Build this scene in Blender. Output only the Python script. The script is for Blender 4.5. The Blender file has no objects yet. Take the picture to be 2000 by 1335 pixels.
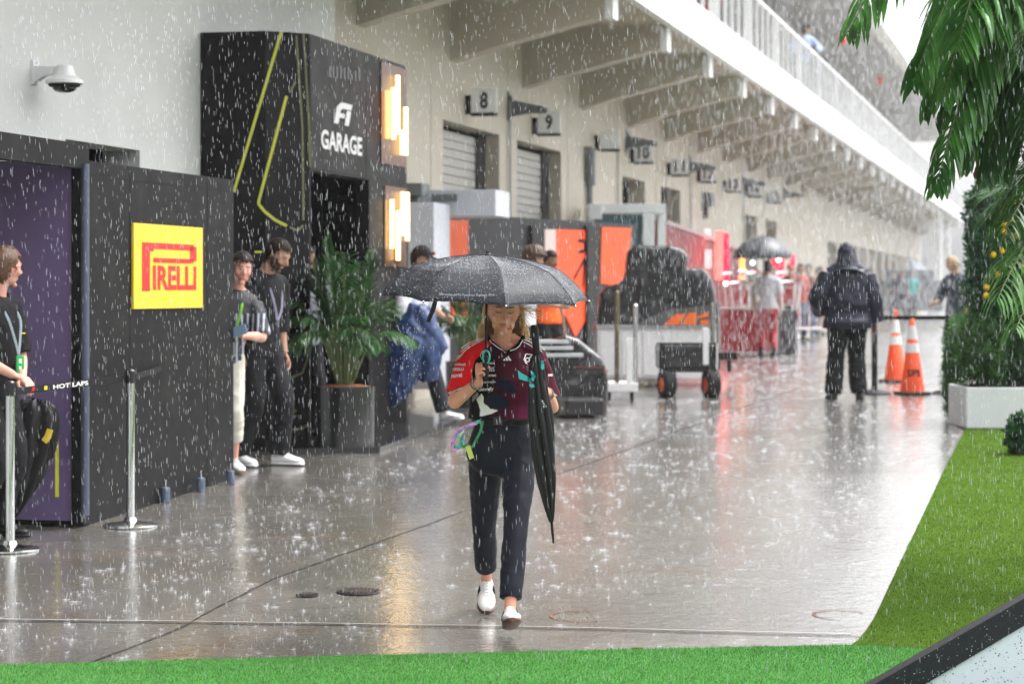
import bpy, bmesh, math, random
import numpy as np
from mathutils import Vector, Matrix, noise
from mathutils.bvhtree import BVHTree
PI = math.pi
R = math.radians
scene = bpy.context.scene
COL = scene.collection
rnd = random.Random(7)

# ------------------------------------------------------------------ frames
F = 4500.0           # focal length in photo pixels (photo 2000 wide)
HOR = 568.0          # horizon row
CAMZ = 1.65
U = Vector((0.2334, 0.9724, 0)).normalized()   # along the pit building
V = Vector((U.y, -U.x, 0))                     # away from it, to the right

_GY = [-60, 0, 8, 10, 11.4, 13.8, 15, 18, 22, 26.6, 30, 45, 60, 100, 160, 500]
_GZ = [-1.2, -.30, -.10, -.035, 0, .085, .12, .225, .32, .385, .42, .48, .54, .66, .78, .9]
def gz(Y):
    return float(np.interp(Y, _GY, _GZ))
def W(px, py, Y):
    return Vector(((px - 1000) / F * Y, Y, CAMZ + (HOR - py) / F * Y))
def X(px, Y):
    return (px - 1000) / F * Y
def G(px, py):
    Y = 15.0
    for _ in range(60):
        Y = 0.5 * Y + 0.5 * F * (CAMZ - gz(Y)) / (py - HOR)
    return Vector(((px - 1000) / F * Y, Y, gz(Y)))
def gp(px, Y, dz=0.0):
    return Vector(((px - 1000) / F * Y, Y, gz(Y) + dz))
def B(s, t, z=0.0):
    p = U * s + V * t
    return Vector((p.x, p.y, z))
def S(px, t):
    """position along the building of picture column px on the plane t"""
    k = (px - 1000) / F
    Y = t / (V.x * k + V.y)
    return k * Y * U.x + Y * U.y
def YS(s, t):
    return (U * s + V * t).y

# ------------------------------------------------------------------ materials
_M = {}
def mat(name, col=(.5, .5, .5), rough=.5, metal=0.0, spec=.5, var=0.0, vscale=8.0, bump=0.0, bscale=40.0,
        coat=0.0, emit=None, estr=0.0, trans=0.0, alpha=1.0, attr=None, stretch=None, dirt=None, sheen=0.0, coords='Object'):
    if name in _M: return _M[name]
    m = bpy.data.materials.new(name); m.use_nodes = True
    nt = m.node_tree; N = nt.nodes; L = nt.links
    p = N['Principled BSDF']
    p.inputs['Base Color'].default_value = (*col, 1)
    p.inputs['Roughness'].default_value = rough
    p.inputs['Metallic'].default_value = metal
    if spec == .5 and max(col) < .06 and metal < .3 and rough > .3: spec = .15
    p.inputs['Specular IOR Level'].default_value = spec
    p.inputs['Coat Weight'].default_value = coat
    p.inputs['Coat Roughness'].default_value = .12
    p.inputs['Transmission Weight'].default_value = trans
    p.inputs['Alpha'].default_value = alpha
    p.inputs['Sheen Weight'].default_value = sheen
    if emit is not None:
        p.inputs['Emission Color'].default_value = (*emit, 1)
        p.inputs['Emission Strength'].default_value = estr
    tc = N.new('ShaderNodeTexCoord'); mp = N.new('ShaderNodeMapping')
    L.new(tc.outputs[coords], mp.inputs[0])
    if stretch: mp.inputs['Scale'].default_value = stretch
    src = None
    if attr:
        a = N.new('ShaderNodeAttribute'); a.attribute_name = attr; src = a.outputs['Color']
    if var > 0:
        n = N.new('ShaderNodeTexNoise'); n.inputs['Scale'].default_value = vscale; n.inputs['Detail'].default_value = 5
        n.inputs['Roughness'].default_value = .62
        L.new(mp.outputs[0], n.inputs['Vector'])
        mr = N.new('ShaderNodeMapRange'); L.new(n.outputs['Fac'], mr.inputs[0])
        mr.inputs[1].default_value = .25; mr.inputs[2].default_value = .75
        mr.inputs[3].default_value = 1 - var; mr.inputs[4].default_value = 1 + var
        hs = N.new('ShaderNodeHueSaturation'); L.new(mr.outputs[0], hs.inputs['Value'])
        if src: L.new(src, hs.inputs['Color'])
        else: hs.inputs['Color'].default_value = (*col, 1)
        src = hs.outputs[0]
        mr2 = N.new('ShaderNodeMapRange'); L.new(n.outputs['Fac'], mr2.inputs[0])
        mr2.inputs[1].default_value = .3; mr2.inputs[2].default_value = .7
        mr2.inputs[3].default_value = max(.02, rough * .75); mr2.inputs[4].default_value = min(1, rough * 1.25)
        L.new(mr2.outputs[0], p.inputs['Roughness'])
    if dirt:   # (colour, scale, amount): stains with their own shape
        n = N.new('ShaderNodeTexNoise'); n.inputs['Scale'].default_value = dirt[1]; n.inputs['Detail'].default_value = 8
        L.new(mp.outputs[0], n.inputs['Vector'])
        mr = N.new('ShaderNodeMapRange'); L.new(n.outputs['Fac'], mr.inputs[0])
        mr.inputs[1].default_value = .5; mr.inputs[2].default_value = .72; mr.inputs[3].default_value = 0; mr.inputs[4].default_value = dirt[2]
        mx = N.new('ShaderNodeMix'); mx.data_type = 'RGBA'
        L.new(mr.outputs[0], mx.inputs[0])
        if src: L.new(src, mx.inputs[6])
        else: mx.inputs[6].default_value = (*col, 1)
        mx.inputs[7].default_value = (*dirt[0], 1)
        src = mx.outputs[2]
    if src: L.new(src, p.inputs['Base Color'])
    if bump > 0:
        n = N.new('ShaderNodeTexNoise'); n.inputs['Scale'].default_value = bscale; n.inputs['Detail'].default_value = 4
        L.new(mp.outputs[0], n.inputs['Vector'])
        b = N.new('ShaderNodeBump'); b.inputs['Strength'].default_value = min(1, bump); b.inputs['Distance'].default_value = .01
        L.new(n.outputs['Fac'], b.inputs['Height']); L.new(b.outputs[0], p.inputs['Normal'])
    _M[name] = m
    return m

# ------------------------------------------------------------------ objects
def tag(o, label=None, cat=None, group=None, kind=None):
    if label: o['label'] = label
    if cat: o['category'] = cat
    if group: o['group'] = group
    if kind: o['kind'] = kind
    return o
def thing(name, label, cat, loc=(0, 0, 0), group=None):
    o = bpy.data.objects.new(name, None); COL.objects.link(o)
    o.empty_display_size = .1
    o.location = loc
    return tag(o, label, cat, group)
def rootloc(o):
    v = Vector((0, 0, 0))
    while o is not None:
        v += Vector(o.location); o = o.parent
    return v
def copy_tree(o, parent=None):
    c = o.copy(); COL.objects.link(c); c.parent = parent
    for ch in list(o.children): copy_tree(ch, c)
    return c
def kids(o):
    out = []
    for c in o.children: out += [c] + kids(c)
    return out

class MB:
    def __init__(s): s.v = []; s.f = []; s.m = []
    def add(s, vs, fs, mi=0):
        b = len(s.v); s.v += [tuple(x) for x in vs]
        s.f += [tuple(b + i for i in f) for f in fs]; s.m += [mi] * len(fs)
        return s
    def hexa(s, p, mi=0):
        """p: 4 bottom corners ccw then 4 top corners"""
        return s.add(p, [(3, 2, 1, 0), (4, 5, 6, 7), (0, 1, 5, 4), (1, 2, 6, 5), (2, 3, 7, 6), (3, 0, 4, 7)], mi)
    def box(s, x0, x1, y0, y1, z0, z1, mi=0, M=None):
        p = [Vector(q) for q in ((x0, y0, z0), (x1, y0, z0), (x1, y1, z0), (x0, y1, z0), (x0, y0, z1), (x1, y0, z1), (x1, y1, z1), (x0, y1, z1))]
        if M is not None: p = [M @ q for q in p]
        return s.hexa(p, mi)
    def bst(s, s0, s1, t0, t1, z0, z1, mi=0):
        p = [B(a, b, z) for z in (z0, z1) for a, b in ((s0, t0), (s0, t1), (s1, t1), (s1, t0))]
        return s.hexa(p, mi)
    def rbox(s, x0, x1, y0, y1, z0, z1, r=.01, mi=0, M=None, seg=2):
        bm = bmesh.new(); bmesh.ops.create_cube(bm, size=1)
        for v in bm.verts: v.co = Vector(((x0 + x1) / 2 + v.co.x * (x1 - x0), (y0 + y1) / 2 + v.co.y * (y1 - y0), (z0 + z1) / 2 + v.co.z * (z1 - z0)))
        bmesh.ops.bevel(bm, geom=bm.edges[:], offset=r, segments=seg, affect='EDGES', profile=.5)
        bm.verts.index_update()
        vs = [M @ v.co if M is not None else v.co.copy() for v in bm.verts]
        s.add(vs, [[v.index for v in f.verts] for f in bm.faces], mi); bm.free()
        return s
    def tube(s, path, r, n=8, mi=0, caps=True, flat=None):
        path = [Vector(p) for p in path]
        rr = r if isinstance(r, (list, tuple)) else [r] * len(path)
        b = len(s.v); up = None; k = len(path)
        for i, p in enumerate(path):
            a = path[max(0, i - 1)]; c = path[min(k - 1, i + 1)]
            d = (c - a); d = d.normalized() if d.length > 1e-9 else Vector((0, 0, 1))
            if up is None:
                up = Vector((0, 0, 1)) if abs(d.z) < .9 else Vector((0, 1, 0))
                if flat: up = Vector(flat)
            sd = d.cross(up)
            if sd.length < 1e-6: sd = d.cross(Vector((1, 0, 0)))
            sd.normalize(); up = sd.cross(d).normalized()
            ra = rr[i]; rx, ry = ra if isinstance(ra, (tuple, list)) else (ra, ra)
            for j in range(n):
                a_ = 2 * PI * j / n
                s.v.append(tuple(p + sd * (math.cos(a_) * rx) + up * (math.sin(a_) * ry)))
        for i in range(k - 1):
            for j in range(n):
                j2 = (j + 1) % n
                s.f.append((b + i * n + j, b + i * n + j2, b + (i + 1) * n + j2, b + (i + 1) * n + j)); s.m.append(mi)
        if caps:
            s.f.append(tuple(b + j for j in reversed(range(n)))); s.m.append(mi)
            s.f.append(tuple(b + (k - 1) * n + j for j in range(n))); s.m.append(mi)
        return s
    def lathe(s, prof, c=(0, 0, 0), n=24, mi=0, caps=True, M=None):
        b = len(s.v); c = Vector(c)
        for r, z in prof:
            for j in range(n):
                a = 2 * PI * j / n
                q = Vector((r * math.cos(a), r * math.sin(a), z))
                if M is not None: q = M @ q
                s.v.append(tuple(c + q))
        k = len(prof)
        for i in range(k - 1):
            for j in range(n):
                j2 = (j + 1) % n
                s.f.append((b + i * n + j, b + i * n + j2, b + (i + 1) * n + j2, b + (i + 1) * n + j)); s.m.append(mi)
        if caps:
            s.f.append(tuple(b + j for j in reversed(range(n)))); s.m.append(mi)
            s.f.append(tuple(b + (k - 1) * n + j for j in range(n))); s.m.append(mi)
        return s
    def ball(s, c, r, n=10, mi=0, M=None):
        rx, ry, rz = r if isinstance(r, (tuple, list)) else (r, r, r)
        prof = [(math.sin(PI * i / n), -math.cos(PI * i / n)) for i in range(n + 1)]
        b = len(s.v); c = Vector(c); m = n * 2
        for a, z in prof:
            for j in range(m):
                q = Vector((rx * a * math.cos(2 * PI * j / m), ry * a * math.sin(2 * PI * j / m), rz * z))
                if M is not None: q = M @ q
                s.v.append(tuple(c + q))
        for i in range(n):
            for j in range(m):
                j2 = (j + 1) % m
                s.f.append((b + i * m + j, b + i * m + j2, b + (i + 1) * m + j2, b + (i + 1) * m + j)); s.m.append(mi)
        return s
    def prism(s, poly, f, d0, d1, mi=0):
        """poly: 2D points; f(a,b,d) -> world point; from depth d0 to d1"""
        n = len(poly)
        vs = [f(a, b, d0) for a, b in poly] + [f(a, b, d1) for a, b in poly]
        return s.add(vs, [tuple(range(n)), tuple(reversed(range(n, 2 * n)))] + [(i, (i + 1) % n, n + (i + 1) % n, n + i) for i in range(n)], mi)
    def strip(s, pts, w, f, d0, d1, mi=0):
        """polyline pts 2D of width w made solid"""
        for (a, b), (c, d) in zip(pts[:-1], pts[1:]):
            L = math.hypot(c - a, d - b) or 1; nx, ny = -(d - b) / L * w / 2, (c - a) / L * w / 2
            s.prism([(a + nx, b + ny), (c + nx, d + ny), (c - nx, d - ny), (a - nx, b - ny)], f, d0, d1, mi)
        return s
    def build(s, name, mats, parent=None, smooth=None, loc=None, fix=True):
        me = bpy.data.meshes.new(name)
        off = Vector((0, 0, 0))
        if parent is not None: off = rootloc(parent)
        elif loc is not None: off = Vector(loc)
        va = np.array(s.v, dtype=np.float64) - np.array(off)
        me.from_pydata(va.tolist(), [], s.f)
        if not isinstance(mats, (list, tuple)): mats = [mats]
        for m in mats: me.materials.append(m)
        if len(mats) > 1: me.polygons.foreach_set('material_index', s.m)
        if fix:
            bm = bmesh.new(); bm.from_mesh(me)
            bmesh.ops.recalc_face_normals(bm, faces=bm.faces[:]); bm.to_mesh(me); bm.free()
        if smooth:
            if smooth is True: smooth = 40
            me.shade_smooth()
            try: me.set_sharp_from_angle(angle=R(smooth))
            except Exception: pass
        me.update()
        o = bpy.data.objects.new(name, me); COL.objects.link(o)
        if parent is not None: o.parent = parent
        elif loc is not None: o.location = loc
        return o

def text2d(txt, height=1.0, offset=0.0, shear=0.0, spacing=1.0, width=None, subdiv=0):
    """triangulated outline of a text, lower left at 0,0; cap height = height; squeezed to width if given"""
    c = bpy.data.curves.new('t', 'FONT'); c.body = txt; c.size = 1; c.offset = offset; c.shear = shear
    c.space_character = spacing; c.resolution_u = 3
    o = bpy.data.objects.new('t', c); COL.objects.link(o)
    me = bpy.data.meshes.new_from_object(o)
    n = len(me.vertices)
    co = np.zeros(n * 3); me.vertices.foreach_get('co', co); co = co.reshape(-1, 3)
    if subdiv:
        bm = bmesh.new(); bm.from_mesh(me); bmesh.ops.triangulate(bm, faces=bm.faces[:])
        bmesh.ops.subdivide_edges(bm, edges=[e for e in bm.edges if e.calc_length() > subdiv], cuts=2)
        bm.to_mesh(me); bm.free()
        n = len(me.vertices); co = np.zeros(n * 3); me.vertices.foreach_get('co', co); co = co.reshape(-1, 3)
    fs = [tuple(p.vertices) for p in me.polygons]
    bpy.data.objects.remove(o); bpy.data.meshes.remove(me); bpy.data.curves.remove(c)
    xy = co[:, :2].copy(); mn = xy.min(0); mx = xy.max(0)
    xy -= mn; k = height / (mx[1] - mn[1]); w = (mx[0] - mn[0]) * k
    sx = k if width is None else width / (mx[0] - mn[0])
    xy[:, 0] *= sx; xy[:, 1] *= k
    return xy, fs, (w if width is None else width)
def put_text(mb, txt, f, x0, y0, height, width=None, mi=0, **kw):
    """f(a,b) -> world"""
    xy, fs, w = text2d(txt, height, width=width, **kw)
    mb.add([f(x0 + a, y0 + b) for a, b in xy], fs, mi)
    return w
def smooth_path(pts, n=6):
    """Catmull-Rom through points (tuples of any size)"""
    P = [np.array(p, float) for p in pts]; out = []
    for i in range(len(P) - 1):
        p0 = P[max(0, i - 1)]; p1 = P[i]; p2 = P[i + 1]; p3 = P[min(len(P) - 1, i + 2)]
        for k in range(n):
            t = k / n
            out.append(.5 * ((2 * p1) + (-p0 + p2) * t + (2 * p0 - 5 * p1 + 4 * p2 - p3) * t * t + (-p0 + 3 * p1 - 3 * p2 + p3) * t ** 3))
    out.append(P[-1]); return out
# ================================================================== camera, light, air
cam = bpy.data.cameras.new('camera'); camo = bpy.data.objects.new('camera', cam); COL.objects.link(camo)
camo.location = (0, 0, CAMZ); camo.rotation_euler = (PI / 2, 0, 0)
cam.sensor_width = 36; cam.lens = 36 * F / 2000; cam.shift_y = -(667.5 - HOR) / 2000
cam.clip_start = .1; cam.clip_end = 3000
cam.dof.use_dof = True; cam.dof.focus_distance = 11.3; cam.dof.aperture_fstop = 3.2
scene.camera = camo
scene.view_settings.view_transform = 'Standard'; scene.view_settings.look = 'None'
scene.view_settings.exposure = 1.15; scene.view_settings.gamma = 1
scene.cycles.use_denoising = True
scene.cycles.max_bounces = 7; scene.cycles.diffuse_bounces = 3; scene.cycles.glossy_bounces = 3
scene.cycles.transparent_max_bounces = 12; scene.cycles.volume_bounces = 1
scene.cycles.sample_clamp_indirect = 4
scene.cycles.volume_step_rate = 1
SUN_EL, SUN_AZ = 62, 70    # high, behind cloud
w = bpy.data.worlds.new('World'); scene.world = w; w.use_nodes = True
nt = w.node_tree; bg = nt.nodes['Background']
sky = nt.nodes.new('ShaderNodeTexSky'); sky.sky_type = 'NISHITA'; sky.sun_disc = False
sky.sun_elevation = R(SUN_EL); sky.sun_rotation = R(SUN_AZ); sky.dust_density = 4; sky.air_density = 1.6
hs = nt.nodes.new('ShaderNodeHueSaturation'); hs.inputs['Saturation'].default_value = .10
nt.links.new(sky.outputs[0], hs.inputs['Color']); 
tcw = nt.nodes.new('ShaderNodeTexCoord'); sp_ = nt.nodes.new('ShaderNodeSeparateXYZ'); nt.links.new(tcw.outputs['Generated'], sp_.inputs[0])
mrw = nt.nodes.new('ShaderNodeMapRange'); nt.links.new(sp_.outputs['Z'], mrw.inputs[0]); mrw.inputs[3].default_value = 1.15; mrw.inputs[4].default_value = 2.3   # overcast: brighter overhead than at the horizon
vm = nt.nodes.new('ShaderNodeVectorMath'); vm.operation = 'SCALE'; nt.links.new(hs.outputs[0], vm.inputs[0]); nt.links.new(mrw.outputs[0], vm.inputs['Scale'])
nt.links.new(vm.outputs[0], bg.inputs[0])
bg.inputs[1].default_value = .13
sl = bpy.data.lights.new('sun', 'SUN'); sl.energy = .5; sl.angle = R(25); sl.color = (1, .98, .95)
so = bpy.data.objects.new('sun', sl); COL.objects.link(so)
so.rotation_euler = (R(90 - SUN_EL), 0, R(180 - SUN_AZ))
d = Vector((math.sin(R(SUN_AZ)) * math.cos(R(SUN_EL)), math.cos(R(SUN_AZ)) * math.cos(R(SUN_EL)), math.sin(R(SUN_EL))))
so.rotation_euler = d.to_track_quat('Z', 'Y').to_euler(); so.location = (20, 0, 30)

hz = MB().box(-30, 75, -14, 330, -3.2, 15)
hm = bpy.data.materials.new('haze'); hm.use_nodes = True
for n in list(hm.node_tree.nodes):
    if n.type == 'BSDF_PRINCIPLED': hm.node_tree.nodes.remove(n)
pv = hm.node_tree.nodes.new('ShaderNodeVolumePrincipled')
pv.inputs['Color'].default_value = (.93, .95, 1, 1); pv.inputs['Density'].default_value = .0004
hm.node_tree.links.new(pv.outputs[0], hm.node_tree.nodes['Material Output'].inputs['Volume'])
tag(hz.build('haze', hm), 'pale rain haze filling the paddock lane', 'haze', kind='stuff')

# ================================================================== wet concrete ground
def ground_material():
    m = bpy.data.materials.new('wet_concrete'); m.use_nodes = True
    nt = m.node_tree; N = nt.nodes; L = nt.links; p = N['Principled BSDF']
    tc = N.new('ShaderNodeTexCoord'); co = tc.outputs['Object']
    def nz(scale, det=5, rough=.6, dist=0.0, vec=None):
        n = N.new('ShaderNodeTexNoise'); n.inputs['Scale'].default_value = scale; n.inputs['Detail'].default_value = det
        n.inputs['Roughness'].default_value = rough; n.inputs['Distortion'].default_value = dist
        L.new(vec or co, n.inputs['Vector']); return n.outputs['Fac']
    def mrng(src, a, b, c, d):
        r = N.new('ShaderNodeMapRange'); L.new(src, r.inputs[0])
        for i, v in zip((1, 2, 3, 4), (a, b, c, d)): r.inputs[i].default_value = v
        return r.outputs[0]
    def mix(fac, a, b):
        x = N.new('ShaderNodeMix'); x.data_type = 'RGBA'
        if isinstance(fac, float): x.inputs[0].default_value = fac
        else: L.new(fac, x.inputs[0])
        for i, c in ((6, a), (7, b)):
            if isinstance(c, tuple): x.inputs[i].default_value = (*c, 1)
            else: L.new(c, x.inputs[i])
        return x.outputs[2]
    big = mrng(nz(.35, 4, .55, .6), .4, .62, 0, 1)
    mid = mrng(nz(2.3, 6, .65), .3, .7, 0, 1)
    base = mix(big, (.155, .136, .112), (.215, .20, .18))
    base = mix(mid, base, (.118, .11, .10))
    # aggregate speckle
    sp = mrng(nz(160, 2), .56, .66, 0, .5)
    base = mix(sp, base, (.24, .22, .19))
    # brown stains
    st = mrng(nz(.9, 5, .6, 1.2), .58, .7, 0, .55)
    base = mix(st, base, (.15, .088, .045))
    L.new(base, p.inputs['Base Color'])
    p.inputs['Specular IOR Level'].default_value = .5
    p.inputs['IOR'].default_value = 1.5
    p.inputs['Coat Weight'].default_value = 1.0; p.inputs['Coat Roughness'].default_value = .15; p.inputs['Coat IOR'].default_value = 1.75
    rg = mrng(nz(1.1, 6, .7, .8), .35, .68, .14, .36)
    L.new(rg, p.inputs['Roughness'])
    # rain-beaten water film: ripple rings and chop, longer across than along
    vo = N.new('ShaderNodeTexVoronoi'); vo.inputs['Scale'].default_value = 11; vo.feature = 'SMOOTH_F1'; vo.inputs['Randomness'].default_value = 1
    L.new(co, vo.inputs['Vector'])
    wv = N.new('ShaderNodeMath'); wv.operation = 'SINE'
    ml = N.new('ShaderNodeMath'); ml.operation = 'MULTIPLY'; ml.inputs[1].default_value = 42; L.new(vo.outputs['Distance'], ml.inputs[0]); L.new(ml.outputs[0], wv.inputs[0])
    b1 = N.new('ShaderNodeBump'); b1.inputs['Strength'].default_value = .22; b1.inputs['Distance'].default_value = .012
    L.new(wv.outputs[0], b1.inputs['Height'])
    b2 = N.new('ShaderNodeBump'); b2.inputs['Strength'].default_value = .55; b2.inputs['Distance'].default_value = .012
    L.new(nz(26, 4, .7), b2.inputs['Height']); L.new(b1.outputs[0], b2.inputs['Normal'])
    b3 = N.new('ShaderNodeBump'); b3.inputs['Strength'].default_value = .4; b3.inputs['Distance'].default_value = .02
    L.new(nz(3.2, 3, .5), b3.inputs['Height']); L.new(b2.outputs[0], b3.inputs['Normal'])
    L.new(b3.outputs[0], p.inputs['Normal']); 
    bc = N.new('ShaderNodeBump'); bc.inputs['Strength'].default_value = .24; bc.inputs['Distance'].default_value = .012
    L.new(nz(14, 3, .6), bc.inputs['Height']); L.new(bc.outputs[0], p.inputs['Coat Normal'])
    return m
GM = ground_material()
g = MB()
ys = sorted(set([-14, -5, 0, 4] + _GY[1:] + [9, 12.5, 16.5, 20, 24, 35, 52, 80, 120, 200, 330]))
xs = [-28, -12, -6, -3, 0, 3, 6, 12, 30, 72]
ys = [y for y in ys if y <= 328]
for y in ys:
    for x in xs: g.v.append((x, y, gz(y)))
for i in range(len(ys) - 1):
    for j in range(len(xs) - 1):
        a = i * len(xs) + j; g.f.append((a, a + 1, a + 1 + len(xs), a + len(xs))); g.m.append(0)
tag(g.build('ground', GM), kind='structure')
# far terrain outside the haze box, carries on to the horizon
g = MB(); g.add([(-900, -80, -3.6), (900, -80, -3.6), (900, 1500, -3.6), (-900, 1500, -3.6)], [(0, 1, 2, 3)])
tag(g.build('terrain', mat('terrain', (.16, .16, .15), .7, var=.2, vscale=.05)), kind='structure')

def ground_strip(mb, pts, wpx, dz=.004, mi=0, n=14):
    """thin sheet following the ground between picture points, width in metres"""
    P = []
    for a, b in zip(pts[:-1], pts[1:]):
        A = G(*a); C = G(*b)
        for k in range(n): P.append(A.lerp(C, k / n))
    P.append(G(*pts[-1]))
    L_, R_ = [], []
    for i, q in enumerate(P):
        d = (P[min(i + 1, len(P) - 1)] - P[max(i - 1, 0)]); d.z = 0; d.normalize()
        nn = Vector((-d.y, d.x, 0)); w_ = wpx * (1 + .35 * noise.noise(q * 9))
        for lst, sg in ((L_, 1), (R_, -1)):
            r = q + nn * (sg * w_ / 2) + Vector((noise.noise(q * 5), noise.noise(q * 5 + Vector((9, 0, 0))), 0)) * .006
            r.z = gz(r.y) + dz; lst.append(r)
    b = len(mb.v); k = len(P)
    mb.add(L_ + R_, [(i, i + 1, k + i + 1, k + i) for i in range(k - 1)], mi)
JM = mat('joint_dark', (.035, .03, .028), .35)
JL = mat('joint_sealant', (.42, .40, .37), .3)
j = MB()
ground_strip(j, [(-60, 1212), (370, 1217), (1000, 1226), (1400, 1236), (1690, 1243)], .018)
ground_strip(j, [(165, 1298), (320, 1240), (372, 1217)], .013)
ground_strip(j, [(372, 1214), (530, 1132), (700, 1072), (905, 998), (1150, 905)], .012)
ground_strip(j, [(1150, 905), (1380, 822), (1560, 757)], .012)
tag(j.build('ground_joint', JM), kind='structure')
j = MB()
ground_strip(j, [(-60, 1208.5), (370, 1213.5), (1000, 1222.5), (1400, 1232), (1660, 1238)], .010, .005)
tag(j.build('ground_joint_sealant', JL), kind='structure')

def manhole(px, py, r, label):
    c = G(px, py); m = MB()
    m.lathe([(0.001, .008), (r * .93, .008), (r * .93, .011), (r, .011), (r * 1.02, .002)], (0, 0, 0), 32, caps=False)
    for i in range(-4, 5):
        h = math.sqrt(max(0, (r * .85) ** 2 - (i * r * .2) ** 2))
        m.box(i * r * .2 - .006, i * r * .2 + .006, -h, h, .008, .014)
    mb = MB(); mb.v = [tuple(Vector(v) + c) for v in m.v]; mb.f = m.f; mb.m = m.m
    o = mb.build('manhole_cover', mat('cast_iron', (.06, .05, .045), .4, .6, bump=.4), loc=c)
    tag(o, label, 'manhole cover')
manhole(700, 1156, .115, 'small dark round manhole cover in the wet concrete, the wider one')
manhole(600, 1163, .06, 'smallest brownish drain cap in the wet concrete beside the manhole')
# rusty ring stains
rs = MB()
def ring_stain(px, py, r, a0, a1, sq=1.0):
    c = G(px, py); k = 26; A = []; Bv = []
    for i in range(k + 1):
        a = R(a0 + (a1 - a0) * i / k)
        for lst, q in ((A, r), (Bv, r - .014 * (1 + .5 * noise.noise(Vector((i * .7, px, 0)))))):
            x = c.x + math.cos(a) * q * sq; y = c.y + math.sin(a) * q
            lst.append((x, y, gz(y) + .004))
    rs.add(A + Bv, [(i, i + 1, k + 2 + i, k + 1 + i) for i in range(k)])
ring_stain(1135, 1203, .16, 70, 300); ring_stain(1640, 1200, .14, 20, 250); ring_stain(560, 1300, .14, 0, 200)
tag(rs.build('ground_stain', mat('rust', (.16, .06, .025), .5)), kind='structure')

# ================================================================== artificial turf
TE = -.93
def turf_material(name, c1, c2, c3):
    m = bpy.data.materials.new(name); m.use_nodes = True
    nt = m.node_tree; N = nt.nodes; L = nt.links; p = N['Principled BSDF']
    tc = N.new('ShaderNodeTexCoord')
    n1 = N.new('ShaderNodeTexNoise'); n1.inputs['Scale'].default_value = 130; n1.inputs['Detail'].default_value = 3
    n2 = N.new('ShaderNodeTexNoise'); n2.inputs['Scale'].default_value = 1.6; n2.inputs['Detail'].default_value = 4
    mp = N.new('ShaderNodeMapping'); mp.inputs['Scale'].default_value = (.5, 2.2, 1)
    L.new(tc.outputs['Object'], n1.inputs['Vector']); L.new(tc.outputs['Object'], mp.inputs[0]); L.new(mp.outputs[0], n2.inputs['Vector'])
    cr = N.new('ShaderNodeValToRGB'); cr.color_ramp.elements[0].position = .3; cr.color_ramp.elements[1].position = .7
    cr.color_ramp.elements[0].color = (*c1, 1); cr.color_ramp.elements[1].color = (*c2, 1)
    L.new(n1.outputs['Fac'], cr.inputs[0])
    mx = N.new('ShaderNodeMix'); mx.data_type = 'RGBA'
    mr = N.new('ShaderNodeMapRange'); L.new(n2.outputs['Fac'], mr.inputs[0]); mr.inputs[1].default_value = .35; mr.inputs[2].default_value = .65; mr.inputs[4].default_value = .6
    L.new(mr.outputs[0], mx.inputs[0]); L.new(cr.outputs[0], mx.inputs[6]); mx.inputs[7].default_value = (*c3, 1)
    L.new(mx.outputs[2], p.inputs['Base Color']); p.inputs['Roughness'].default_value = .95
    p.inputs['Specular IOR Level'].default_value = .02
    b = N.new('ShaderNodeBump'); b.inputs['Strength'].default_value = .8; b.inputs['Distance'].default_value = .01
    L.new(n1.outputs['Fac'], b.inputs['Height']); L.new(b.outputs[0], p.inputs['Normal'])
    return m
TB = turf_material('turf_bright', (.035, .125, .03), (.10, .28, .07), (.05, .18, .035))
TO = turf_material('turf_olive', (.028, .072, .006), (.085, .145, .018), (.045, .088, .009))
def sheet(name, poly_px, m, top, kind='structure'):
    """turf sheet from ground polygon given as world xy list; slightly raised, following the slope"""
    mb = MB(); bm = bmesh.new()
    vs = [bm.verts.new((x, y, 0)) for x, y in poly_px]; bm.faces.new(vs)
    for y in _GY + [9, 10.5, 12.5, 16.5]:
        bmesh.ops.bisect_plane(bm, geom=bm.verts[:] + bm.edges[:] + bm.faces[:], plane_co=(0, y, 0), plane_no=(0, 1, 0))
    bmesh.ops.triangulate(bm, faces=bm.faces[:])
    bm.verts.index_update()
    mb.add([(v.co.x, v.co.y, gz(v.co.y) + top) for v in bm.verts], [[v.index for v in f.verts] for f in bm.faces])
    bm.free()
    return tag(mb.build(name, m), kind=kind)
e0 = G(-40, 1303); e1 = G(700, 1284); e2 = G(1300, 1270); e3 = G(1660, 1263); e4 = G(1815, 1271)
br = [(-7, 8.8), (-7, e0.y - .1)] + [(e.x, e.y) for e in (e0, e1, e2, e3, e4)] + [(6, e4.y - .12), (6, 8.8)]
sheet('turf_bright', br, TB, .012)
q0 = B(S(1700, TE), TE); 
far = B(30, TE); 
def edge_pt(Y): s_ = (Y - TE * V.y) / U.y; return B(s_, TE)
pe = [G(1662, 1262), G(1676, 1252), G(1690, 1235)]
ol = [(p.x, p.y) for p in pe] + [(edge_pt(y).x, edge_pt(y).y) for y in (11.6, 13, 16, 20, 24, 30, 36)] + [(20, 36), (20, 10.2), (6, e4.y - .12), (e4.x, e4.y)]
sheet('turf_olive', ol, TO, .009)
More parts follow.
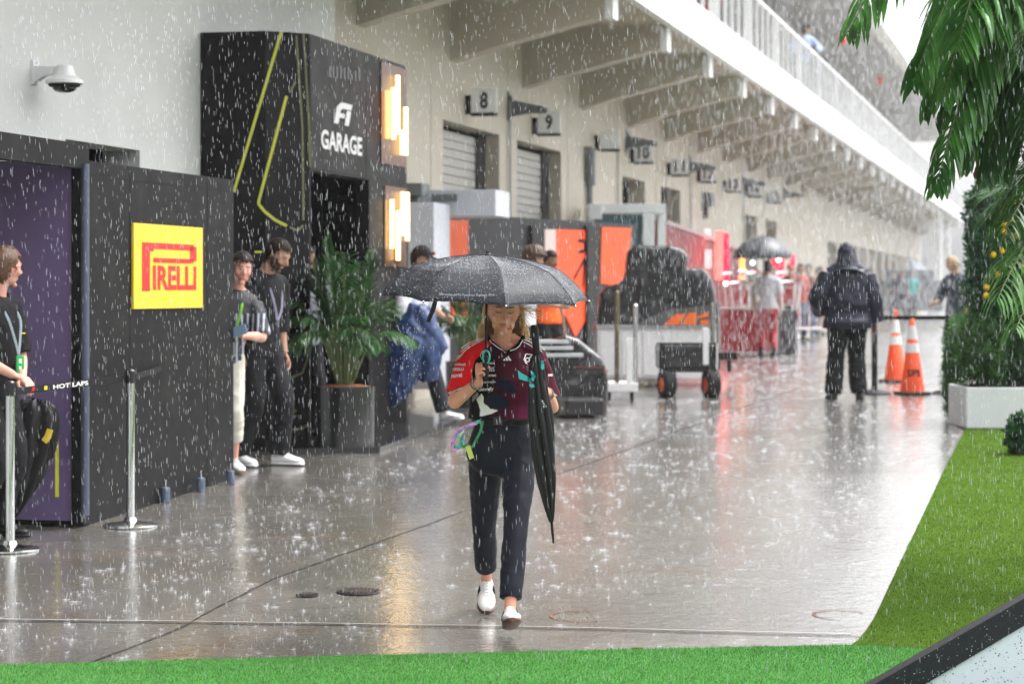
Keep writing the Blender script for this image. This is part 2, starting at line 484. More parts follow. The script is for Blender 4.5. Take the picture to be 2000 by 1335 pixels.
def blades(name, inside, x0, x1, y0, y1, dens, m, base, hmin, hmax, lab):
    mb = MB(); r = random.Random(3); n = int((x1 - x0) * (y1 - y0) * dens)
    V_, F_ = [], []
    for i in range(n):
        x = r.uniform(x0, x1); y = r.uniform(y0, y1)
        if y > 12 and r.random() > (12 / y) ** 2.2: continue
        if not inside(x, y): continue
        if abs(x / y) > .24: continue
        z = gz(y) + base; a = r.uniform(0, PI); h = r.uniform(hmin, hmax); w_ = .0016 * max(1, y / 10)
        dx, dy = math.cos(a) * w_, math.sin(a) * w_ ; lx, ly = r.uniform(-.007, .007), r.uniform(-.007, .007)
        b = len(V_); V_ += [(x - dx, y - dy, z), (x + dx, y + dy, z), (x + lx, y + ly, z + h)]; F_.append((b, b + 1, b + 2))
    mb.v = V_; mb.f = F_; mb.m = [0] * len(F_)
    tag(mb.build(name, m, fix=False), lab, 'turf', kind='stuff')
def lerp_edge(x):
    P = [e0, e1, e2, e3, e4]
    return float(np.interp(x, [p.x for p in P], [p.y for p in P]))
blades('turf_blades', lambda x, y: y < lerp_edge(x) + .004 * noise.noise(Vector((x * 30, y * 30, 0))), -2.5, 2.4, 9.3, 10.9, 15000,
       turf_material('blade_bright', (.05, .16, .035), (.17, .38, .11), (.07, .22, .045)), .010, .008, .018, 'short bright green blades of artificial turf')
def in_olive(x, y):
    t = x * V.x + y * V.y
    return t > TE + .006 * noise.noise(Vector((x * 9, y * 9, 2))) and (y > 10.75 or y > lerp_edge(x) and x > e3.x)
blades('turf_blades', in_olive, 1.5, 6.4, 10.3, 26, 4200, turf_material('blade_olive', (.036, .080, .008), (.115, .17, .026), (.058, .10, .012)), .008, .006, .014, 'short olive green blades of artificial turf')
# ================================================================== pit building
TW, TF = -7.3, -5.28
SOF, DECK, RAILZ, UP0, UP1 = 5.28, 5.74, 6.76, 9.42, 9.95
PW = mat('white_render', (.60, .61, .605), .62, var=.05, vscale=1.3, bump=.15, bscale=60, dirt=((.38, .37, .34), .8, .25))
PB = mat('beige_tone', (.46, .42, .35), .6, var=.08, vscale=1.1, bump=.15, bscale=60, dirt=((.30, .27, .21), .9, .3))  # warmer, darker tone for the garage stretch, slab and beams
PC = mat('white_concrete', (.72, .73, .73), .55, var=.05, vscale=1.5, dirt=((.45, .44, .41), 1.2, .3))
PG = mat('shaded_render', (.30, .30, .30), .7, var=.1, vscale=.8)  # upper wall and ceiling: their shade put into a greyer tone
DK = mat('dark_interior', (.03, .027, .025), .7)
SH = mat('shutter_metal', (.36, .35, .33), .45, .3, var=.1, vscale=3, stretch=(1, 1, 6))
WPm = mat('white_metal', (.74, .75, .77), .4, var=.03)
bld = thing('pit_building', 'long white pit building with cantilevered balcony over a row of garages', 'building', B(40, TW, 0))
S0, S1, SEND = -6.0, 22.6, 122.0
# openings in the wall (s0, s1, top, kind)
pitch = 3.86
s8 = S(865, TW)
ops = []
ops.append((S(128, TW), S(273, TW), 2.79, 'dark'))
names = {0: 'shut', 1: 'shut', 3: 'dark', 4: 'dark', 7: 'dark', 8: 'dark'}
for i in range(0, 12):
    if i in names:
        a = s8 + i * pitch
        ops.append((a, a + (2.85 if i < 3 else 2.2), 3.72 if i < 3 else (3.6 if i < 5 else 3.45), names[i]))
for i in range(12, 24):                      # the far end stands open to the daylight
    a = s8 + i * pitch
    ops.append((a, a + 3.1, 3.25, 'open'))
w1 = MB(); cur = S0; w1b = MB()
WT = TW - .32
for a, b, top, k in ops:
    tgt = w1 if a < S1 else w1b
    if cur < S1 <= a:
        w1.bst(cur, S1, WT, TW, -1, SOF + .2); cur = S1
    tgt = w1 if a < S1 else w1b
    tgt.bst(cur, a, WT, TW, -1, SOF + .2)
    tgt.bst(a, b, WT, TW, top, SOF + .2)
    cur = b
w1b.bst(cur, SEND, WT, TW, -1, SOF + .2)
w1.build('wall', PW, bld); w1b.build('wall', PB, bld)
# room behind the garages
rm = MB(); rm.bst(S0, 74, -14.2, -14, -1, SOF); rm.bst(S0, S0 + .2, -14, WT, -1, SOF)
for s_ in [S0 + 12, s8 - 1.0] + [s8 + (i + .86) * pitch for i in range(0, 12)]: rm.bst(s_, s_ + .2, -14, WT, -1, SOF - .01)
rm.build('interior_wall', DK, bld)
for a, b, top, k in ops:
    if k == 'shut':
        m = MB(); n = int((top - .3) / .11)
        for i in range(n):
            z = .25 + i * .11
            m.bst(a, b - .42, WT + .06, WT + .10, z, z + .095); m.bst(a, b - .42, WT + .04, WT + .075, z + .09, z + .112)
        d_ = m.build('roller_shutter', SH, bld)
        d_['label'] = 'closed ribbed grey roller shutter'
        m = MB(); m.bst(b - .42, b, WT + .03, WT + .13, .2, top - .002); m.build('shutter_guide', DK, bld)
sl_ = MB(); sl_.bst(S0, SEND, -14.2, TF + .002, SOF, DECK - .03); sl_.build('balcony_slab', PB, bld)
fa = MB(); fa.bst(S0, SEND, TF + .003, TF + .12, SOF - .04, DECK); fa.build('fascia', PC, bld)
bs0 = S(1202, TF)
for i in range(-2, 25):
    s_ = bs0 + i * pitch
    if s_ > SEND: break
    m = MB(); w_ = .15
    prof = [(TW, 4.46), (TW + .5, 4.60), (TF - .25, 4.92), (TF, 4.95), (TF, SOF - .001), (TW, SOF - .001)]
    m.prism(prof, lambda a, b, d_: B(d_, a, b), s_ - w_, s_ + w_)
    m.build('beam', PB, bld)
    m = MB(); m.bst(s_ - w_ - .012, s_ + w_ + .012, TF - .10, TF + .003, 4.925, SOF - .042); m.build('beam_tip', PC, bld)  # white end: sky light on the beam end put into its colour
# railing in bays
for i in range(-1, 24):
    a = bs0 + i * pitch; b = a + pitch
    m = MB()
    m.bst(a + .02, b - .02, TF + .02, TF + .08, RAILZ - .05, RAILZ); m.bst(a + .02, b - .02, TF + .03, TF + .07, DECK + .06, DECK + .10)
    n = 5
    for k in range(n):
        q = a + .02 + (k + .5) * (b - a - .04) / n
        m.bst(q - .012, q + .012, TF + .02, TF + .08, DECK + .10, RAILZ - .05)
    m.bst(a - .02, a + .02, TF + .02, TF + .08, DECK, RAILZ)
    m.build('railing', WPm, bld)
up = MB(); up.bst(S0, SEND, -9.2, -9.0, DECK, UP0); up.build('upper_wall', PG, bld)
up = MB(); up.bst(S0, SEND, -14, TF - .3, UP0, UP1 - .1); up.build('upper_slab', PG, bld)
up = MB(); up.bst(S0, SEND, TF - .299, TF + .1, UP0 - .02, UP1); up.build('upper_fascia', PC, bld)
for i in range(0, 12):
    a = bs0 + i * 2 * pitch
    m = MB(); m.bst(a - .5, a + .9, -9.0, -8.96, DECK + .1, DECK + 2.3); m.build('upper_door', mat('dark_glass', (.04, .045, .05), .15), bld)
for i in (20, 22):
    a = bs0 + i * pitch
    m = MB(); m.bst(a, a + .6, TF - .7, TF - .1, 0, SOF - .001); m.build('column', PC, bld)
# projecting bracket boxes (speakers / lamp arms) under the soffit
def num_sign(n, px, py, wpx, label):
    s_ = S(px, TW + .24); Y = YS(s_, TW + .24); c = W(px, py, Y); k = Y / F
    hw = .165; hh = .165; tc_ = TW + .24
    o = thing('number_sign', label, 'sign', B(s_, TW + .02, c.z), 'numbered garage signs')
    m = MB(); m.bst(s_, s_ + .03, tc_ - hw, tc_ + hw, c.z - hh * .75, c.z + hh * 1.1); m.build('panel', mat('sign_grey', (.80, .82, .83), .4, var=.1), o)
    m = MB(); m.bst(s_ - .02, s_ + .05, tc_ - hw, tc_ + hw, c.z - hh * 1.0, c.z - hh * .75 - .001); m.bst(s_ - .01, s_ + .04, TW, tc_ - hw - .001, c.z - .14, c.z + .1); m.build('bracket', mat('black_metal', (.02, .02, .02), .4), o)
    if n:
        m = MB(); hgt = .21
        wd = .105 if len(n) == 1 else .20
        put_text(m, n, lambda a, b: B(s_ - .004, tc_ - wd / 2 + a, c.z - .075 + b), 0, 0, hgt, width=wd, offset=.03)
        m.build('numeral', mat('black_paint', (.015, .015, .015), .5), o)
    return o
for n, px, py in (('8', 945, 201), ('9', 1072, 243), ('10', 1257, 302), ('11', 1327, 328), ('12', 1384, 342), ('13', 1433, 362), ('14', 1475, 372), ('15', 1515, 385)):
    num_sign(n, px, py, 40, 'grey square sign with black number %s on the garage wall' % ({'8': 'eight', '9': 'nine', '10': 'ten', '11': 'eleven', '12': 'twelve', '13': 'thirteen', '14': 'fourteen', '15': 'fifteen'}[n]))
num_sign('', 1190, 276, 40, 'blank grey sign on the garage wall between numbers nine and ten')
BR = mat('bracket_grey', (.12, .135, .14), .5)
for i, (px, py, lab) in enumerate(((992, 208, 'dark wedge wall arm between the number eight and nine signs'), (1222, 275, 'dark wedge wall arm just before the number ten sign'),
                          (1345, 323, 'dark wedge wall arm above the number eleven sign'), (1450, 355, 'dark wedge wall arm above the number thirteen sign'), (1530, 378, 'dark wedge wall arm past the number fifteen sign'))):
    s_ = S(px, TW); z = W(px, py, YS(s_, TW)).z
    o = thing('wall_lantern', lab, 'lamp', B(s_, TW, z), 'lamp arms on the garage wall')
    m = MB(); m.prism([(0, .15), (.05, .15), (.07, .08), (.50, -.01), (.50, -.07), (.1, -.13), (0, -.16)], lambda a, b, d_: B(s_ + d_, TW + a, z + b), -.03, .03); m.build('arm', BR, o)
    m = MB(); m.bst(s_ - .05, s_ + .05, TW + .35, TW + .55, z - .10, z - .03); m.build('lamp_head', BR, o)
    m = MB(); m.bst(s_ - .05, s_ + .05, TW, TW + .02, z - .2, z + .2); m.build('wall_plate', BR, o)
# small wall boxes
for px, py, w_, h_, lab in ((1383, 390, .5, .28, 'dark small box on the garage wall under number twelve'), (815, 371, .35, .14, 'dark lamp box beside the tall black booth')):
    s_ = S(px, TW + .1); z = W(px, py, YS(s_, TW + .1)).z
    m = MB(); m.bst(s_ - w_ / 2, s_ + w_ / 2, TW + .001, TW + .2, z - h_ / 2, z + h_ / 2); m.bst(s_ - .05, s_ + .05, TW + .001, TW + .1, z - h_ / 2 - .25, z - h_ / 2)
    tag(m.build('wall_lamp', BR, loc=B(s_, TW, z)), lab, 'lamp')
s_ = S(1143, TW)
m = MB(); m.tube([B(s_, TW + .07, .3), B(s_, TW + .07, 3.9)], .05, 8); m.tube([B(s_, TW + .07, 3.3), B(s_, TW + .07, 3.9)], .09, 8)
tag(m.build('drain_pipe', BR, loc=B(s_, TW, .3)), 'dark vertical pipe on the garage wall after door nine', 'pipe')

# ---- security camera
cs = S(66, TW); Yc = YS(cs, TW); c = W(66, 142, Yc)
o = thing('security_camera', 'white dome security camera on a bracket high on the white wall', 'camera', c)
WC = mat('camera_white', (.75, .77, .78), .35)
m = MB(); m.bst(cs - .05, cs + .05, TW, TW + .02, c.z - .085, c.z + .085)
for dz_ in (-.07, .07): m.tube([B(cs, TW + .02, c.z + dz_), B(cs, TW + .035, c.z + dz_)], .012, 8)
m.build('wall_plate', WC, o)
m = MB(); m.prism([(.02, .045), (.22, .035), (.22, -.02), (.10, -.025), (.02, -.07)], lambda a, b, d_: B(cs + d_, TW + a, c.z + b), -.035, .035); m.build('arm', WC, o)
dc = B(cs, TW + .24, c.z)
m = MB(); m.lathe([(.001, .055), (.05, .05), (.062, .04), (.085, -.03), (.12, -.05), (.135, -.062), (.138, -.085), (.12, -.09)], dc, 32); m.build('housing', WC, o, smooth=30)
m = MB(); m.lathe([(.118, -.0905), (.112, -.105), (.10, -.11)], dc, 24); m.build('ring', DK, o)
m = MB(); m.lathe([(.088, -.108), (.085, -.125), (.07, -.14), (.04, -.15), (.001, -.152)], dc, 24); m.build('dome', mat('smoked_glass', (.03, .03, .035), .08), o, smooth=True)

# ================================================================== hut with the canopy (black and purple)
TH = -6.2
hs0 = S(163, TH); hs1 = S(456, TH)
BW = mat('black_cladding', (.012, .0115, .012), .5, spec=.08, var=.25, vscale=2.5, bump=.1, bscale=30, dirt=((.03, .029, .027), 3, .4))
PU = mat('purple_panel', (.125, .088, .20), .5, var=.06, vscale=3, dirt=((.09, .07, .15), 2, .3))
hut = thing('booth', 'low black and purple booth with a canopy beside the white wall', 'booth', B(hs0, TH, gz(16)))
m = MB(); m.bst(hs0, hs1, TW + .01, TH, gz(15) - .05 + .06, 2.50); m.build('wall', BW, hut)
m = MB(); m.bst(hs0 - .03, hs0 - .002, TW + .02, TH - .06, .16, 2.49)
pw = m.build('side_panel', PU, hut); pw['label'] = 'purple end wall panel'
fpl = lambda a, b, d_: B(hs0 - .031 - d_, a, b)
k0 = YS(hs0, TH) / F
m = MB(); ty = TH - (163 - 113) * k0 / V.x
zc = lambda py: CAMZ + (HOR - py) * k0
m.bst(hs0 - .034, hs0 - .0305, ty - .012, ty + .012, zc(970), zc(812)); m.build('yellow_strip', mat('yellow_tape', (.75, .72, .05), .4), hut)
m = MB(); m.tube([B(hs0 - .05, TH + .035, .2), B(hs0 - .05, TH + .035, 2.47)], .026, 12); m.build('corner_post', mat('blue_grey_metal', (.10, .11, .17), .35, .5), hut, smooth=True)
m = MB(); m.bst(hs0 - .055, hs0 - .001, TH - .06, TH + .005, .15, 2.48); m.build('corner_trim', BW, hut)
m = MB(); m.bst(5, hs0 - .035, TH - 1.05, TH + .02, 2.50, 2.59); m.bst(5, hs0 + .02, TH - .06, TH + .03, 2.44, 2.60); m.build('canopy', BW, hut)
m = MB(); m.bst(9, hs0 - 1.0, TH - .22, TH - .12, 2.492, 2.499); m.build('light_strip', mat('led_orange', (.8, .4, .1), .5, emit=(1, .45, .1), estr=1.2), hut)
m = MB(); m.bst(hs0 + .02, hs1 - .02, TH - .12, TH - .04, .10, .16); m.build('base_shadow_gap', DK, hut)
# levelling weights along the foot
LW = mat('blue_grey_paint', (.07, .10, .15), .5)
for i, (px, py, lab) in enumerate(((173, 1012, 'below the purple corner post'), (323, 980, 'behind the silver stanchion, before the black wall'), (392, 960, 'before the black wall, third from the purple corner'), (450, 945, 'at the far end of the black wall'))):
    c = G(px, py); 
    o = thing('foot_weight', 'small blue grey foot ' + lab, 'weight', c, 'adjustable feet along the black booth')
    m = MB(); m.lathe([(.028, .0), (.032, .004), (.032, .098), (.028, .104), (.004, .104)], c, 16); m.build('cylinder_body', LW, o, smooth=30)
    m = MB(); m.lathe([(.006, .103), (.006, .15), (.010, .151), (.010, .157), (.003, .158)], c, 8); m.build('threaded_rod', mat('steel', (.6, .6, .62), .25, 1.0), o)

# yellow sign board
sa = S(256, TH); sb = S(391, TH); Ya = YS(sa, TH)
z1 = W(256, 435, Ya).z; z0 = W(256, 603, Ya).z
sg = thing('sign_board', 'square yellow sign board with bold red lettering on the black booth wall', 'sign', B(sa, TH, z0))
m = MB(); m.bst(sa, sb, TH + .003, TH + .02, z0, z1); m.build('board', mat('sign_yellow', (.68, .48, .025), .4, var=.03), sg)
m = MB(); Wd = sb - sa; Hd = z1 - z0
# picture rectangle 256..391 x 435..603 -> unit square
def sgf(a, b, d_=0): return B(sa + a * Wd, TH + .0205 + d_, z0 + b * Hd)
uu = lambda x: (x - 256) / 135.; vv = lambda y: 1 - (y - 435) / 168.
def rect(x0, x1, y0, y1): m.prism([(uu(x0), vv(y0)), (uu(x1), vv(y0)), (uu(x1), vv(y1)), (uu(x0), vv(y1))], lambda a, b, d_: sgf(a, b, d_), 0, .003)
rect(271, 285, 472, 568); rect(285.01, 372, 472, 484); rect(364, 377, 476, 506); rect(292, 371, 502, 511); rect(285.01, 292, 484.01, 489)
m.build('long_letter', mat('sign_red', (.52, .008, .006), .4), sg)
m = MB(); put_text(m, 'IRELLI', lambda a, b: sgf(a, b, .002), uu(291), vv(566), vv(517) - vv(566), width=uu(377) - uu(291), offset=.035); m.build('lettering', mat('sign_red'), sg)

# ================================================================== tall garage booth
TG = -6.4
gs0 = S(583, TG); gs1 = S(794, TG); gzt = 3.89
BK = mat('charcoal_panel', (.014, .013, .0135), .45, spec=.08, var=.25, vscale=2, dirt=((.035, .032, .03), 2.2, .4))
gb = thing('garage_booth', 'tall black booth lettered GARAGE with yellow lines and glowing tubes', 'booth', B(gs0, TG, gz(20)))
da = S(607, TG); db = S(721, TG); dz1 = 2.70
m = MB()
m.bst(gs0, gs0 + .12, TW + .01, TG - .30, .1, gzt)
m.build('end_wall', BK, gb)
m = MB(); m.add([B(gs0, TG - .30, .1), B(gs0 + .30, TG, .1), B(gs0 + .30, TG - .3, .1), B(gs0, TG - .30, gzt), B(gs0 + .30, TG, gzt), B(gs0 + .30, TG - .3, gzt)],
               [(0, 1, 2), (3, 5, 4), (0, 3, 4, 1), (1, 4, 5, 2), (2, 5, 3, 0)]); m.build('corner_wall', BK, gb)
m = MB(); m.bst(gs0 + .301, da, TG - .12, TG, .1, gzt); m.bst(da, db, TG - .12, TG, dz1, gzt); m.bst(db, gs1, TG - .12, TG, .1, gzt); m.build('front_wall', BK, gb)
m = MB(); m.bst(gs0 + .121, gs1 - .1, TW + .01, TG - .121, gzt - .1, gzt - .002); m.bst(gs1 - .1, gs1, TW + .01, TG - .121, .1, gzt - .003); m.build('roof', BK, gb)
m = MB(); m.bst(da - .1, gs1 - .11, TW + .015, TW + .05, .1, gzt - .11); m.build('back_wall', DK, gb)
# yellow lines on the end wall (plane s = gs0)
YL = mat('lime_tape', (.66, .70, .08), .45)
Yg = YS(gs0, TG)
def endf(px, py, d_=0):
    # picture point to the end wall plane s=gs0
    k = (px - 1000) / F
    Y = gs0 / (k * U.x + U.y); t_ = k * Y * V.x + Y * V.y
    return (t_, CAMZ + (HOR - py) / F * Y)
ef = lambda a, b, d_: B(gs0 - .002 - d_, a, b)
def pl(pts, w_=.022):
    m = MB(); m.strip([endf(*p) for p in pts], w_, ef, 0, .006); m.build('line_decal', YL, gb)
pl([(550, 62), (457, 375)]); pl([(560, 188), (507, 388), (505, 398)]); pl([(505, 398), (518, 414), (538, 430), (560, 441)])
pl([(498, 492), (560, 492)], .016)
pl([(530, 756), (560, 741)]); pl([(530, 833), (560, 812)]); pl([(531, 841), (560, 822)]); pl([(530, 842), (562, 840)])
# lines on the angled corner
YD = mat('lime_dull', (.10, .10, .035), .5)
def cf(px, py):
    n_ = Vector((-.707, .707)); k = (px - 1000) / F
    # plane through B(gs0,TG-.3) and B(gs0+.3,TG):  s - t = gs0 - TG + .3
    c0 = gs0 - TG + .3; Y = c0 / ((k * U.x + U.y) - (k * V.x + V.y))
    return B(k * Y * U.x + Y * U.y, k * Y * V.x + Y * V.y, CAMZ + (HOR - py) / F * Y)
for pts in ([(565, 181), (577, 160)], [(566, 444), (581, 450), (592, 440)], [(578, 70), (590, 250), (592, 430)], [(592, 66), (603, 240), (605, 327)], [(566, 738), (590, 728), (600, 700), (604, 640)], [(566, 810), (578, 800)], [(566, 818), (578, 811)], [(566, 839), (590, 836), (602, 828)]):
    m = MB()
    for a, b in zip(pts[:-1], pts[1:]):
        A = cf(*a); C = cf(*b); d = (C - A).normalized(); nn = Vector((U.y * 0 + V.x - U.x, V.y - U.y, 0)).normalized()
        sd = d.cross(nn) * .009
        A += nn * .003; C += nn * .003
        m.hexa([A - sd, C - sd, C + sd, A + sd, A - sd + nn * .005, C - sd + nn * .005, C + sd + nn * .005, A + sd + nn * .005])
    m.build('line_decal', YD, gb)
# lettering on the front wall (plane t = TG)
def fp(px, py): s_ = S(px, TG); return s_, CAMZ + (HOR - py) / F * YS(s_, TG)
WL = mat('grey_lettering', (.55, .55, .55), .4)
a0, zb = fp(626, 290); a1, _ = fp(706, 290); _, zt = fp(626, 250)
m = MB(); put_text(m, 'GARAGE', lambda a, b: B(a0 + a, TG + .006, zb + b), 0, 0, (zt - zb) * .96, width=a1 - a0, offset=.03); m.build('lettering', WL, gb)
a0, zb = fp(651, 240); a1, _ = fp(686, 240); _, zt = fp(668, 201); w_ = a1 - a0; h_ = zt - zb
lf = lambda a, b, d_: B(a0 + (a * .8 + b * .2) * w_, TG + .004 + d_, zb + b * h_)
m = MB()
m.prism([(0, 0), (.28, 0), (.28, .30), (.62, .30), (.62, .50), (.28, .50), (.28, .62), (.4, .74), (1.0, .74), (1.0, 1.0), (.25, 1.0), (.0, .76)], lf, 0, .006)
m.prism([(.72, 0), (1.0, 0), (1.0, .68), (.72, .68)], lf, 0, .006)
m.build('emblem', WL, gb)
r2 = random.Random(5)
for i in range(9):
    m = MB(); a0, zb = fp(642 + i * 7.2, 146 + i * .9); m.bst(a0, a0 + .035, TG + .002, TG + .006, zb - .02, zb + r2.uniform(.03, .10))
    m.build('worn_lettering', mat('worn_grey', (.13, .13, .135), .5), gb)
# glowing tubes with brown backing
m = MB()
for (x0, x1, y0, y1) in ((743, 792, 120, 318), (750, 792, 362, 520)):
    sa_, zb = fp(x0, y1); sb_, _ = fp(x1, y1); _, zt = fp(x0, y0)
    m.bst(sa_, sb_, TG + .001, TG + .012, zb, zt)
m.build('tube_backing', mat('copper_panel', (.12, .055, .03), .35, .4), gb)
tubes = [(748, 178, 270, .5), (760, 172, 272, 1), (768, 148, 262, 1), (784, 210, 303, 1), (777, 255, 302, .7),
         (757, 390, 485, 1), (769, 412, 508, 1), (778, 375, 460, .8), (787, 376, 470, 1)]
for px, y0, y1, br_ in tubes:
    a, zt = fp(px, y0); _, zb = fp(px, y1)
    m = MB(); m.tube([B(a, TG + .045, zb), B(a, TG + .045, zt)], .021, 10)
    m.build('light_tube', mat('tube_dim', (.8, .4, .2), .4, emit=(1, .33, .10), estr=1.3) if br_ < .6 else mat('tube_bright', (1, .85, .6), .4, emit=(1, .66, .24), estr=2.0), gb, smooth=True)
# black stage in front
m = MB(); pts = [G(528, 888), G(742, 884), G(892, 829), G(792, 815)]
top = [Vector((p.x, p.y, gz(p.y) + .05)) for p in pts]; bot = [Vector((p.x, p.y, gz(p.y) - .05)) for p in pts]
back = B(gs0 + .1, TG - .05); top.append(Vector((back.x, back.y, top[0].z))); bot.append(Vector((back.x, back.y, bot[0].z)))
n = len(pts) + 1
m.add(bot + top, [tuple(reversed(range(n))), tuple(range(n, 2 * n))] + [(i, (i + 1) % n, n + (i + 1) % n, n + i) for i in range(n)])
tag(m.build('stage_platform', mat('wet_black_deck', (.02, .02, .02), .15), loc=pts[0]), 'low wet black platform in front of the tall black booth', 'platform')

# panel joints, screws and a dirty splash line on the two booths; conduits and joints on the long wall
m = MB()
for px in (262, 365):
    s_ = S(px - 8 if px < 300 else px + 40, TH)
    m.bst(s_ - .003, s_ + .003, TH + .0005, TH + .0025, .2, 2.46)
m.bst(hs0 + .01, hs1 - .01, TH + .0005, TH + .003, 2.40, 2.408)
m.build('panel_joint', mat('joint_black', (.004, .004, .004), .6), hut)
m = MB()
for s_ in (gs0 + .32, (gs0 + gs1) / 2 + .3, gs1 - .02): m.bst(s_ - .003, s_ + .003, TG + .0005, TG + .0025, 2.72, gzt - .01)
m.bst(gs0 + .31, gs1, TG + .0005, TG + .0025, 2.715, 2.722); m.build('panel_joint', mat('joint_black'), gb)
CJ = mat('wall_joint', (.20, .19, .16), .6); CT = mat('conduit_grey', (.34, .34, .33), .4, .3)
for i in range(0, 24):
    m = MB(); a = s8 - .55 + i * pitch; m.bst(a, a + .012, TW + .001, TW + .004, .5, SOF - .3); m.build('wall_joint', CJ, bld)
for i in (1, 3, 5, 7, 9):
    a = bs0 + (i + .5) * pitch
    m = MB(); m.bst(a - .6, a + .6, TW + .9, TW + 1.05, SOF - .09, SOF - .002); m.build('strip_light', mat('lamp_housing', (.6, .6, .58), .4), bld)
for i in (0, 2, 4, 6): 
    a = s8 + i * pitch + 3.2
    m = MB(); m.bst(a, a + .22, TW + .001, TW + .09, 1.55, 1.95); m.build('switch_box', CT, bld)
    m = MB(); m.tube([B(a + .11, TW + .04, 1.95), B(a + .11, TW + .04, 4.2)], .016, 6); m.build('conduit', CT, bld)
# ================================================================== figures
def remesh(mb, voxel, smooth=4, factor=.5):
    me = bpy.data.meshes.new('tmp'); me.from_pydata(mb.v, [], mb.f); me.update()
    bm = bmesh.new(); bm.from_mesh(me); bmesh.ops.recalc_face_normals(bm, faces=bm.faces[:]); bm.to_mesh(me); bm.free()
    o = bpy.data.objects.new('tmp', me); COL.objects.link(o)
    md = o.modifiers.new('r', 'REMESH'); md.mode = 'VOXEL'; md.voxel_size = voxel
    if smooth:
        sm = o.modifiers.new('s', 'SMOOTH'); sm.iterations = smooth; sm.factor = factor
    dg = bpy.context.evaluated_depsgraph_get()
    out = bpy.data.meshes.new_from_object(o.evaluated_get(dg))
    bpy.data.objects.remove(o); bpy.data.meshes.remove(me)
    return out
def coords(me):
    a = np.empty(len(me.vertices) * 3); me.vertices.foreach_get('co', a); return a.reshape(-1, 3)
def normals(me):
    a = np.empty(len(me.vertices) * 3); me.vertices.foreach_get('normal', a); return a.reshape(-1, 3)
def set_coords(me, a): me.vertices.foreach_set('co', a.ravel()); me.update()
def paint(me, cols):
    at = me.color_attributes.new('Col', 'FLOAT_COLOR', 'POINT')
    c = np.ones((len(me.vertices), 4)); c[:, :3] = cols; at.data.foreach_set('color', c.ravel())
def folds(me, amp, sc=(7, 7, 16), seed=0.0, ridged=True):
    co = coords(me); nn = normals(me)
    amp = amp
    sx, sy, sz = sc
    d = np.empty(len(co))
    for i, (x, y, z) in enumerate(co):
        wz = z + .35 * x + .12 * noise.noise(Vector((x * 4, y * 4, z * 3 + seed)))
        n = noise.noise(Vector((x * sx + seed, y * sy, wz * sz)))
        n2 = noise.noise(Vector((x * sx * 2.3 + seed, y * sy * 2.3, z * sz * 2.1 + 5)))
        d[i] = (1 - abs(n) * 2.6) * .6 + n2 * .5 if ridged else n + n2 * .4
    set_coords(me, co + nn * (d * amp)[:, None])
def mesh_obj(name, me, mats, parent=None, loc=None):
    if not isinstance(mats, (list, tuple)): mats = [mats]
    me.materials.clear()
    for m in mats: me.materials.append(m)
    me.shade_smooth(); me.name = name
    o = bpy.data.objects.new(name, me); COL.objects.link(o)
    if parent: o.parent = parent
    if loc is not None: o.location = loc
    return o
def in_poly(P, X_, Z_):
    """vectorised point in polygon"""
    ins = np.zeros(len(X_), bool); n = len(P)
    for i in range(n):
        x1, y1 = P[i]; x2, y2 = P[(i + 1) % n]
        c = ((y1 > Z_) != (y2 > Z_))
        with np.errstate(divide='ignore', invalid='ignore'):
            xi = (x2 - x1) * (Z_ - y1) / ((y2 - y1) if y2 != y1 else 1e-9) + x1
        ins ^= c & (X_ < xi)
    return ins
def ik(a, c, l1, l2, hint):
    a = Vector(a); c = Vector(c); d = c - a; L = max(1e-4, min(d.length, (l1 + l2) * .995)); dn = d.normalized()
    x = (l1 * l1 - l2 * l2 + L * L) / (2 * L); h = math.sqrt(max(0, l1 * l1 - x * x))
    hv = Vector(hint); hv = hv - dn * hv.dot(dn); hv.normalize()
    return a + dn * x + hv * h
def limb(mb, pts, rad, n=14, k=6):
    sp = smooth_path([(*p, *(r if isinstance(r, tuple) else (r, r))) for p, r in zip(pts, rad)], k)
    mb.tube([Vector(q[:3]) for q in sp], [(max(.002, q[3]), max(.002, q[4])) for q in sp], n)
def rings(mb, rs, n=28, k=5):
    """rs: (cx,cy,z,rx,ry) stacked; solid loft, slightly squarish"""
    sp = smooth_path(rs, k); b = len(mb.v)
    for q in sp:
        for j in range(n):
            a = 2 * PI * j / n; ca, sa = math.cos(a), math.sin(a)
            e = .86
            mb.v.append((q[0] + q[3] * math.copysign(abs(ca) ** e, ca), q[1] + q[4] * math.copysign(abs(sa) ** e, sa), q[2]))
    m = len(sp)
    for i in range(m - 1):
        for j in range(n):
            j2 = (j + 1) % n; mb.f.append((b + i * n + j, b + i * n + j2, b + (i + 1) * n + j2, b + (i + 1) * n + j)); mb.m.append(0)
    mb.f.append(tuple(b + j for j in reversed(range(n)))); mb.m.append(0)
    mb.f.append(tuple(b + (m - 1) * n + j for j in range(n))); mb.m.append(0)
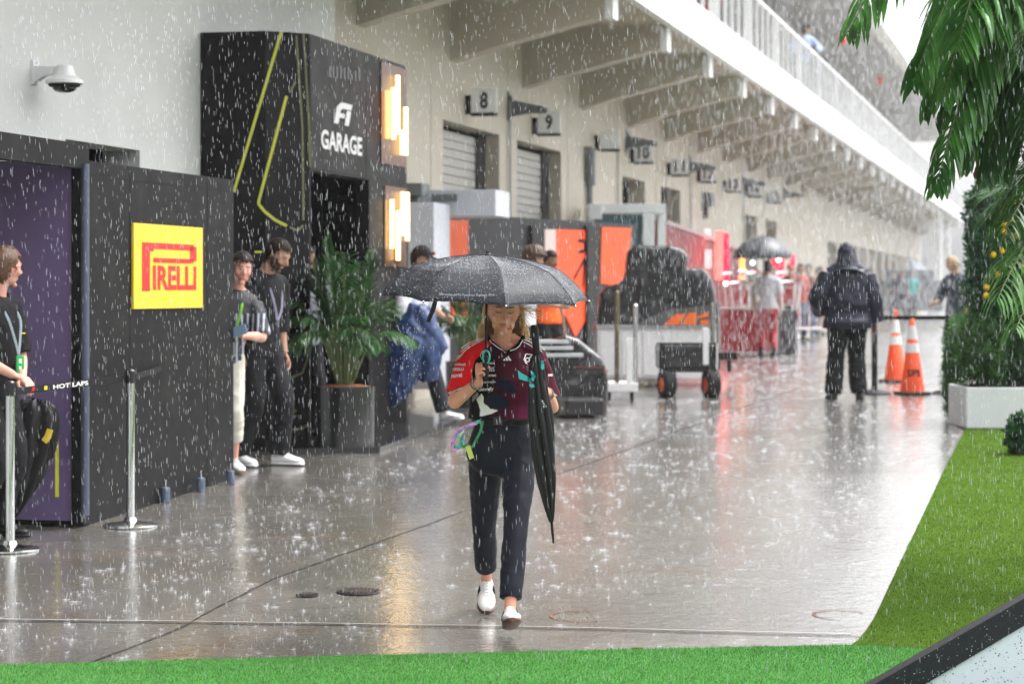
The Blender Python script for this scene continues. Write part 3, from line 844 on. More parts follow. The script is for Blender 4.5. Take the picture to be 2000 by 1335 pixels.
def head_shape(mb, M, s=1.0, fem=False, beard=False):
    n = 28; m = 40; b = len(mb.v)
    for i in range(n + 1):
        th = PI * i / n; z = math.cos(th); r = math.sin(th)
        for j in range(m):
            ph = 2 * PI * j / m; x = r * math.cos(ph); y = r * math.sin(ph)
            wx = .0785 if fem else .0755; dy = .096; hz_ = .118
            low = max(0, -z)
            X_ = x * wx * (1 - (.26 if fem else .20) * low ** 1.8)
            Y_ = y * dy
            if y > 0: Y_ *= 1 + .10 * max(0, z + .3) - .55 * low ** 1.2
            else: Y_ *= 1 - .10 * low ** 2 - .06 * max(0, z)
            if y < 0: Y_ = -abs(Y_) ** .96 * (dy ** .04)
            mb.v.append(tuple(M @ Vector((X_ * s, Y_ * s, z * hz_ * s))))
    for i in range(n):
        for j in range(m):
            j2 = (j + 1) % m; mb.f.append((b + i * m + j, b + i * m + j2, b + (i + 1) * m + j2, b + (i + 1) * m + j)); mb.m.append(0)
    def bl(c, r, rot=None):
        q = MB(); q.ball((0, 0, 0), tuple(a * s for a in r), 8)
        Mr = rot or Matrix.Identity(3)
        mb.add([M @ (Mr @ Vector(v) + Vector(c) * s) for v in q.v], q.f)
    # nose, lips, chin, cheeks, brow, lids, ears
    q = MB(); q.tube([(0, -.085, .028), (0, -.098, .004), (0, -.112 if fem else -.115, -.022), (0, -.100, -.036)], [.007, .0085, .0115, .008], 10)
    mb.add([M @ (Vector(v) * s) for v in q.v], q.f)
    for sx in (-1, 1):
        bl((sx * .0105, -.094, -.031), (.008, .010, .007))
        bl((sx * .040, -.062, -.022), (.026, .024, .024))
        bl((sx * .030, -.0765, .010), (.0145, .011, .0105))
        bl((sx * .024, -.083, .031), (.024, .011, .007))
        bl((sx * .0755, .006, -.006), (.008, .017, .030), Matrix.Rotation(sx * .35, 3, 'Z'))
        bl((sx * .038, -.030, -.070), (.022, .035, .026))
    bl((0, -.0860, -.056), (.022, .0085, .0055)); bl((0, -.0850, -.0670), (.019, .0095, .0065)); bl((0, -.076, -.062), (.030, .014, .020))
    bl((0, -.076, -.100), (.022 if fem else .027, .018, .016))
def hand(mb, wr, dr, nr, curl=.5, side=1, s=1.0, thumb=.6, spread=.06, curls=None):
    """wr wrist, dr towards fingers, nr the way the palm faces; side +1: thumb towards dr x nr"""
    wr = Vector(wr); dr = Vector(dr).normalized(); nr = Vector(nr); nr = (nr - dr * nr.dot(dr)).normalized()
    sd = dr.cross(nr).normalized() * side       # towards the thumb
    q = MB()
    P = lambda a, b, c: wr + (dr * a + sd * b + nr * c) * s
    q.tube([P(-.01, 0, 0), P(.02, .002, 0), P(.055, .004, 0), P(.085, .002, 0), P(.094, 0, 0)], [(.024 * s, .017 * s), (.032 * s, .016 * s), (.040 * s, .0155 * s), (.041 * s, .0135 * s), (.034 * s, .010 * s)], 14, flat=nr)
    mb.add(q.v, q.f)
    L = [.072, .080, .074, .058]
    for i in range(4):
        b = .030 - i * .0205; base = P(.082 - abs(i - 1.2) * .004, b, 0)
        c = (curls[i] if curls else curl) * 1.0
        a0 = c * 1.15; d = dr; p = base; pts = [P(.06, b, 0), p]; ang = 0
        sp = spread * (1.5 - i)
        for k, (fr, da) in enumerate(((.44, a0), (.31, c * 1.5), (.25, c * 1.1))):
            ang += da
            dd = (dr * math.cos(ang) + nr * math.sin(ang) + sd * sp * math.cos(ang)).normalized()
            p = p + dd * (L[i] * fr * s); pts.append(p)
        rr = [.0090 * s, .0090 * s, .0084 * s, .0078 * s, .0066 * s]
        if i == 3: rr = [a * .88 for a in rr]
        q = MB(); sp_ = smooth_path([(*a, r_) for a, r_ in zip(pts, rr)], 3)
        q.tube([Vector(a[:3]) for a in sp_], [a[3] for a in sp_], 8); mb.add(q.v, q.f)
    t0 = P(.018, .022, .004); t1 = P(.040, .047, .012 + .02 * thumb); t2 = P(.070, .056 - .03 * thumb, .018 + .034 * thumb); t3 = P(.092, .052 - .058 * thumb, .016 + .042 * thumb)
    q = MB(); q.tube([t0, t1, t2, t3], [.013 * s, .0115 * s, .0098 * s, .0078 * s], 8); mb.add(q.v, q.f)
SKIN = {'fair': (.70, .32, .21), 'pink': (.66, .34, .26), 'tan': (.42, .24, .16), 'brown': (.26, .13, .08)}
def skin_mat():
    m = mat('skin', (.5, .3, .2), .5, spec=.35, attr='Col', var=.05, vscale=30, bump=.08, bscale=300)
    m.node_tree.nodes['Principled BSDF'].inputs['Subsurface Weight'].default_value = .0
    return m
def paint_body(me, Mh, s, look):
    co = coords(me); base = np.array(SKIN[look.get('skin', 'fair')]); C_ = np.tile(base, (len(co), 1))
    Mi = Mh.inverted(); A = np.array(Mi); q = (co @ A[:3, :3].T + A[:3, 3]) / s
    x, y, z = q[:, 0], q[:, 1], q[:, 2]; ax = np.abs(x)
    hd = (np.abs(x) < .12) & (np.abs(y) < .16) & (np.abs(z) < .14)
    front = hd & (y < -.03)
    def put(mask, col, k=1.0): C_[mask] = C_[mask] * (1 - k) + np.array(col) * k
    ch = front * np.exp(-((ax - .043) / .022) ** 2 - ((z + .025) / .02) ** 2) * .35
    C_[:] = C_ * (1 - ch[:, None]) + (base * np.array([1.15, .72, .7])) * ch[:, None]
    ears = hd & (ax > .072); put(ears, base * np.array([1.1, .8, .75]), .6)
    hairc = np.array(look.get('hair_col', (.05, .03, .02)))
    if look.get('beard'):
        b = front & (z < -.036 + .5 * np.maximum(0, ax - .040)) & (z > -.125) & ~((ax < .019) & (np.abs(z + .061) < .010)) & ~((ax < .013) & (z > -.046))
        b |= hd & (z < -.005) & (z > -.12) & (ax > .055) & (y < -.005) & (y > -.06)
        put(b, hairc, look['beard'])
    put(front & (ax < .0235) & (np.abs(z + .0615) < .0105 * (1 - (ax / .028) ** 2) + .0006) & (y < -.08), look.get('lips', (.50, .16, .14)), .8)
    bz = .0315 + .002 - np.abs(ax - .031) * .12
    put(front & (ax > .011) & (ax < .049) & (np.abs(z - bz) < .0035), look.get('brow', hairc), .8)
    if look.get('eyes') == 'closed':
        put(front & (np.abs(ax - .030) < .017) & (np.abs(z - (.003 + ((ax - .03) / .017) ** 2 * .0035)) < .0030), (.03, .018, .014), .9)
        put(front & (np.abs(ax - .030) < .017) & (np.abs(z - .010) < .007), base * .62, .4)
    else:
        e = front & (np.abs(ax - .030) < .0125) & (np.abs(z - .008) < .0050 * (1 - ((ax - .03) / .014) ** 2) + .0008)
        put(e, (.5, .48, .46)); put(e & (np.abs(ax - .030) < .0052), (.04, .025, .02))
        put(front & (np.abs(ax - .030) < .014) & (np.abs(z - .0138) < .0016), (.03, .02, .015), .9)
    paint(me, np.clip(C_, 0, 1))
def shoe(foot, ank, yaw, pitch, s, cols, parent, name='shoe', stripes=False, sole_h=.022, boot=False):
    """ank: ankle joint; toes point to -Y rotated by yaw; cols (upper, sole)"""
    M = Matrix.Translation(Vector(ank)) @ Matrix.Rotation(yaw, 4, 'Z') @ Matrix.Rotation(pitch, 4, 'X')
    zb = -.075 * s
    secs = [(.055, .022, .050), (.048, .033, .075), (.02, .037, .088), (-.02, .039, .088), (-.06, .041, .070), (-.10, .046, .056), (-.14, .047, .046), (-.175, .040, .038), (-.195, .026, .026), (-.201, .010, .012)]
    def loft(z0, hf, wf, ex=0, name_=None):
        m = MB(); sp = smooth_path(secs, 3); n = 16; b = 0
        for yy, w_, h_ in sp:
            for j in range(n):
                a = 2 * PI * j / n; cx, cz = math.cos(a), math.sin(a)
                X_ = w_ * wf * math.copysign(abs(cx) ** .7, cx); Z_ = z0 + hf(h_) * (.5 + .5 * math.copysign(abs(cz) ** .8, cz))
                if cz > 0: X_ *= 1 - .35 * cz * (hf(h_) > .03)
                m.v.append(tuple(M @ Vector((X_ * s, (yy * (1 + ex)) * s, zb + Z_ * s))))
        k = len(sp)
        for i in range(k - 1):
            for j in range(n):
                j2 = (j + 1) % n; m.f.append((i * n + j, i * n + j2, (i + 1) * n + j2, (i + 1) * n + j)); m.m.append(0)
        m.f.append(tuple(reversed(range(n)))); m.m.append(0); m.f.append(tuple((k - 1) * n + j for j in range(n))); m.m.append(0)
        return m
    up = loft(sole_h * .7, lambda h: h, 1.0)
    if boot: up.tube([M @ Vector((0, 0, .0)), M @ Vector((0, .005 * s, .10 * s))], [.045 * s, .05 * s], 14)
    o = up.build(name, cols[0], foot, smooth=50)
    lo = loft(0, lambda h: sole_h, 1.07, .03); lo.build('sole', cols[1], o, smooth=40)
    if len(cols) > 2:
        m = MB()
        for i in range(5):
            yy = -.035 - i * .018; zz = .088 - i * .0085
            for sx in (-1, 1):
                m.tube([M @ Vector((sx * .018 * s, yy * s, zb + (zz + .012) * s)), M @ Vector((-sx * .010 * s, (yy - .012) * s, zb + (zz + .014) * s))], .0028 * s, 5)
        m.build('lace', cols[2], o)
        if stripes:
            m = MB()
            for i in range(3):
                for sx in (-1, 1):
                    yy = -.045 - i * .020
                    a = M @ Vector((sx * .040 * s, yy * s, zb + .030 * s)); b_ = M @ Vector((sx * .029 * s, (yy + .016) * s, zb + .074 * s))
                    ax_ = (M.to_3x3() @ Vector((sx, 0, 0))) * .0045 * s
                    m.tube([a + ax_, (a + b_) / 2 + ax_ * 1.6, b_ + ax_], (.0030 * s), 6)
            m.build('stripe', mat('black_leather', (.015, .015, .015), .4), o)
    return o
def hair_cap(parent, Mh, s, col, length=.03, curl=1.0, n=420, line=.045, vol=.010, seed=1, name='hair', sides=True, top=1.0, r0=.0032):
    r = random.Random(seed); m = MB(); nn = 22; mm = 34; idx = {}
    mi = mat('hair_%.2f_%.2f_%.2f' % col, col, .5, var=.35, vscale=60, bump=.3, bscale=200)
    def surf(th, ph, off):
        x = math.sin(th) * math.cos(ph); y = math.sin(th) * math.sin(ph); z = math.cos(th)
        Y_ = y * (.096 * (1.10 if y > 0 else .95) + off); 
        return Vector((x * (.0755 + off), Y_, z * (.118 + off)))
    def ok(th, ph):
        y = math.sin(ph); z = math.cos(th) * .118
        zl = line if y < -.45 else (line + (-.10 - line) * min(1, (y + .45) / .75))
        if abs(math.cos(ph)) > .8 and sides: zl = min(zl, -.0) if y > -.35 else zl
        return z > zl
    q = {}
    for i in range(nn + 1):
        for j in range(mm):
            th = PI * .84 * i / nn; ph = 2 * PI * j / mm
            if ok(th, ph):
                o_ = vol * (top if math.cos(th) > .3 else 1) + .005 * noise.noise(surf(th, ph, 0) * 60)
                q[(i, j)] = len(m.v); m.v.append(tuple(Mh @ (surf(th, ph, o_) * s)))
    for i in range(nn):
        for j in range(mm):
            ks = [(i, j), (i, (j + 1) % mm), (i + 1, (j + 1) % mm), (i + 1, j)]
            if all(k in q for k in ks): m.f.append([q[k] for k in ks]); m.m.append(0)
    for _ in range(n):
        th = math.acos(r.uniform(-.75, 1)); ph = r.uniform(0, 2 * PI)
        if not ok(th, ph): continue
        p = surf(th, ph, vol * .6); nrm = p.normalized()
        d = (nrm * .6 + Vector((r.uniform(-1, 1), r.uniform(-1, 1), r.uniform(-.8, .3))) * .9 * curl + Vector((0, .3, -.5)) * (1 - curl)).normalized()
        pts = [p]; rr = [r0]
        for k in range(4):
            d = (d + Vector((r.uniform(-1, 1), r.uniform(-1, 1), r.uniform(-1, 1))) * .7 * curl - nrm * .35 - Vector((0, 0, .2))).normalized()
            p = p + d * length / 4; pts.append(p); rr.append(r0 * (1 - k * .2))
        m.tube([Mh @ (a * s) for a in pts], [a * s for a in rr], 4, caps=False)
    return m.build(name, mi, parent, smooth=60)

def person(name_label, loc, yaw=0.0, H=1.75, voxel=.008, look=None, head=(0, 0, 0), lean=0.0, side_lean=0.0, arms=None, legs=None,
           top=None, bottom=None, shoes=None, shoulders=1.0, belly=0.0, build=1.0, group=None, hair=None, cls='person', turn=0.0, fem=False, trs=None, arm_r=1.0, sh_z=1.375, stripes=False, head_up=0.0):
    """local frame: faces -Y, their left hand at +X. arms: {'l':(wrist, elbow_hint, dir, palm, curl)}, legs: {'l':(ankle, knee_hint, foot_yaw, pitch)} in local metres"""
    look = look or {}; s = H / 1.75; loc = Vector(loc)
    Rz = Matrix.Rotation(yaw, 4, 'Z')
    def L2(p): return Rz @ Vector(p)          # local -> root space
    hipz = .925 * s
    Tup = Matrix.Translation((0, 0, hipz)) @ Matrix.Rotation(side_lean, 4, 'Y') @ Matrix.Rotation(lean, 4, 'X') @ Matrix.Rotation(turn, 4, 'Z') @ Matrix.Translation((0, 0, -hipz))
    up = lambda x, y, z: Tup @ Vector((x, y, z))
    sw = .185 * s * shoulders
    Mh = Tup @ Matrix.Translation((0, -.012 * s, 1.515 * s + head_up)) @ Matrix.Rotation(head[0], 4, 'Z') @ Matrix.Rotation(head[1], 4, 'X') @ Matrix.Rotation(head[2], 4, 'Y') @ Matrix.Translation((0, -.018 * s, .115 * s))
    MhR = Rz @ Mh
    body = MB()
    head_shape(body, MhR, s, fem)
    nb = L2(up(0, .01 * s, 1.42 * s)); nt_ = MhR @ Vector((0, .022 * s, -.06 * s))
    limb(body, [nb, nb.lerp(nt_, .4), nt_], [(.066 * s, .06 * s), .056 * s * (.88 if fem else 1), .055 * s * (.88 if fem else 1)])
    tb = build
    trs = trs or [(0, 0, .86, .145 * tb, .10), (0, 0, .95, .155 * tb, .105), (0, -.01 * belly, 1.06, .135 * tb + .02 * belly, .10 + .05 * belly), (0, -.005, 1.18, .145 * tb, .105 + .02 * belly), (0, 0, 1.30, .162 * tb * shoulders, .105), (0, .005, 1.40, .14 * shoulders, .085), (0, .008, 1.45, .07, .06)]
    def torso(mb, inf, z_lo=None, extra=None):
        t = MB(); rs = [(a * s, b * s, z * s, rx * s + inf, ry * s + inf) for a, b, z, rx, ry in trs if z_lo is None or z * s >= z_lo - .001]
        if extra: rs = extra + rs
        rings(t, rs)
        mb.add([L2(up(*v)) if v[2] > hipz else L2(v) for v in t.v], t.f)
    torso(body, -.014)
    A = {}
    for sd, sx in (('l', 1), ('r', -1)):
        sh = L2(up(sx * sw, .005 * s, sh_z * s))
        a = (arms or {}).get(sd) or ((sx * (sw + .05), -.03, .80 * s), (sx * .5, 1, 0), (0, -.15, -1), (-sx, 0, 0), .25)
        wr = L2(a[0]) if not isinstance(a[0], str) else None
        l1, l2 = .285 * s, .255 * s
        d = wr - sh
        if d.length > (l1 + l2) * .99: wr = sh + d.normalized() * (l1 + l2) * .99
        el = ik(sh, wr, l1, l2, L2(a[1]))
        A[sd] = (sh, el, wr)
        limb(body, [L2(up(sx * .035 * s, .012 * s, (sh_z + .085) * s)), L2(up(sx * sw * .6, .008 * s, (sh_z + .03) * s)), sh], [.040 * s, .042 * s, .04 * s])
        limb(body, [sh, sh.lerp(el, .5), el, el.lerp(wr, .3), wr], [.046 * s * arm_r, .043 * s * arm_r, .037 * s * arm_r, .038 * s * arm_r, (.025 * s, .022 * s)])
        hd = L2(a[2]).normalized(); pn = L2(a[3]).normalized()
        side = 1 if (hd.cross(pn)).dot(L2((0, 0, 1)) if abs(hd.z) < .8 else L2((0, -1, 0))) > 0 else -1
        if len(a) > 5 and a[5]: side = a[5]
        hand(body, wr, hd, pn, a[4], side, s, **(a[6] if len(a) > 6 else {}))
    Lg = {}
    for sd, sx in (('l', 1), ('r', -1)):
        hp = L2((sx * .088 * s, 0, .90 * s))
        a = (legs or {}).get(sd) or ((sx * .11 * s, .02, .085 * s), (0, -1, 0), sx * .2, 0)
        an = L2(a[0]); l1 = l2 = .425 * s
        kn = ik(hp, an, l1, l2, L2(a[1]))
        Lg[sd] = (hp, kn, an, a[2], a[3])
        limb(body, [hp, hp.lerp(kn, .5), kn, kn.lerp(an, .35), an.lerp(kn, .15), an], [.070 * s * tb, .062 * s, .046 * s, .048 * s, .031 * s, .030 * s])
        M = Matrix.Translation(an) @ Matrix.Rotation(yaw + a[2], 4, 'Z') @ Matrix.Rotation(a[3], 4, 'X')
        limb(body, [M @ Vector((0, .03 * s, -.035 * s)), M @ Vector((0, -.06 * s, -.035 * s)), M @ Vector((0, -.16 * s, -.055 * s))], [.024 * s, .03 * s, .014 * s])
    me = remesh(body, voxel, 3); paint_body(me, MhR, s, look)
    root = mesh_obj('person', me, skin_mat(), None, loc)
    tag(root, name_label, 'person', group)
    out = dict(root=root, A=A, L=Lg, Mh=MhR, s=s, Rz=Rz, up=up, L2=L2)
    def child(nm, mb, vx, m, fold=0, sc=(7, 7, 16), sm=3, seed=0, col=None):
        me_ = remesh(mb, vx, sm)
        if fold: folds(me_, fold, sc, seed)
        if col is not None: col(me_)
        return mesh_obj(nm, me_, m, root)
    if bottom:
        b = MB(); rs = [(0, .005, .765 * s, .045 * s, .04 * s), (0, 0, .80 * s, .155 * s * tb, .105 * s), (0, .005, .88 * s, .172 * s * tb, .118 * s), (0, 0, .96 * s, .165 * s * tb, .112 * s + .03 * belly), (0, 0, 1.02 * s, .150 * s * tb, .105 * s + .04 * belly)]
        rs = [(a * s, b_ * s, z * s, rx * s, ry * s) for a, b_, z, rx, ry in bottom['rings']] if 'rings' in bottom else rs
        t = MB(); rings(t, rs); b.add([L2(v) for v in t.v], t.f)
        inf = bottom.get('loose', .014)
        for sd in 'lr':
            hp, kn, an, _, _ = Lg[sd]
            end = bottom.get('end', .05); end = end[sd] if isinstance(end, dict) else end
            ae = an + (kn - an) * (end if end < .9 else .9) * 1.0
            if bottom.get('shorts'): ae = kn.lerp(hp, .1)
            pts = [hp + Vector((0, 0, .02)), hp.lerp(kn, .5), kn, kn.lerp(ae, .5), ae]; rad = [.082 * s * tb + inf, .070 * s + inf, .052 * s + inf, .050 * s + inf * 1.1, .042 * s + inf * 1.2]
            if bottom.get('shorts'): pts = [hp, hp.lerp(ae, .6), ae]; rad = [.085 * s + inf, .080 * s + inf, .078 * s + inf]
            limb(b, pts, rad)
        out['bottom'] = child('trousers', b, bottom.get('vx', voxel * 1.2), bottom['mat'], bottom.get('fold', .009) * .7, (7, 7, 11), 5, seed=loc.x)
    if top:
        b = MB(); inf = top.get('loose', .012)
        zl = top.get('hem', .90) * s
        ex = [(0, 0, zl, .165 * s * tb + inf + top.get('flare', 0), .115 * s + inf + .04 * belly), (0, 0, zl + .07 * s, .160 * s * tb + inf + top.get('flare', 0) * .7, .112 * s + inf + .05 * belly)]
        rs = [(a * s, b_ * s, z * s, rx * s + inf, ry * s + inf) for a, b_, z, rx, ry in trs if z > (zl / s) + .09]
        t = MB(); rings(t, ex + rs); b.add([L2(up(*v)) if v[2] > hipz else L2(v) for v in t.v], t.f)
        fr = top.get('sleeve', 1.9)     # 1 = elbow, 2 = wrist
        for sd in 'lr':
            sh, el, wr = A[sd]
            r1 = .054 * s * arm_r + inf; r2 = .043 * s * arm_r + inf; r3 = .030 * s + inf
            sx = 1 if sd == 'l' else -1
            limb(b, [L2(up(sx * .045 * s, .012 * s, (sh_z + .060) * s)), L2(up(sx * sw * .6, .008 * s, (sh_z + .025) * s)), sh], [.040 * s + inf, .046 * s + inf, .046 * s + inf])
            if fr <= 1: e = sh.lerp(el, fr); limb(b, [sh, sh.lerp(e, .5), e], [r1, r1, r1 * .96])
            else: e = el.lerp(wr, fr - 1); limb(b, [sh, sh.lerp(el, .5), el, el.lerp(e, .5), e], [r1, r1 * .95, r2, r2 * .97, r3 * 1.15])
            limb(b, [L2(up(0, .005 * s, (sh_z + .02) * s)), sh], [(.06 * s + inf), .052 * s + inf])
        if top.get('collar', True):
            limb(b, [L2(up(0, .01 * s, 1.41 * s)), L2(up(0, .002 * s, 1.462 * s))], [(.075 * s + inf, .07 * s + inf), (.055 * s + inf, .055 * s + inf)])
        if top.get('hood') == 'up':
            q = MB(); q.ball((0, 0, 0), 1, 12)
            b.add([MhR @ Vector((v[0] * (.108 - .012 * v[2]) * s, (v[1] * .128 + .018) * s, (v[2] * .142 - .004) * s)) for v in q.v], q.f)
            limb(b, [L2(up(0, .03 * s, 1.36 * s)), nb, MhR @ Vector((0, .03 * s, -.06 * s)), MhR @ Vector((0, .02 * s, .02 * s))], [.20 * s, .155 * s, .115 * s, .10 * s])
            for sx in (-1, 1): limb(b, [L2(up(sx * .05, .02, 1.47 * s)), L2(up(sx * sw * .95, .01, 1.385 * s))], [.09 * s, .085 * s])
        out['top'] = child(top.get('name', 'shirt'), b, top.get('vx', voxel * 1.2), top['mat'], top.get('fold', .009) * .8, top.get('fsc', (6, 6, 8)), seed=loc.y, col=top.get('paint'))
    if shoes:
        for sd in 'lr':
            hp, kn, an, fy, fpx = Lg[sd]
            shoe(root, an + loc, yaw + fy, fpx, s, shoes, root, stripes=stripes, boot=len(shoes) == 2 and shoes[0].name.startswith('boot'))
    if hair is not None:
        hair_cap(root, Matrix.Translation(loc) @ MhR, s, look.get('hair_col', (.05, .03, .02)), **hair)
    return out
# ================================================================== the walking woman
WL0 = Vector((X(982, 11.4), 11.4, 0.0))
def topx(co, loc):
    w_ = co + np.array(loc)
    return 1000 + F * w_[:, 0] / w_[:, 1], HOR - F * (w_[:, 2] - CAMZ) / w_[:, 1]
Z5 = lambda pts: [(860 + a / 5.34, 580 + b / 5.34) for a, b in pts]
def shirt_paint(me):
    co = coords(me); px, py = topx(co, WL0); nn = normals(me)
    blk = np.array((.008, .008, .010)); mar = np.array((.058, .005, .016)); C_ = np.tile(blk, (len(co), 1))
    k = np.clip((px - 945) / 50, 0, 1)[:, None]; C_ = C_ * (1 - k) + mar * k
    k = (np.clip((py - 765) / 45, 0, 1) * np.clip((px - 985) / 35, 0, 1))[:, None] * .8; C_ = C_ * (1 - k) + np.array((.16, .018, .07)) * k
    fr = co[:, 1] < .02
    red = in_poly([(840, 600), (956, 640), (962, 668), (946, 686), (928, 703), (923, 722), (921, 745), (921, 775), (840, 800)], px, py)
    C_[red] = (.78, .012, .014)
    navy = np.array((.014, .014, .030))
    for P in ([(560, 880), (640, 845), (720, 870), (812, 970), (770, 1000), (680, 990), (600, 950)], [(470, 1050), (560, 990), (640, 1020), (710, 1080), (720, 1130), (650, 1170), (560, 1160), (490, 1110)]):
        C_[in_poly(Z5(P), px, py) & fr] = navy
    for P in ([(375, 1065), (430, 1005), (452, 1040), (450, 1100), (520, 1162), (606, 1180), (545, 1212), (430, 1242), (410, 1238), (418, 1180), (398, 1115)], [(268, 1250), (322, 1188), (338, 1252)]):
        C_[in_poly(Z5(P), px, py) & fr] = (.78, .78, .76)
    C_[in_poly(Z5([(300, 1120), (330, 1040), (385, 985), (400, 1020), (345, 1085)]), px, py) & fr] = (.35, .33, .32)
    # sleeve hems
    def hem(ax, ay, bx, by, sgn):
        d = ((px - ax) * (by - ay) - (py - ay) * (bx - ax)) / math.hypot(bx - ax, by - ay) * sgn
        return d
    d = hem(876, 765, 914, 750, -1); m = (px < 922) & (px > 860) & (py > 735)
    C_[m & (d > 0)] = blk; C_[m & (d > 1.2) & (d < 3.6)] = (.75, .75, .75)
    d = hem(1072, 762, 1085, 772, -1); m = (px > 1066) & (py > 745)
    C_[m & (d > -2)] = blk; C_[m & (d > -2) & (d < 1.5)] = (.75, .75, .75)
    paint(me, C_)
SHM = mat('jersey', (.1, .1, .1), .62, attr='Col', bump=.25, bscale=500, spec=.1)
TRM = mat('navy_twill', (.007, .008, .017), .55, bump=.2, bscale=350, var=.1, vscale=6, spec=.22)
wtrs = [(0, 0, .86, .16, .11), (0, 0, .95, .165, .11), (-.012, 0, 1.07, .128, .098), (-.006, -.005, 1.15, .138, .105), (0, -.012, 1.26, .152, .122), (.004, 0, 1.37, .150, .095), (.006, .008, 1.425, .125, .078), (.006, .01, 1.465, .085, .062), (.006, .012, 1.495, .055, .05)]
RH = ((-.110, -.30, 1.215), (-.75, .5, -1), (-.12, -.62, .78), (1, 0, 0), .98, 1, dict(thumb=1.0))
LH = ((.214, -.25, 1.160), (.35, .5, -1), (-.32, -.66, .66), (-1, -.05, 0), .92, -1, dict(thumb=.9))
wm = person('woman in red and maroon team shirt walking under a black umbrella', WL0, 0, H=1.664, voxel=.0036, fem=True,
    look=dict(skin='fair', hair_col=(.40, .27, .13), eyes='closed', brow=(.10, .06, .035), lips=(.50, .12, .12)),
    head=(.04, .20, .03), lean=.01, trs=wtrs, shoulders=.88, arm_r=.90, sh_z=1.405, stripes=True, head_up=.013,
    arms={'r': RH, 'l': LH},
    legs={'r': ((-.086, .40, .160), (-.16, -1, 0), .02, .42), 'l': ((.034, -.37, .108), (.06, -1, 0), .08, -.30)},
    top=dict(mat=SHM, loose=.013, sleeve=.84, hem=1.075, fold=.0045, collar=False, vx=.0036, paint=shirt_paint, fsc=(6, 6, 9)),
    bottom=dict(mat=TRM, loose=.011, end={'r': .24, 'l': .17}, fold=.0062, vx=.006, rings=[(-.004, .008, .765, .03, .03), (-.004, .006, .80, .135, .10), (-.004, .012, .88, .186, .125), (-.004, .005, .96, .170, .115), (-.008, 0, 1.03, .140, .105), (-.012, 0, 1.10, .133, .100)]),
    shoes=(mat('white_leather', (.72, .71, .69), .45), mat('gum_sole', (.085, .022, .012), .4), mat('white_lace', (.8, .8, .8), .6)))
WR = wm['root']
# neckline: open the shirt
sm_ = wm['top'].data
co = coords(sm_); px, py = topx(co, WL0)
NECK = [(948, 600), (952.5, 655), (958, 667), (972, 679), (989, 689), (1006, 680), (1017, 668), (1022, 656), (1026, 600)]
cut = (in_poly(NECK, px, py) & (co[:, 1] < .055)) | ((np.hypot(co[:, 0] - .006, co[:, 1] - .01) < .073) & (co[:, 2] > 1.385))
bm = bmesh.new(); bm.from_mesh(sm_); bm.verts.ensure_lookup_table()
bmesh.ops.delete(bm, geom=[bm.verts[i] for i in np.nonzero(cut)[0]], context='VERTS'); bm.to_mesh(sm_); bm.free()
sm_.shade_smooth()
def bvh_of(objs):
    vs = []; fs = []
    for o in objs:
        b = len(vs); off = rootloc(o)
        vs += [v.co + off for v in o.data.vertices]; fs += [[b + i for i in p.vertices] for p in o.data.polygons]
    return BVHTree.FromPolygons(vs, fs)
CAMV = Vector((0, 0, CAMZ))
def hitpx(bvh, px, py, lift=.001, fallback=11.3):
    d = Vector(((px - 1000) / F, 1, (HOR - py) / F)).normalized()
    h = bvh.ray_cast(CAMV, d)
    if h[0] is None: return W(px, py, fallback)
    n = h[1]; 
    if n.dot(d) > 0: n = -n
    return h[0] + n * lift
bs_ = bvh_of([wm['top'], WR])
bshirt = bvh_of([wm['top']])
blk_c = mat('black_knit', (.008, .008, .009), .7); wht_c = mat('white_print', (.74, .74, .74), .5)
def on_px(path, lift, n=5):
    return [hitpx(bs_, a, b, lift) for a, b in [tuple(q) for q in smooth_path(path, n)]]
cpath = [(951.5, 651), (955, 663), (970, 677), (989, 688.5), (1007, 679), (1018, 666), (1022.5, 655)]
m = MB(); m.tube(on_px(cpath, .002), .0105, 8); m.build('collar', blk_c, wm['top'])
m = MB(); m.tube(on_px([(953, 655), (959, 668), (972, 680), (984, 687)], .0135), .0024, 6); m.tube(on_px([(985, 690), (1006, 683), (1019, 669), (1023, 658)], .0135), .0024, 6); m.build('collar_stripe', wht_c, wm['top'])
m = MB()
for dy in (0, 6.5, 13):
    m.tube([hitpx(bs_, a, b + dy * (.25 + .75 * i / 9), .0012) for i, (a, b) in enumerate([tuple(q) for q in smooth_path([(949, 657), (930, 664), (912, 672), (901, 680)], 3)])], .0022, 5)
    m.tube([hitpx(bs_, a - dy * .9, b + dy * .5, .0012) for i, (a, b) in enumerate([tuple(q) for q in smooth_path([(1026, 659), (1040, 664), (1054, 673), (1064, 684)], 3)])], .0022, 5)
m.build('shoulder_stripe', wht_c, wm['top'])
def shirt_text(mb, txt, zx0, zy0, zx1, zy1, rot=0.0, **kw):
    """text in the enlarged-crop frame mapped to the shirt surface"""
    x0, y0 = 860 + zx0 / 5.34, 580 + zy0 / 5.34; x1, y1 = 860 + zx1 / 5.34, 580 + zy1 / 5.34
    xy, fs, w_ = text2d(txt, y1 - y0, width=x1 - x0, **kw)
    cr, sr = math.cos(rot), math.sin(rot)
    P = []
    for a, b in xy:
        P.append(hitpx(bshirt, x0 + a * cr + b * sr * 0, y1 - b - a * sr, .0035))
    mb.add(P, fs)
m = MB()
shirt_text(m, 'einhell', 145, 688, 262, 716, -.03, offset=.02)
shirt_text(m, 'PIRELLI', 132, 742, 243, 772, .04, offset=.03)
shirt_text(m, 'nuvei', 122, 800, 228, 846, .10, offset=.03)
shirt_text(m, 'BOSCH', 488, 682, 565, 700, offset=.02)
shirt_text(m, 'UBS', 470, 732, 566, 776, offset=.0)
shirt_text(m, 'CROWDSTRIKE', 440, 808, 582, 830, offset=.02)
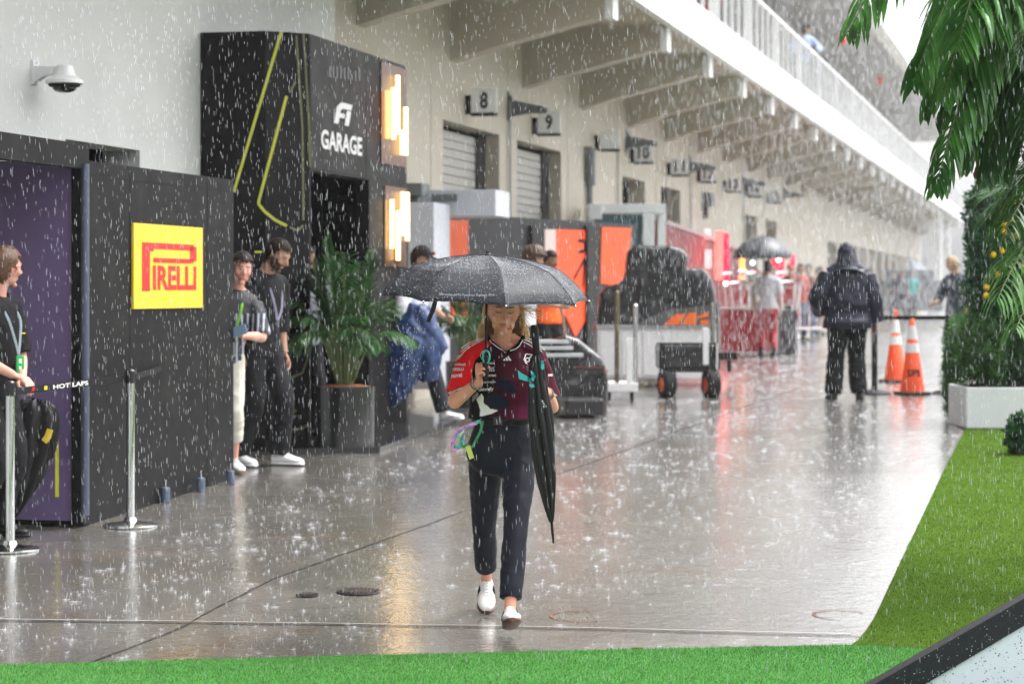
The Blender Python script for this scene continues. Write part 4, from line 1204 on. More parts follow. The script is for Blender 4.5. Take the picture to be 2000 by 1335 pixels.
shirt_text(m, 'snapdragon', 425, 876, 576, 902, .03, offset=.0)
shirt_text(m, 'signify', 432, 942, 556, 986, .05, offset=.02)
shirt_text(m, 'AMD', 1118, 800, 1168, 826, offset=.03)
m.build('lettering', wht_c, wm['top'])
def shirt_poly(mb, pts):
    P = [hitpx(bshirt, 860 + a / 5.34, 580 + b / 5.34, .0035) for a, b in pts]
    mb.add(P, [tuple(range(len(P)))])
m = MB()
shirt_poly(m, [(655, 655), (672, 643), (680, 658), (680, 664), (656, 664)]); shirt_poly(m, [(677, 640), (692, 630), (712, 664), (690, 664)]); shirt_poly(m, [(697, 626), (712, 616), (742, 664), (720, 664)])
m.build('three_bar_mark', wht_c, wm['top'])
def ring_px(mb, cx, cy, r, w_, n=28, sq=1.0, a0=0, a1=2 * PI):
    A_ = [hitpx(bshirt, 860 + (cx + math.cos(a0 + (a1 - a0) * i / n) * r) / 5.34, 580 + (cy + math.sin(a0 + (a1 - a0) * i / n) * r * sq) / 5.34, .0035) for i in range(n + 1)]
    B_ = [hitpx(bshirt, 860 + (cx + math.cos(a0 + (a1 - a0) * i / n) * (r - w_)) / 5.34, 580 + (cy + math.sin(a0 + (a1 - a0) * i / n) * (r - w_) * sq) / 5.34, .0035) for i in range(n + 1)]
    mb.add(A_ + B_, [(i, i + 1, n + 2 + i, n + 1 + i) for i in range(n)])
m = MB(); ring_px(m, 415, 963, 17, 5); ring_px(m, 415, 963, 8, 4); m.build('round_mark', wht_c, wm['top'])
m = MB(); ring_px(m, 472, 610, 54, 8); 
for a in (90, 210, 330): shirt_poly(m, [(472 + 46 * math.cos(R(a)), 610 - 46 * math.sin(R(a))), (472 + 7 * math.cos(R(a + 60)), 610 - 7 * math.sin(R(a + 60))), (472, 610), (472 + 7 * math.cos(R(a - 60)), 610 - 7 * math.sin(R(a - 60)))])
m.build('star_ring_mark', mat('grey_print', (.42, .45, .45), .5), wm['top'])
m = MB(); ring_px(m, 905, 655, 24, 9)
for P in ([(865, 655), (885, 595), (893, 600), (874, 660)], [(885, 595), (905, 588), (962, 596), (960, 606), (908, 597), (892, 604)], [(865, 650), (875, 652), (890, 682), (905, 690), (905, 698), (885, 692)], [(920, 632), (955, 600), (962, 606), (928, 640)], [(940, 615), (962, 640), (955, 645), (934, 622)]): shirt_poly(m, P)
m.build('angular_mark', wht_c, wm['top'])
m = MB()
for P in ([(165, 660), (185, 610), (240, 598), (232, 606), (192, 618), (176, 656)], [(170, 660), (200, 648), (240, 600), (232, 600), (196, 640)]): shirt_poly(m, P)
m.build('wing_mark', wht_c, wm['top'])
# belt
def ell_ring(cx, cy, z, rx, ry, n=40): return [WL0 + Vector((cx + rx * math.cos(2 * PI * i / n), cy + ry * math.sin(2 * PI * i / n), z + .003 * math.sin(2 * PI * i / n))) for i in range(n + 1)]
m = MB(); m.tube(ell_ring(-.010, 0, 1.012, .139, .112), [(.0045, .021)] * 41, 8, caps=False, flat=(0, 0, 1)); m.build('belt', mat('belt_black', (.012, .012, .013), .4), WR)
m = MB(); m.rbox(-.048, .004, -.124, -.113, .990, 1.036, .004); mb = MB(); mb.v = [tuple(Vector(v) + WL0) for v in m.v]; mb.f = m.f; mb.m = m.m; mb.build('belt_buckle', mat('black_plastic', (.02, .02, .022), .25), WR)
m = MB()
m.tube([WL0 + Vector(p) for p in ((-.012, -.127, .985), (-.014, -.132, .93), (-.012, -.133, .88))], .0022, 5); m.tube([WL0 + Vector(p) for p in ((.085, -.112, .99), (.07, -.125, .93), (.088, -.118, .88))], .0025, 5)
m.build('trouser_seam', TRM, WR)
# hair
def woman_hair():
    r = random.Random(11); m = MB(); Mh = Matrix.Translation(WL0) @ wm['Mh']; s = wm['s']
    for i in range(520):
        sx = r.choice((-1, 1)); u_ = r.random()
        ph = r.uniform(-.12, PI / 2 + .3)        # 0 = side, pi/2 = back
        p0 = Vector((sx * r.uniform(.0, .03), .02 + .05 * max(0, ph), .125)) * s
        side = Vector((sx * math.cos(ph) * (.086 + r.uniform(0, .012)), .02 + math.sin(ph) * (.100 + r.uniform(0, .015)), .02)) * s
        if ph < 0: side.y = (.02 + math.sin(ph) * .06) * s
        hw_ = r.uniform(-1, 1)
        endx = sx * (.080 + .030 * r.random()) * (math.cos(ph) * .7 + .35); endz = -.20 - .055 * r.random()
        out = .018 if sx > 0 else .008
        pts = [Mh @ (p0), Mh @ ((p0 + side) * .56), Mh @ side, Mh @ (side + Vector((sx * (.004 + out * .5), .004, -.06))), Mh @ Vector((endx + sx * out * .7 + .006 * math.sin(i), side.y + .012 + .01 * hw_, -.135)), Mh @ Vector((endx + sx * out * r.random(), side.y + .010, endz))]
        if ph < -.2 and sx > 0 and r.random() < .5: pts[-1] += Vector((.03 * r.random(), 0, .04))
        ph2 = r.uniform(0, 6)
        sp = smooth_path([tuple(p) for p in pts], 4); P = []
        for k, q in enumerate(sp):
            w_ = .0035 * min(1, k / 8); P.append(Vector(q) + Vector((math.sin(k * .9 + ph2) * w_, math.cos(k * .8 + ph2) * w_, 0)))
        m.tube(P, [.0034 * (1 - .5 * k / len(P)) for k in range(len(P))], 4, caps=False)
    for i in range(16):       # wind-blown wisps on her left side
        a = Mh @ Vector((.082, .01, .03 - .05 * r.random())); 
        pts = [a]; d = Vector((.6, -.1, r.uniform(-.3, .4)))
        for k in range(6):
            d = (d + Vector((r.uniform(-.2, .5), r.uniform(-.2, .2), r.uniform(-.8, .4))) * .5).normalized(); pts.append(pts[-1] + d * .017)
        m.tube([Vector(p) for p in smooth_path([tuple(p) for p in pts], 3)], .0013, 4, caps=False)
    o = m.build('hair', mat('blonde_hair', (.68, .44, .23), .45, var=.4, vscale=50), WR, smooth=60)
woman_hair()
m = MB()
Mh = Matrix.Translation(WL0) @ wm['Mh']
for sx in (-1, 1): m.tube([Mh @ Vector((sx * .078 + .006 * math.cos(a), -.006 + .004 * math.sin(a) , -.040 + .008 * math.sin(a))) for a in [i * 2 * PI / 12 for i in range(13)]], .0022, 6)
m.build('earring', mat('silver', (.85, .85, .87), .15, 1.0), WR)
# bracelets and rings on the hands
for sd in ('r', 'l'):
    sh, el, wr = wm['A'][sd]; d = (wr - el).normalized(); c = WL0 + wr - d * .022
    q = Vector((0, 0, 1)).cross(d).normalized(); q2 = d.cross(q)
    m = MB(); m.tube([c + (q * math.cos(a) * .029 + q2 * math.sin(a) * .026) + d * .006 * math.sin(a) for a in [i * 2 * PI / 20 for i in range(21)]], .0042, 6, caps=False)
    m.build('bracelet', mat('beaded_band', (.25, .24, .24), .3, .5, var=.9, vscale=160), WR)
    m = MB(); c2 = c - d * .014; m.tube([c2 + (q * math.cos(a) * .031 + q2 * math.sin(a) * .028) for a in [i * 2 * PI / 20 for i in range(21)]], .0022, 6, caps=False)
    m.build('bracelet', mat('dark_band', (.02, .02, .025), .4), WR)

# ---- lanyards hanging at her hip
def ribbon(mb, pts, w_=.007, t_=.001, k=5):
    sp = [Vector(q) for q in smooth_path([tuple(p) for p in pts], k)]
    mb.tube(sp, [(w_, t_)] * len(sp), 6, flat=(0, -1, .2))
lan = thing('lanyard_bunch', 'tangle of teal, green and pink lanyards clipped at the woman\'s belt', 'lanyard', W(915, 830, 11.24))
LY = 11.235
def lp(a, b, dy=0): return W(a, b, LY + dy)
m = MB(); ribbon(m, [lp(938, 822), lp(920, 828), lp(902, 838), lp(888, 855), lp(885, 868), lp(895, 872), lp(905, 855)], .008)
m.build('ribbon', mat('ribbon_teal', (.05, .42, .36), .5, var=.9, vscale=70), lan)['label'] = 'teal and white patterned ribbon'
m = MB(); ribbon(m, [lp(932, 826), lp(905, 834, -.01), lp(890, 846, -.01), lp(884, 862, -.01), lp(884, 876, -.01), lp(893, 878, -.01)], .007)
m.build('ribbon', mat('ribbon_pink', (.55, .22, .55), .5, var=.8, vscale=90), lan)
m = MB(); ribbon(m, [lp(943, 822), lp(938, 842), lp(930, 858), lp(922, 872), lp(912, 868), lp(905, 872), lp(900, 860), lp(908, 845)], .006)
m.build('ribbon', mat('ribbon_green', (.01, .22, .08), .5, var=.5, vscale=80), lan)
m = MB(); a, b, c_, d_ = lp(909, 872, -.012), lp(918, 869, -.012), lp(926, 893, -.012), lp(917, 897, -.012)
n_ = Vector((0, .003, 0)); m.hexa([a, b, c_, d_, a + n_, b + n_, c_ + n_, d_ + n_]); m.build('luggage_tag', mat('tag_lime', (.55, .62, .12), .5, var=.3, vscale=120), lan)
m = MB(); m.tube([lp(886, 876, -.012), lp(879, 884, -.012)], .0016, 6); m.build('clasp', mat('silver'), lan)

# ================================================================== umbrella she carries
UC = Vector((X(952, 11.02), 11.02, 0)); UZ = 1.823
um = thing('open_umbrella', 'black open umbrella beaded with rain held over the woman in the red shirt', 'umbrella', (UC.x, UC.y, UZ))
UR = .508
UM = Matrix.Translation((UC.x, UC.y, UZ)) @ Matrix.Rotation(R(2.4), 4, 'Y') @ Matrix.Rotation(R(3.6), 4, 'X')
NR = 8; OFF = -PI / 2 + R(11.4)
prof = [(0, 0), (.10, -.006), (.20, -.020), (.30, -.042), (.36, -.064), (.42, -.110), (.47, -.158), (UR, -.208)]
def uprof(r): return float(np.interp(r, [p[0] for p in prof], [p[1] for p in prof]))
def usurf(a, q):
    """a angle, q 0..1 radial"""
    seg = 2 * PI / NR; k = (a - OFF) / seg; fr = k - math.floor(k); m_ = abs(fr - .5) * 2     # 1 at ribs, 0 mid gore
    chord = math.cos(PI / NR) / math.cos((fr - .5) * seg)
    r = UR * q
    rr = r * (1 + (chord - 1) * (.35 + .65 * q)) * (1 - .035 * (1 - m_ ** 2) * q ** 6)
    sag = -.014 * (1 - m_ ** 2) * math.sin(PI * min(1, q * 1.05)) ** 1 + .010 * (1 - m_ ** 2) * q ** 8
    wr = .0028 * noise.noise(Vector((math.cos(a) * 5, math.sin(a) * 5, q * 6))) * q + .0022 * noise.noise(Vector((k * 30, q * 2.5, 1))) * q ** 2
    return UM @ Vector((rr * math.cos(a), rr * math.sin(a), uprof(r) + sag + wr))
m = MB(); na, nq = 192, 44
for i in range(nq + 1):
    for j in range(na): m.v.append(tuple(usurf(OFF + 2 * PI * j / na, i / nq)))
for i in range(nq):
    for j in range(na):
        j2 = (j + 1) % na; m.f.append((i * na + j, i * na + j2, (i + 1) * na + j2, (i + 1) * na + j)); m.m.append(0)
UF = mat('umbrella_cloth', (.022, .024, .032), .42, var=.12, vscale=10, bump=.3, bscale=400, coat=.1)
cn = m.build('canopy', UF, um, smooth=True)
sd_ = cn.modifiers.new('s', 'SOLIDIFY'); sd_.thickness = .0012; sd_.offset = -1
m = MB()
for k in range(NR):
    a = OFF + k * 2 * PI / NR
    m.tube([usurf(a, q / 20) + Vector((0, 0, .0005)) for q in range(1, 21)], .0016, 5)
m.build('seam', UF, um)
m = MB(); m.tube([usurf(OFF + 2 * PI * j / na, 1.0) for j in range(na + 1)], .0022, 5, caps=False); m.build('hem', UF, um)
for k in range(NR):
    a = OFF + k * 2 * PI / NR
    m = MB(); m.tube([usurf(a, q / 10) - Vector((0, 0, .008)) for q in range(1, 11)], .0022, 5)
    mid = usurf(a, .5) - Vector((0, 0, .01)); m.tube([UM @ Vector((0, 0, -.20)), mid], .002, 5)
    m.build('rib', mat('dark_steel', (.05, .05, .055), .3, .9), um)
    m = MB(); e = usurf(a, 1.0); m.ball(e, .005, 6); m.build('rib_tip', mat('steel'), um)
m = MB(); m.lathe([(.001, .022), (.008, .020), (.009, .008), (.024, .004), (.026, -.004), (.001, -.006)], (0, 0, 0), 16, M=None)
mb = MB(); mb.v = [tuple(UM @ Vector(v)) for v in m.v]; mb.f = m.f; mb.m = m.m; mb.build('top_cap', mat('black_plastic'), um, smooth=40)
HP = WL0 + Vector((-.082, -.352, 1.277)); ptop = UM @ Vector((0, 0, -.005))
dirp = (HP - ptop).normalized()
m = MB(); m.tube([ptop, HP + dirp * -.02], .0062, 10); m.build('shaft', mat('black_metal'), um, smooth=40)
m = MB(); m.tube([HP - dirp * .045, HP - dirp * .035, HP + dirp * .03, HP + dirp * .055], [.010, .015, .016, .013], 12); m.build('handle', mat('grip_black', (.015, .015, .016), .5), um, smooth=40)
m = MB(); c = HP - dirp * .058 + Vector((.003, -.012, 0)); m.tube([c + Vector((math.cos(a) * .017, -.006 * math.sin(a), math.sin(a) * .030)) for a in [i * 2 * PI / 24 for i in range(25)]], [(.004, .006)] * 25, 8, caps=False); m.build('wrist_loop', mat('teal_cord', (.03, .50, .46), .45), um, smooth=True)
m = MB(); e = usurf(OFF - 2 * PI / NR - .0, .98); 
e = usurf(OFF - PI / 4 + .10, .985); st = [e + Vector((0, 0, .004)), e + Vector((-.014, 0, -.045)), e + Vector((-.038, 0, -.105))]; m.tube(st, [(.010, .0015), (.011, .0015), (.009, .0015)], 6, flat=(0, -1, 0)); m.build('closing_strap', mat('strap_black', (.012, .012, .012), .6), um)
# lettering along the hem of the front gore, wrapped on the cloth
ucb = bvh_of([cn])
m = MB(); xy, fs, w_ = text2d('Mercedes-AMG Petronas Formula One', 5.2, width=108)
m.add([hitpx(ucb, 858 + a, 576.5 - b + .012 * a + 2.5 * math.sin(a / 108 * PI) * .6, .0016) for a, b in xy], fs); m.build('lettering', mat('faded_print', (.26, .28, .31), .5), um)
# ---- folded umbrella
A0 = W(1043, 634, 11.08); A1 = W(1081, 1060, 11.12); ax = (A1 - A0); LEN = ax.length; ad = ax.normalized()
fu = thing('folded_umbrella', 'black folded umbrella with teal trim held in the woman\'s other hand', 'umbrella', A0)
sx_ = ad.cross(Vector((0, 1, 0))).normalized(); sy_ = ad.cross(sx_).normalized()
at = lambda L_, a=0, b=0: A0 + ad * L_ + sx_ * a + sy_ * b
m = MB(); m.tube([at(0), at(.004), at(.02), at(.10), at(.145), at(.15)], [.012, .017, .0185, .0175, .016, .012], 16); m.build('handle', mat('grip_black'), fu, smooth=40)
m = MB(); na_ = 96; prof_ = [(.14, .012), (.16, .022), (.20, .034), (.26, .040), (.32, .047), (.42, .056), (.54, .060), (.66, .056), (.78, .046), (.88, .032), (.95, .018), (.985, .009)]
sp = smooth_path(prof_, 6); rr_ = random.Random(2); phs = [rr_.uniform(-.25, .25) for _ in range(9)]
for L_, r_ in sp:
    for j in range(na_):
        a = 2 * PI * j / na_; tw = a + L_ * 1.1
        pleat = abs(math.sin(tw * 4 + .5 * noise.noise(Vector((L_ * 3, 0, math.floor(tw * 4 / PI))))))
        q = r_ * (.70 + .34 * pleat) * (1 + .10 * noise.noise(Vector((math.cos(a) * 1.5, math.sin(a) * 1.5, L_ * 9))))
        m.v.append(tuple(at(L_ * LEN / 1.09, q * math.cos(a) - .010 * math.sin(L_ * 3), q * math.sin(a) * .8)))
k = len(sp)
for i in range(k - 1):
    for j in range(na_):
        j2 = (j + 1) % na_; m.f.append((i * na_ + j, i * na_ + j2, (i + 1) * na_ + j2, (i + 1) * na_ + j)); m.m.append(0)
fc = m.build('canopy', mat('wet_black_cloth', (.008, .008, .009), .38, bump=.3, bscale=300, spec=.3, coat=.08), fu, smooth=True)
m = MB(); m.tube([at(LEN * .90), at(LEN * .965)], .0065, 10); m.tube([at(LEN * .965), at(LEN)], [.006, .0045], 10); m.build('ferrule', mat('grip_black'), fu, smooth=40)
fb = bvh_of([fc])
def fpatch(pts, mtl, nm, lift=.004):
    # fill polygon with a fine grid so it follows the pleats
    bm = bmesh.new(); vs = [bm.verts.new((a, b, 0)) for a, b in pts]; bm.faces.new(vs); bmesh.ops.triangulate(bm, faces=bm.faces[:])
    for _ in range(4): bmesh.ops.subdivide_edges(bm, edges=[e for e in bm.edges if e.calc_length() > 3], cuts=1); bmesh.ops.triangulate(bm, faces=bm.faces[:])
    bm.verts.index_update(); q = MB(); q.add([hitpx(fb, v.co.x, v.co.y, lift, 11.05) for v in bm.verts], [[v.index for v in f.verts] for f in bm.faces]); bm.free()
    return q.build(nm, mtl, fu, smooth=True)
TE_ = mat('teal_cloth', (.03, .46, .46), .4)
fpatch(Z5([(808, 760), (850, 795), (930, 835), (950, 860), (935, 882), (880, 870), (820, 850)]), TE_, 'trim')
fpatch(Z5([(935, 760), (985, 795), (1000, 830), (965, 880), (948, 850), (965, 820)]), TE_, 'trim')
fpatch(Z5([(1043, 665), (1075, 668), (1080, 745), (1060, 760), (1048, 740)]), TE_, 'trim')
fpatch(Z5([(925, 910), (970, 905), (985, 935), (950, 945)]), TE_, 'trim')
m = MB(); xy, fs, w_ = text2d('AMG', 7, width=16)
ca, sa = math.cos(R(65)), math.sin(R(65))
m.add([hitpx(fb, 1055 + a * ca - b * sa * -1, 781 + a * sa - b * ca * .3, .006, 11.05) for a, b in xy], fs)
m.build('lettering', wht_c, fu)
# ---- water drops on the cloth and falling off the rim
r = random.Random(4); m = MB()
def drop(p, rad, n_=Vector((0, 0, 1)), k=5):
    M3 = n_.to_track_quat('Z', 'Y').to_matrix(); q = MB(); q.lathe([(1, 0), (.8, .5), (.35, .82)], (0, 0, 0), k, caps=False); q.v.append((0, 0, .9)); q.f += [(2 * k + j, 2 * k + (j + 1) % k, 3 * k) for j in range(k)]; q.m += [0] * k
    m.add([p + M3 @ (Vector(v) * rad) for v in q.v], q.f)
for _ in range(6500):
    a = r.uniform(-PI, .0) if r.random() < .8 else r.uniform(0, PI); q = math.sqrt(r.uniform(.005, 1)) 
    if q > .62 and r.random() < .55: continue
    p = usurf(a, q); p1 = usurf(a + .01, q); p2 = usurf(a, min(1, q + .01)); n_ = (p1 - p).cross(p2 - p).normalized()
    if n_.z < 0: n_ = -n_
    drop(p + n_ * .0006, r.uniform(.0007, .0018), n_)
WD = mat('water', (.55, .58, .62), .06, spec=.9, coat=1)
tag(m.build('water_droplets', WD, smooth=60), 'fine rain droplets beaded over the black umbrella', 'droplets', kind='stuff')
# ================================================================== stanchions and belts
CH = mat('chrome', (.62, .64, .64), .12, 1.0, var=.1, vscale=3)
BM_ = mat('black_metal')
def stanchion(px, py, label, metal, H=1.02, base_r=.175, flatb=False, r_=.027, grp='crowd barrier posts'):
    c = G(px, py); o = thing('stanchion_post', label, 'barrier post', c, grp)
    m = MB()
    if flatb: m.lathe([(.001, .0), (base_r, .0), (base_r, .012), (base_r * .85, .035), (base_r * .3, .06), (.001, .065)], c, 32)
    else: m.lathe([(.001, 0), (base_r, .0), (base_r, .010), (base_r * .94, .018), (base_r * .5, .028), (.045, .036), (.036, .06), (.001, .06)], c, 40)
    m.build('base', metal, o, smooth=35)
    m = MB(); m.lathe([(r_ - .001, .03), (r_, .05), (r_, H - .09), (r_ - .001, H - .09)], c, 20); m.build('pole', metal, o, smooth=35)
    m = MB(); m.lathe([(r_ + .002, H - .09), (r_ + .004, H - .085), (r_ + .004, H - .01), (r_ - .004, H), (.001, H)], c, 20)
    for a in range(4): m.box(-.008, .008, r_, r_ + .012, H - .08, H - .015, M=Matrix.Translation(c) @ Matrix.Rotation(a * PI / 2 + .3, 4, 'Z'))
    m.build('belt_head', mat('black_plastic'), o, smooth=30)
    return o, c
p1, c1 = stanchion(20, 1074, 'silver post nearest the corner of the turf, before the purple wall', CH)
p2, c2 = stanchion(255, 1027, 'silver post standing before the black booth wall under the yellow sign', CH)
# belt between them
bt = thing('barrier_belt', 'black belt with white lettering strung between the two silver posts', 'barrier belt', (c1.x, c1.y, c1.z + .95))
def belt(root, A, B_, h=.05, sag=.0, name='webbing', n=24, mt=None):
    m = MB(); P = []
    for i in range(n + 1):
        t = i / n; q = A.lerp(B_, t); q.z -= sag * 4 * t * (1 - t); P.append(q)
    m.tube(P, [(.0015, h / 2)] * len(P), 6, flat=(0, 0, 1)); return m.build(name, mt or mat('webbing_black', (.012, .012, .013), .6), root), P
A_ = c1 + Vector((.02, 0, .955)); B_ = c2 + Vector((-.02, 0, .965))
bo, P = belt(bt, A_, B_)
dv = (B_ - A_); dl = dv.length; dn = dv.normalized(); nn = Vector((dn.y, -dn.x, 0))
f = lambda a, b: A_ + dn * a + Vector((0, 0, b)) + nn * .004
a_at = lambda px: (X(px, A_.y + (B_.y - A_.y) * .5) - A_.x) / dn.x
m = MB(); xy, fs, w_ = text2d('HOT LAPS', .027, width=a_at(163) - a_at(115), offset=.02); m.add([f(a_at(115) + a, -.0135 + b) for a, b in xy], fs); m.build('lettering', wht_c, bt)
m = MB(); a0 = a_at(103); m.add([f(a0, -.011), f(a0 + .031, -.011), f(a0 + .031, .012), f(a0, .012)], [(0, 1, 2, 3)]); m.build('yellow_patch', mat('sign_yellow'), bt)
m = MB(); a0 = a_at(86); k = .036
for P_ in ([(0, 0), (.2, .0), (.55, .62), (1.0, .62), (1.1, 1), (.4, 1)], [(.3, 0), (.5, 0), (.62, .28), (.9, .28), (.98, .5), (.6, .5)], [(.85, 0), (1.05, 0), (1.4, 1), (1.2, 1)]): m.add([f(a0 + a * k * .8, -.012 + b * .024) for a, b in P_], [tuple(range(len(P_)))])
m.build('red_mark', mat('sign_red'), bt)
# tape from the second post back to the wall
bt2 = thing('barrier_belt', 'plain dark belt running from the silver post back to the black wall', 'barrier belt', c2 + Vector((0, 0, .96)))
q = B(S(175, TH), TH + .01, c2.z + .97); belt(bt2, c2 + Vector((.02, .03, .97)), B(U.dot(c2) + 1.2, TH + .01, c2.z + .985), .045)
BP = mat('post_black', (.018, .018, .02), .4)
pA, cA = stanchion(1708, 769, 'black post beside the hooded man, before the orange cones', BP, H=.96, base_r=.20, flatb=True, r_=.036)
pB, cB = stanchion(1852, 769, 'black post beside the green hedge', BP, H=.96, base_r=.20, flatb=True, r_=.036)
bt3 = thing('barrier_belt', 'black belt between two black posts above the orange cones', 'barrier belt', cA + Vector((0, 0, .93)))
belt(bt3, cA + Vector((.02, 0, .925)), cB + Vector((-.02, 0, .925)), .055)

# ================================================================== cones
def cone(px, py, label, Hc=.91, txt=None, ball=False):
    c = G(px, py); o = thing('traffic_cone', label, 'cone', c, 'orange cones behind the belt')
    OR = mat('cone_orange', (.85, .085, .015), .45, var=.05); WH = mat('cone_white', (.75, .76, .78), .3)
    m = MB(); m.rbox(-.18, .18, -.18, .18, 0, .035, .012, M=Matrix.Translation(c) @ Matrix.Rotation(.2, 4, 'Z')); m.build('base', mat('cone_rubber', (.03, .03, .03), .6), o)
    rad = lambda z: .150 - (.150 - .026) * (z - .03) / (Hc - .03)
    def seg(z0, z1, mt, nm, inf=0.0): q = MB(); q.lathe([(rad(z0) + inf, z0), (rad(z1) + inf, z1)], c, 28, caps=False); q.build(nm, mt, o, smooth=60)
    m = MB(); m.lathe([(rad(.03), .035), (rad(Hc), Hc), (.018, Hc + .006), (.001, Hc + .006)], c, 28, caps=False); m.build('cone_body', OR, o, smooth=50)
    seg(Hc * .56, Hc * .68, WH, 'reflective_band', .002); seg(Hc * .735, Hc * .915, WH, 'reflective_band', .002)
    if txt:
        m = MB(); xy, fs, w_ = text2d(txt, .085, width=.17, offset=.03)
        P = []
        for a, b in xy:
            z = .22 + b; r_ = rad(z) + .003; an = -PI / 2 + (a - .085) / r_; P.append(c + Vector((r_ * math.cos(an), r_ * math.sin(an), z)))
        m.add(P, fs); m.build('lettering', mat('black_paint'), o)
    if ball:
        m = MB(); m.ball(c + Vector((0, 0, Hc + .03)), .032, 8); m.build('tip', OR, o)
cone(1782, 770, 'orange cone with two white bands, the nearer of the two', txt='SFS')
cone(1749, 746, 'red orange cone with two white bands, standing just behind the other', ball=True)

# ================================================================== palm tree, hedge, citrus column, planter
def frond(mb_l, mb_s, base, tip, droop, width, n, r, lw=.016, up=Vector((0, 0, 1)), hang=.5, first=.12, split=1.0):
    """one feather frond: rachis from base to tip with leaflets on both sides"""
    base = Vector(base); tip = Vector(tip); mid = base.lerp(tip, .5) + Vector((0, 0, droop))
    P = [Vector(p) for p in smooth_path([tuple(base), tuple(base.lerp(tip, .25) + Vector((0, 0, droop * .85))), tuple(mid), tuple(tip.lerp(mid, .35) + Vector((0, 0, droop * .12))), tuple(tip)], 8)]
    L_ = len(P); mb_s.tube(P, [.011 * (1 - .8 * i / L_) for i in range(L_)], 6, caps=False)
    for i in range(n):
        u = first + (1 - first) * i / (n - 1); k = u * (L_ - 1); j = min(L_ - 2, int(k)); p = P[j].lerp(P[j + 1], k - j)
        d = (P[j + 1] - P[j]).normalized(); side = d.cross(up).normalized()
        ln = width * (math.sin(PI * min(1, .18 + u * .80)) ** .6) * r.uniform(.85, 1.1)
        for sg in (-1, 1):
            a = r.uniform(.55, .8); dd = (d * a + side * sg * (1 - a * .3) + Vector((0, 0, r.uniform(-.1, .25)))).normalized()
            pts = [p]; w_ = lw * r.uniform(.8, 1.2); cur = p; nseg = 5
            for s_ in range(nseg):
                dd = (dd + Vector((0, 0, -hang * (.35 + .35 * s_ / nseg))) + d * .05).normalized(); cur = cur + dd * ln / nseg; pts.append(cur)
            wd = [w_ * .45, w_, w_ * 1.05, w_ * .9, w_ * .55, .0008]
            b = len(mb_l.v); nrm0 = None
            for q, ww in zip(pts, wd):
                dr_ = (pts[min(len(pts) - 1, pts.index(q) + 1)] - pts[max(0, pts.index(q) - 1)]).normalized()
                sd = dr_.cross(up + side * sg * .3); sd = sd.normalized() if sd.length > 1e-4 else side
                fold_ = dr_.cross(sd).normalized() * ww * .35
                mb_l.v += [tuple(q - sd * ww), tuple(q + fold_), tuple(q + sd * ww)]
            for s_ in range(nseg):
                o_ = b + s_ * 3; mb_l.f += [(o_, o_ + 1, o_ + 4, o_ + 3), (o_ + 1, o_ + 2, o_ + 5, o_ + 4)]; mb_l.m += [0, 0]
def leafmat(name, c1, c2, rough=.32, trans=.2, scale=6, spec=.5):
    if name in _M: return _M[name]
    m = mat(name, c1, rough, spec=spec, bump=.2, bscale=30); nt = m.node_tree; N = nt.nodes; p = N['Principled BSDF']
    tc = N.new('ShaderNodeTexCoord'); n = N.new('ShaderNodeTexNoise'); n.inputs['Scale'].default_value = scale; n.inputs['Detail'].default_value = 3
    nt.links.new(tc.outputs['Object'], n.inputs['Vector']); cr = N.new('ShaderNodeValToRGB'); cr.color_ramp.elements[0].position = .35; cr.color_ramp.elements[1].position = .65
    cr.color_ramp.elements[0].color = (*c1, 1); cr.color_ramp.elements[1].color = (*c2, 1)
    nt.links.new(n.outputs['Fac'], cr.inputs[0]); nt.links.new(cr.outputs[0], p.inputs['Base Color'])
    tr = N.new('ShaderNodeBsdfTranslucent'); nt.links.new(cr.outputs[0], tr.inputs[0]); mx = N.new('ShaderNodeMixShader'); mx.inputs[0].default_value = trans
    nt.links.new(p.outputs[0], mx.inputs[1]); nt.links.new(tr.outputs[0], mx.inputs[2]); nt.links.new(mx.outputs[0], N['Material Output'].inputs['Surface'])
    return m
LFP = leafmat('palm_leaf', (.032, .11, .02), (.09, .25, .05), .22, .3)
LFD = leafmat('palm_leaf_dark', (.018, .062, .015), (.05, .14, .032), .28, .15)
LFB = leafmat('palm_leaf_bright', (.06, .20, .03), (.13, .34, .05), .3, .35)
LDRY = leafmat('palm_leaf_dry', (.20, .11, .04), (.10, .07, .02), .6, .2)
STK = mat('palm_stem', (.10, .14, .04), .4, var=.3)
PT = Vector((X(2120, 12.3), 12.3, 0)); PT.z = gz(PT.y)
pt = thing('palm_tree', 'palm tree leaning wet drooping fronds over the turf beside the lane', 'palm tree', PT)
r = random.Random(21)
m = MB(); H0 = 3.62
m.tube([PT + Vector((.02 * math.sin(i * 2.2), .02 * math.cos(i * 1.7), H0 * i / 14)) for i in range(15)], [.13 - .035 * i / 14 + .012 * (i % 2) for i in range(15)], 16)
m.build('trunk', mat('palm_bark', (.13, .10, .07), .8, var=.4, bump=.6, bscale=25), pt, smooth=50)
CR = PT + Vector((0, 0, H0))
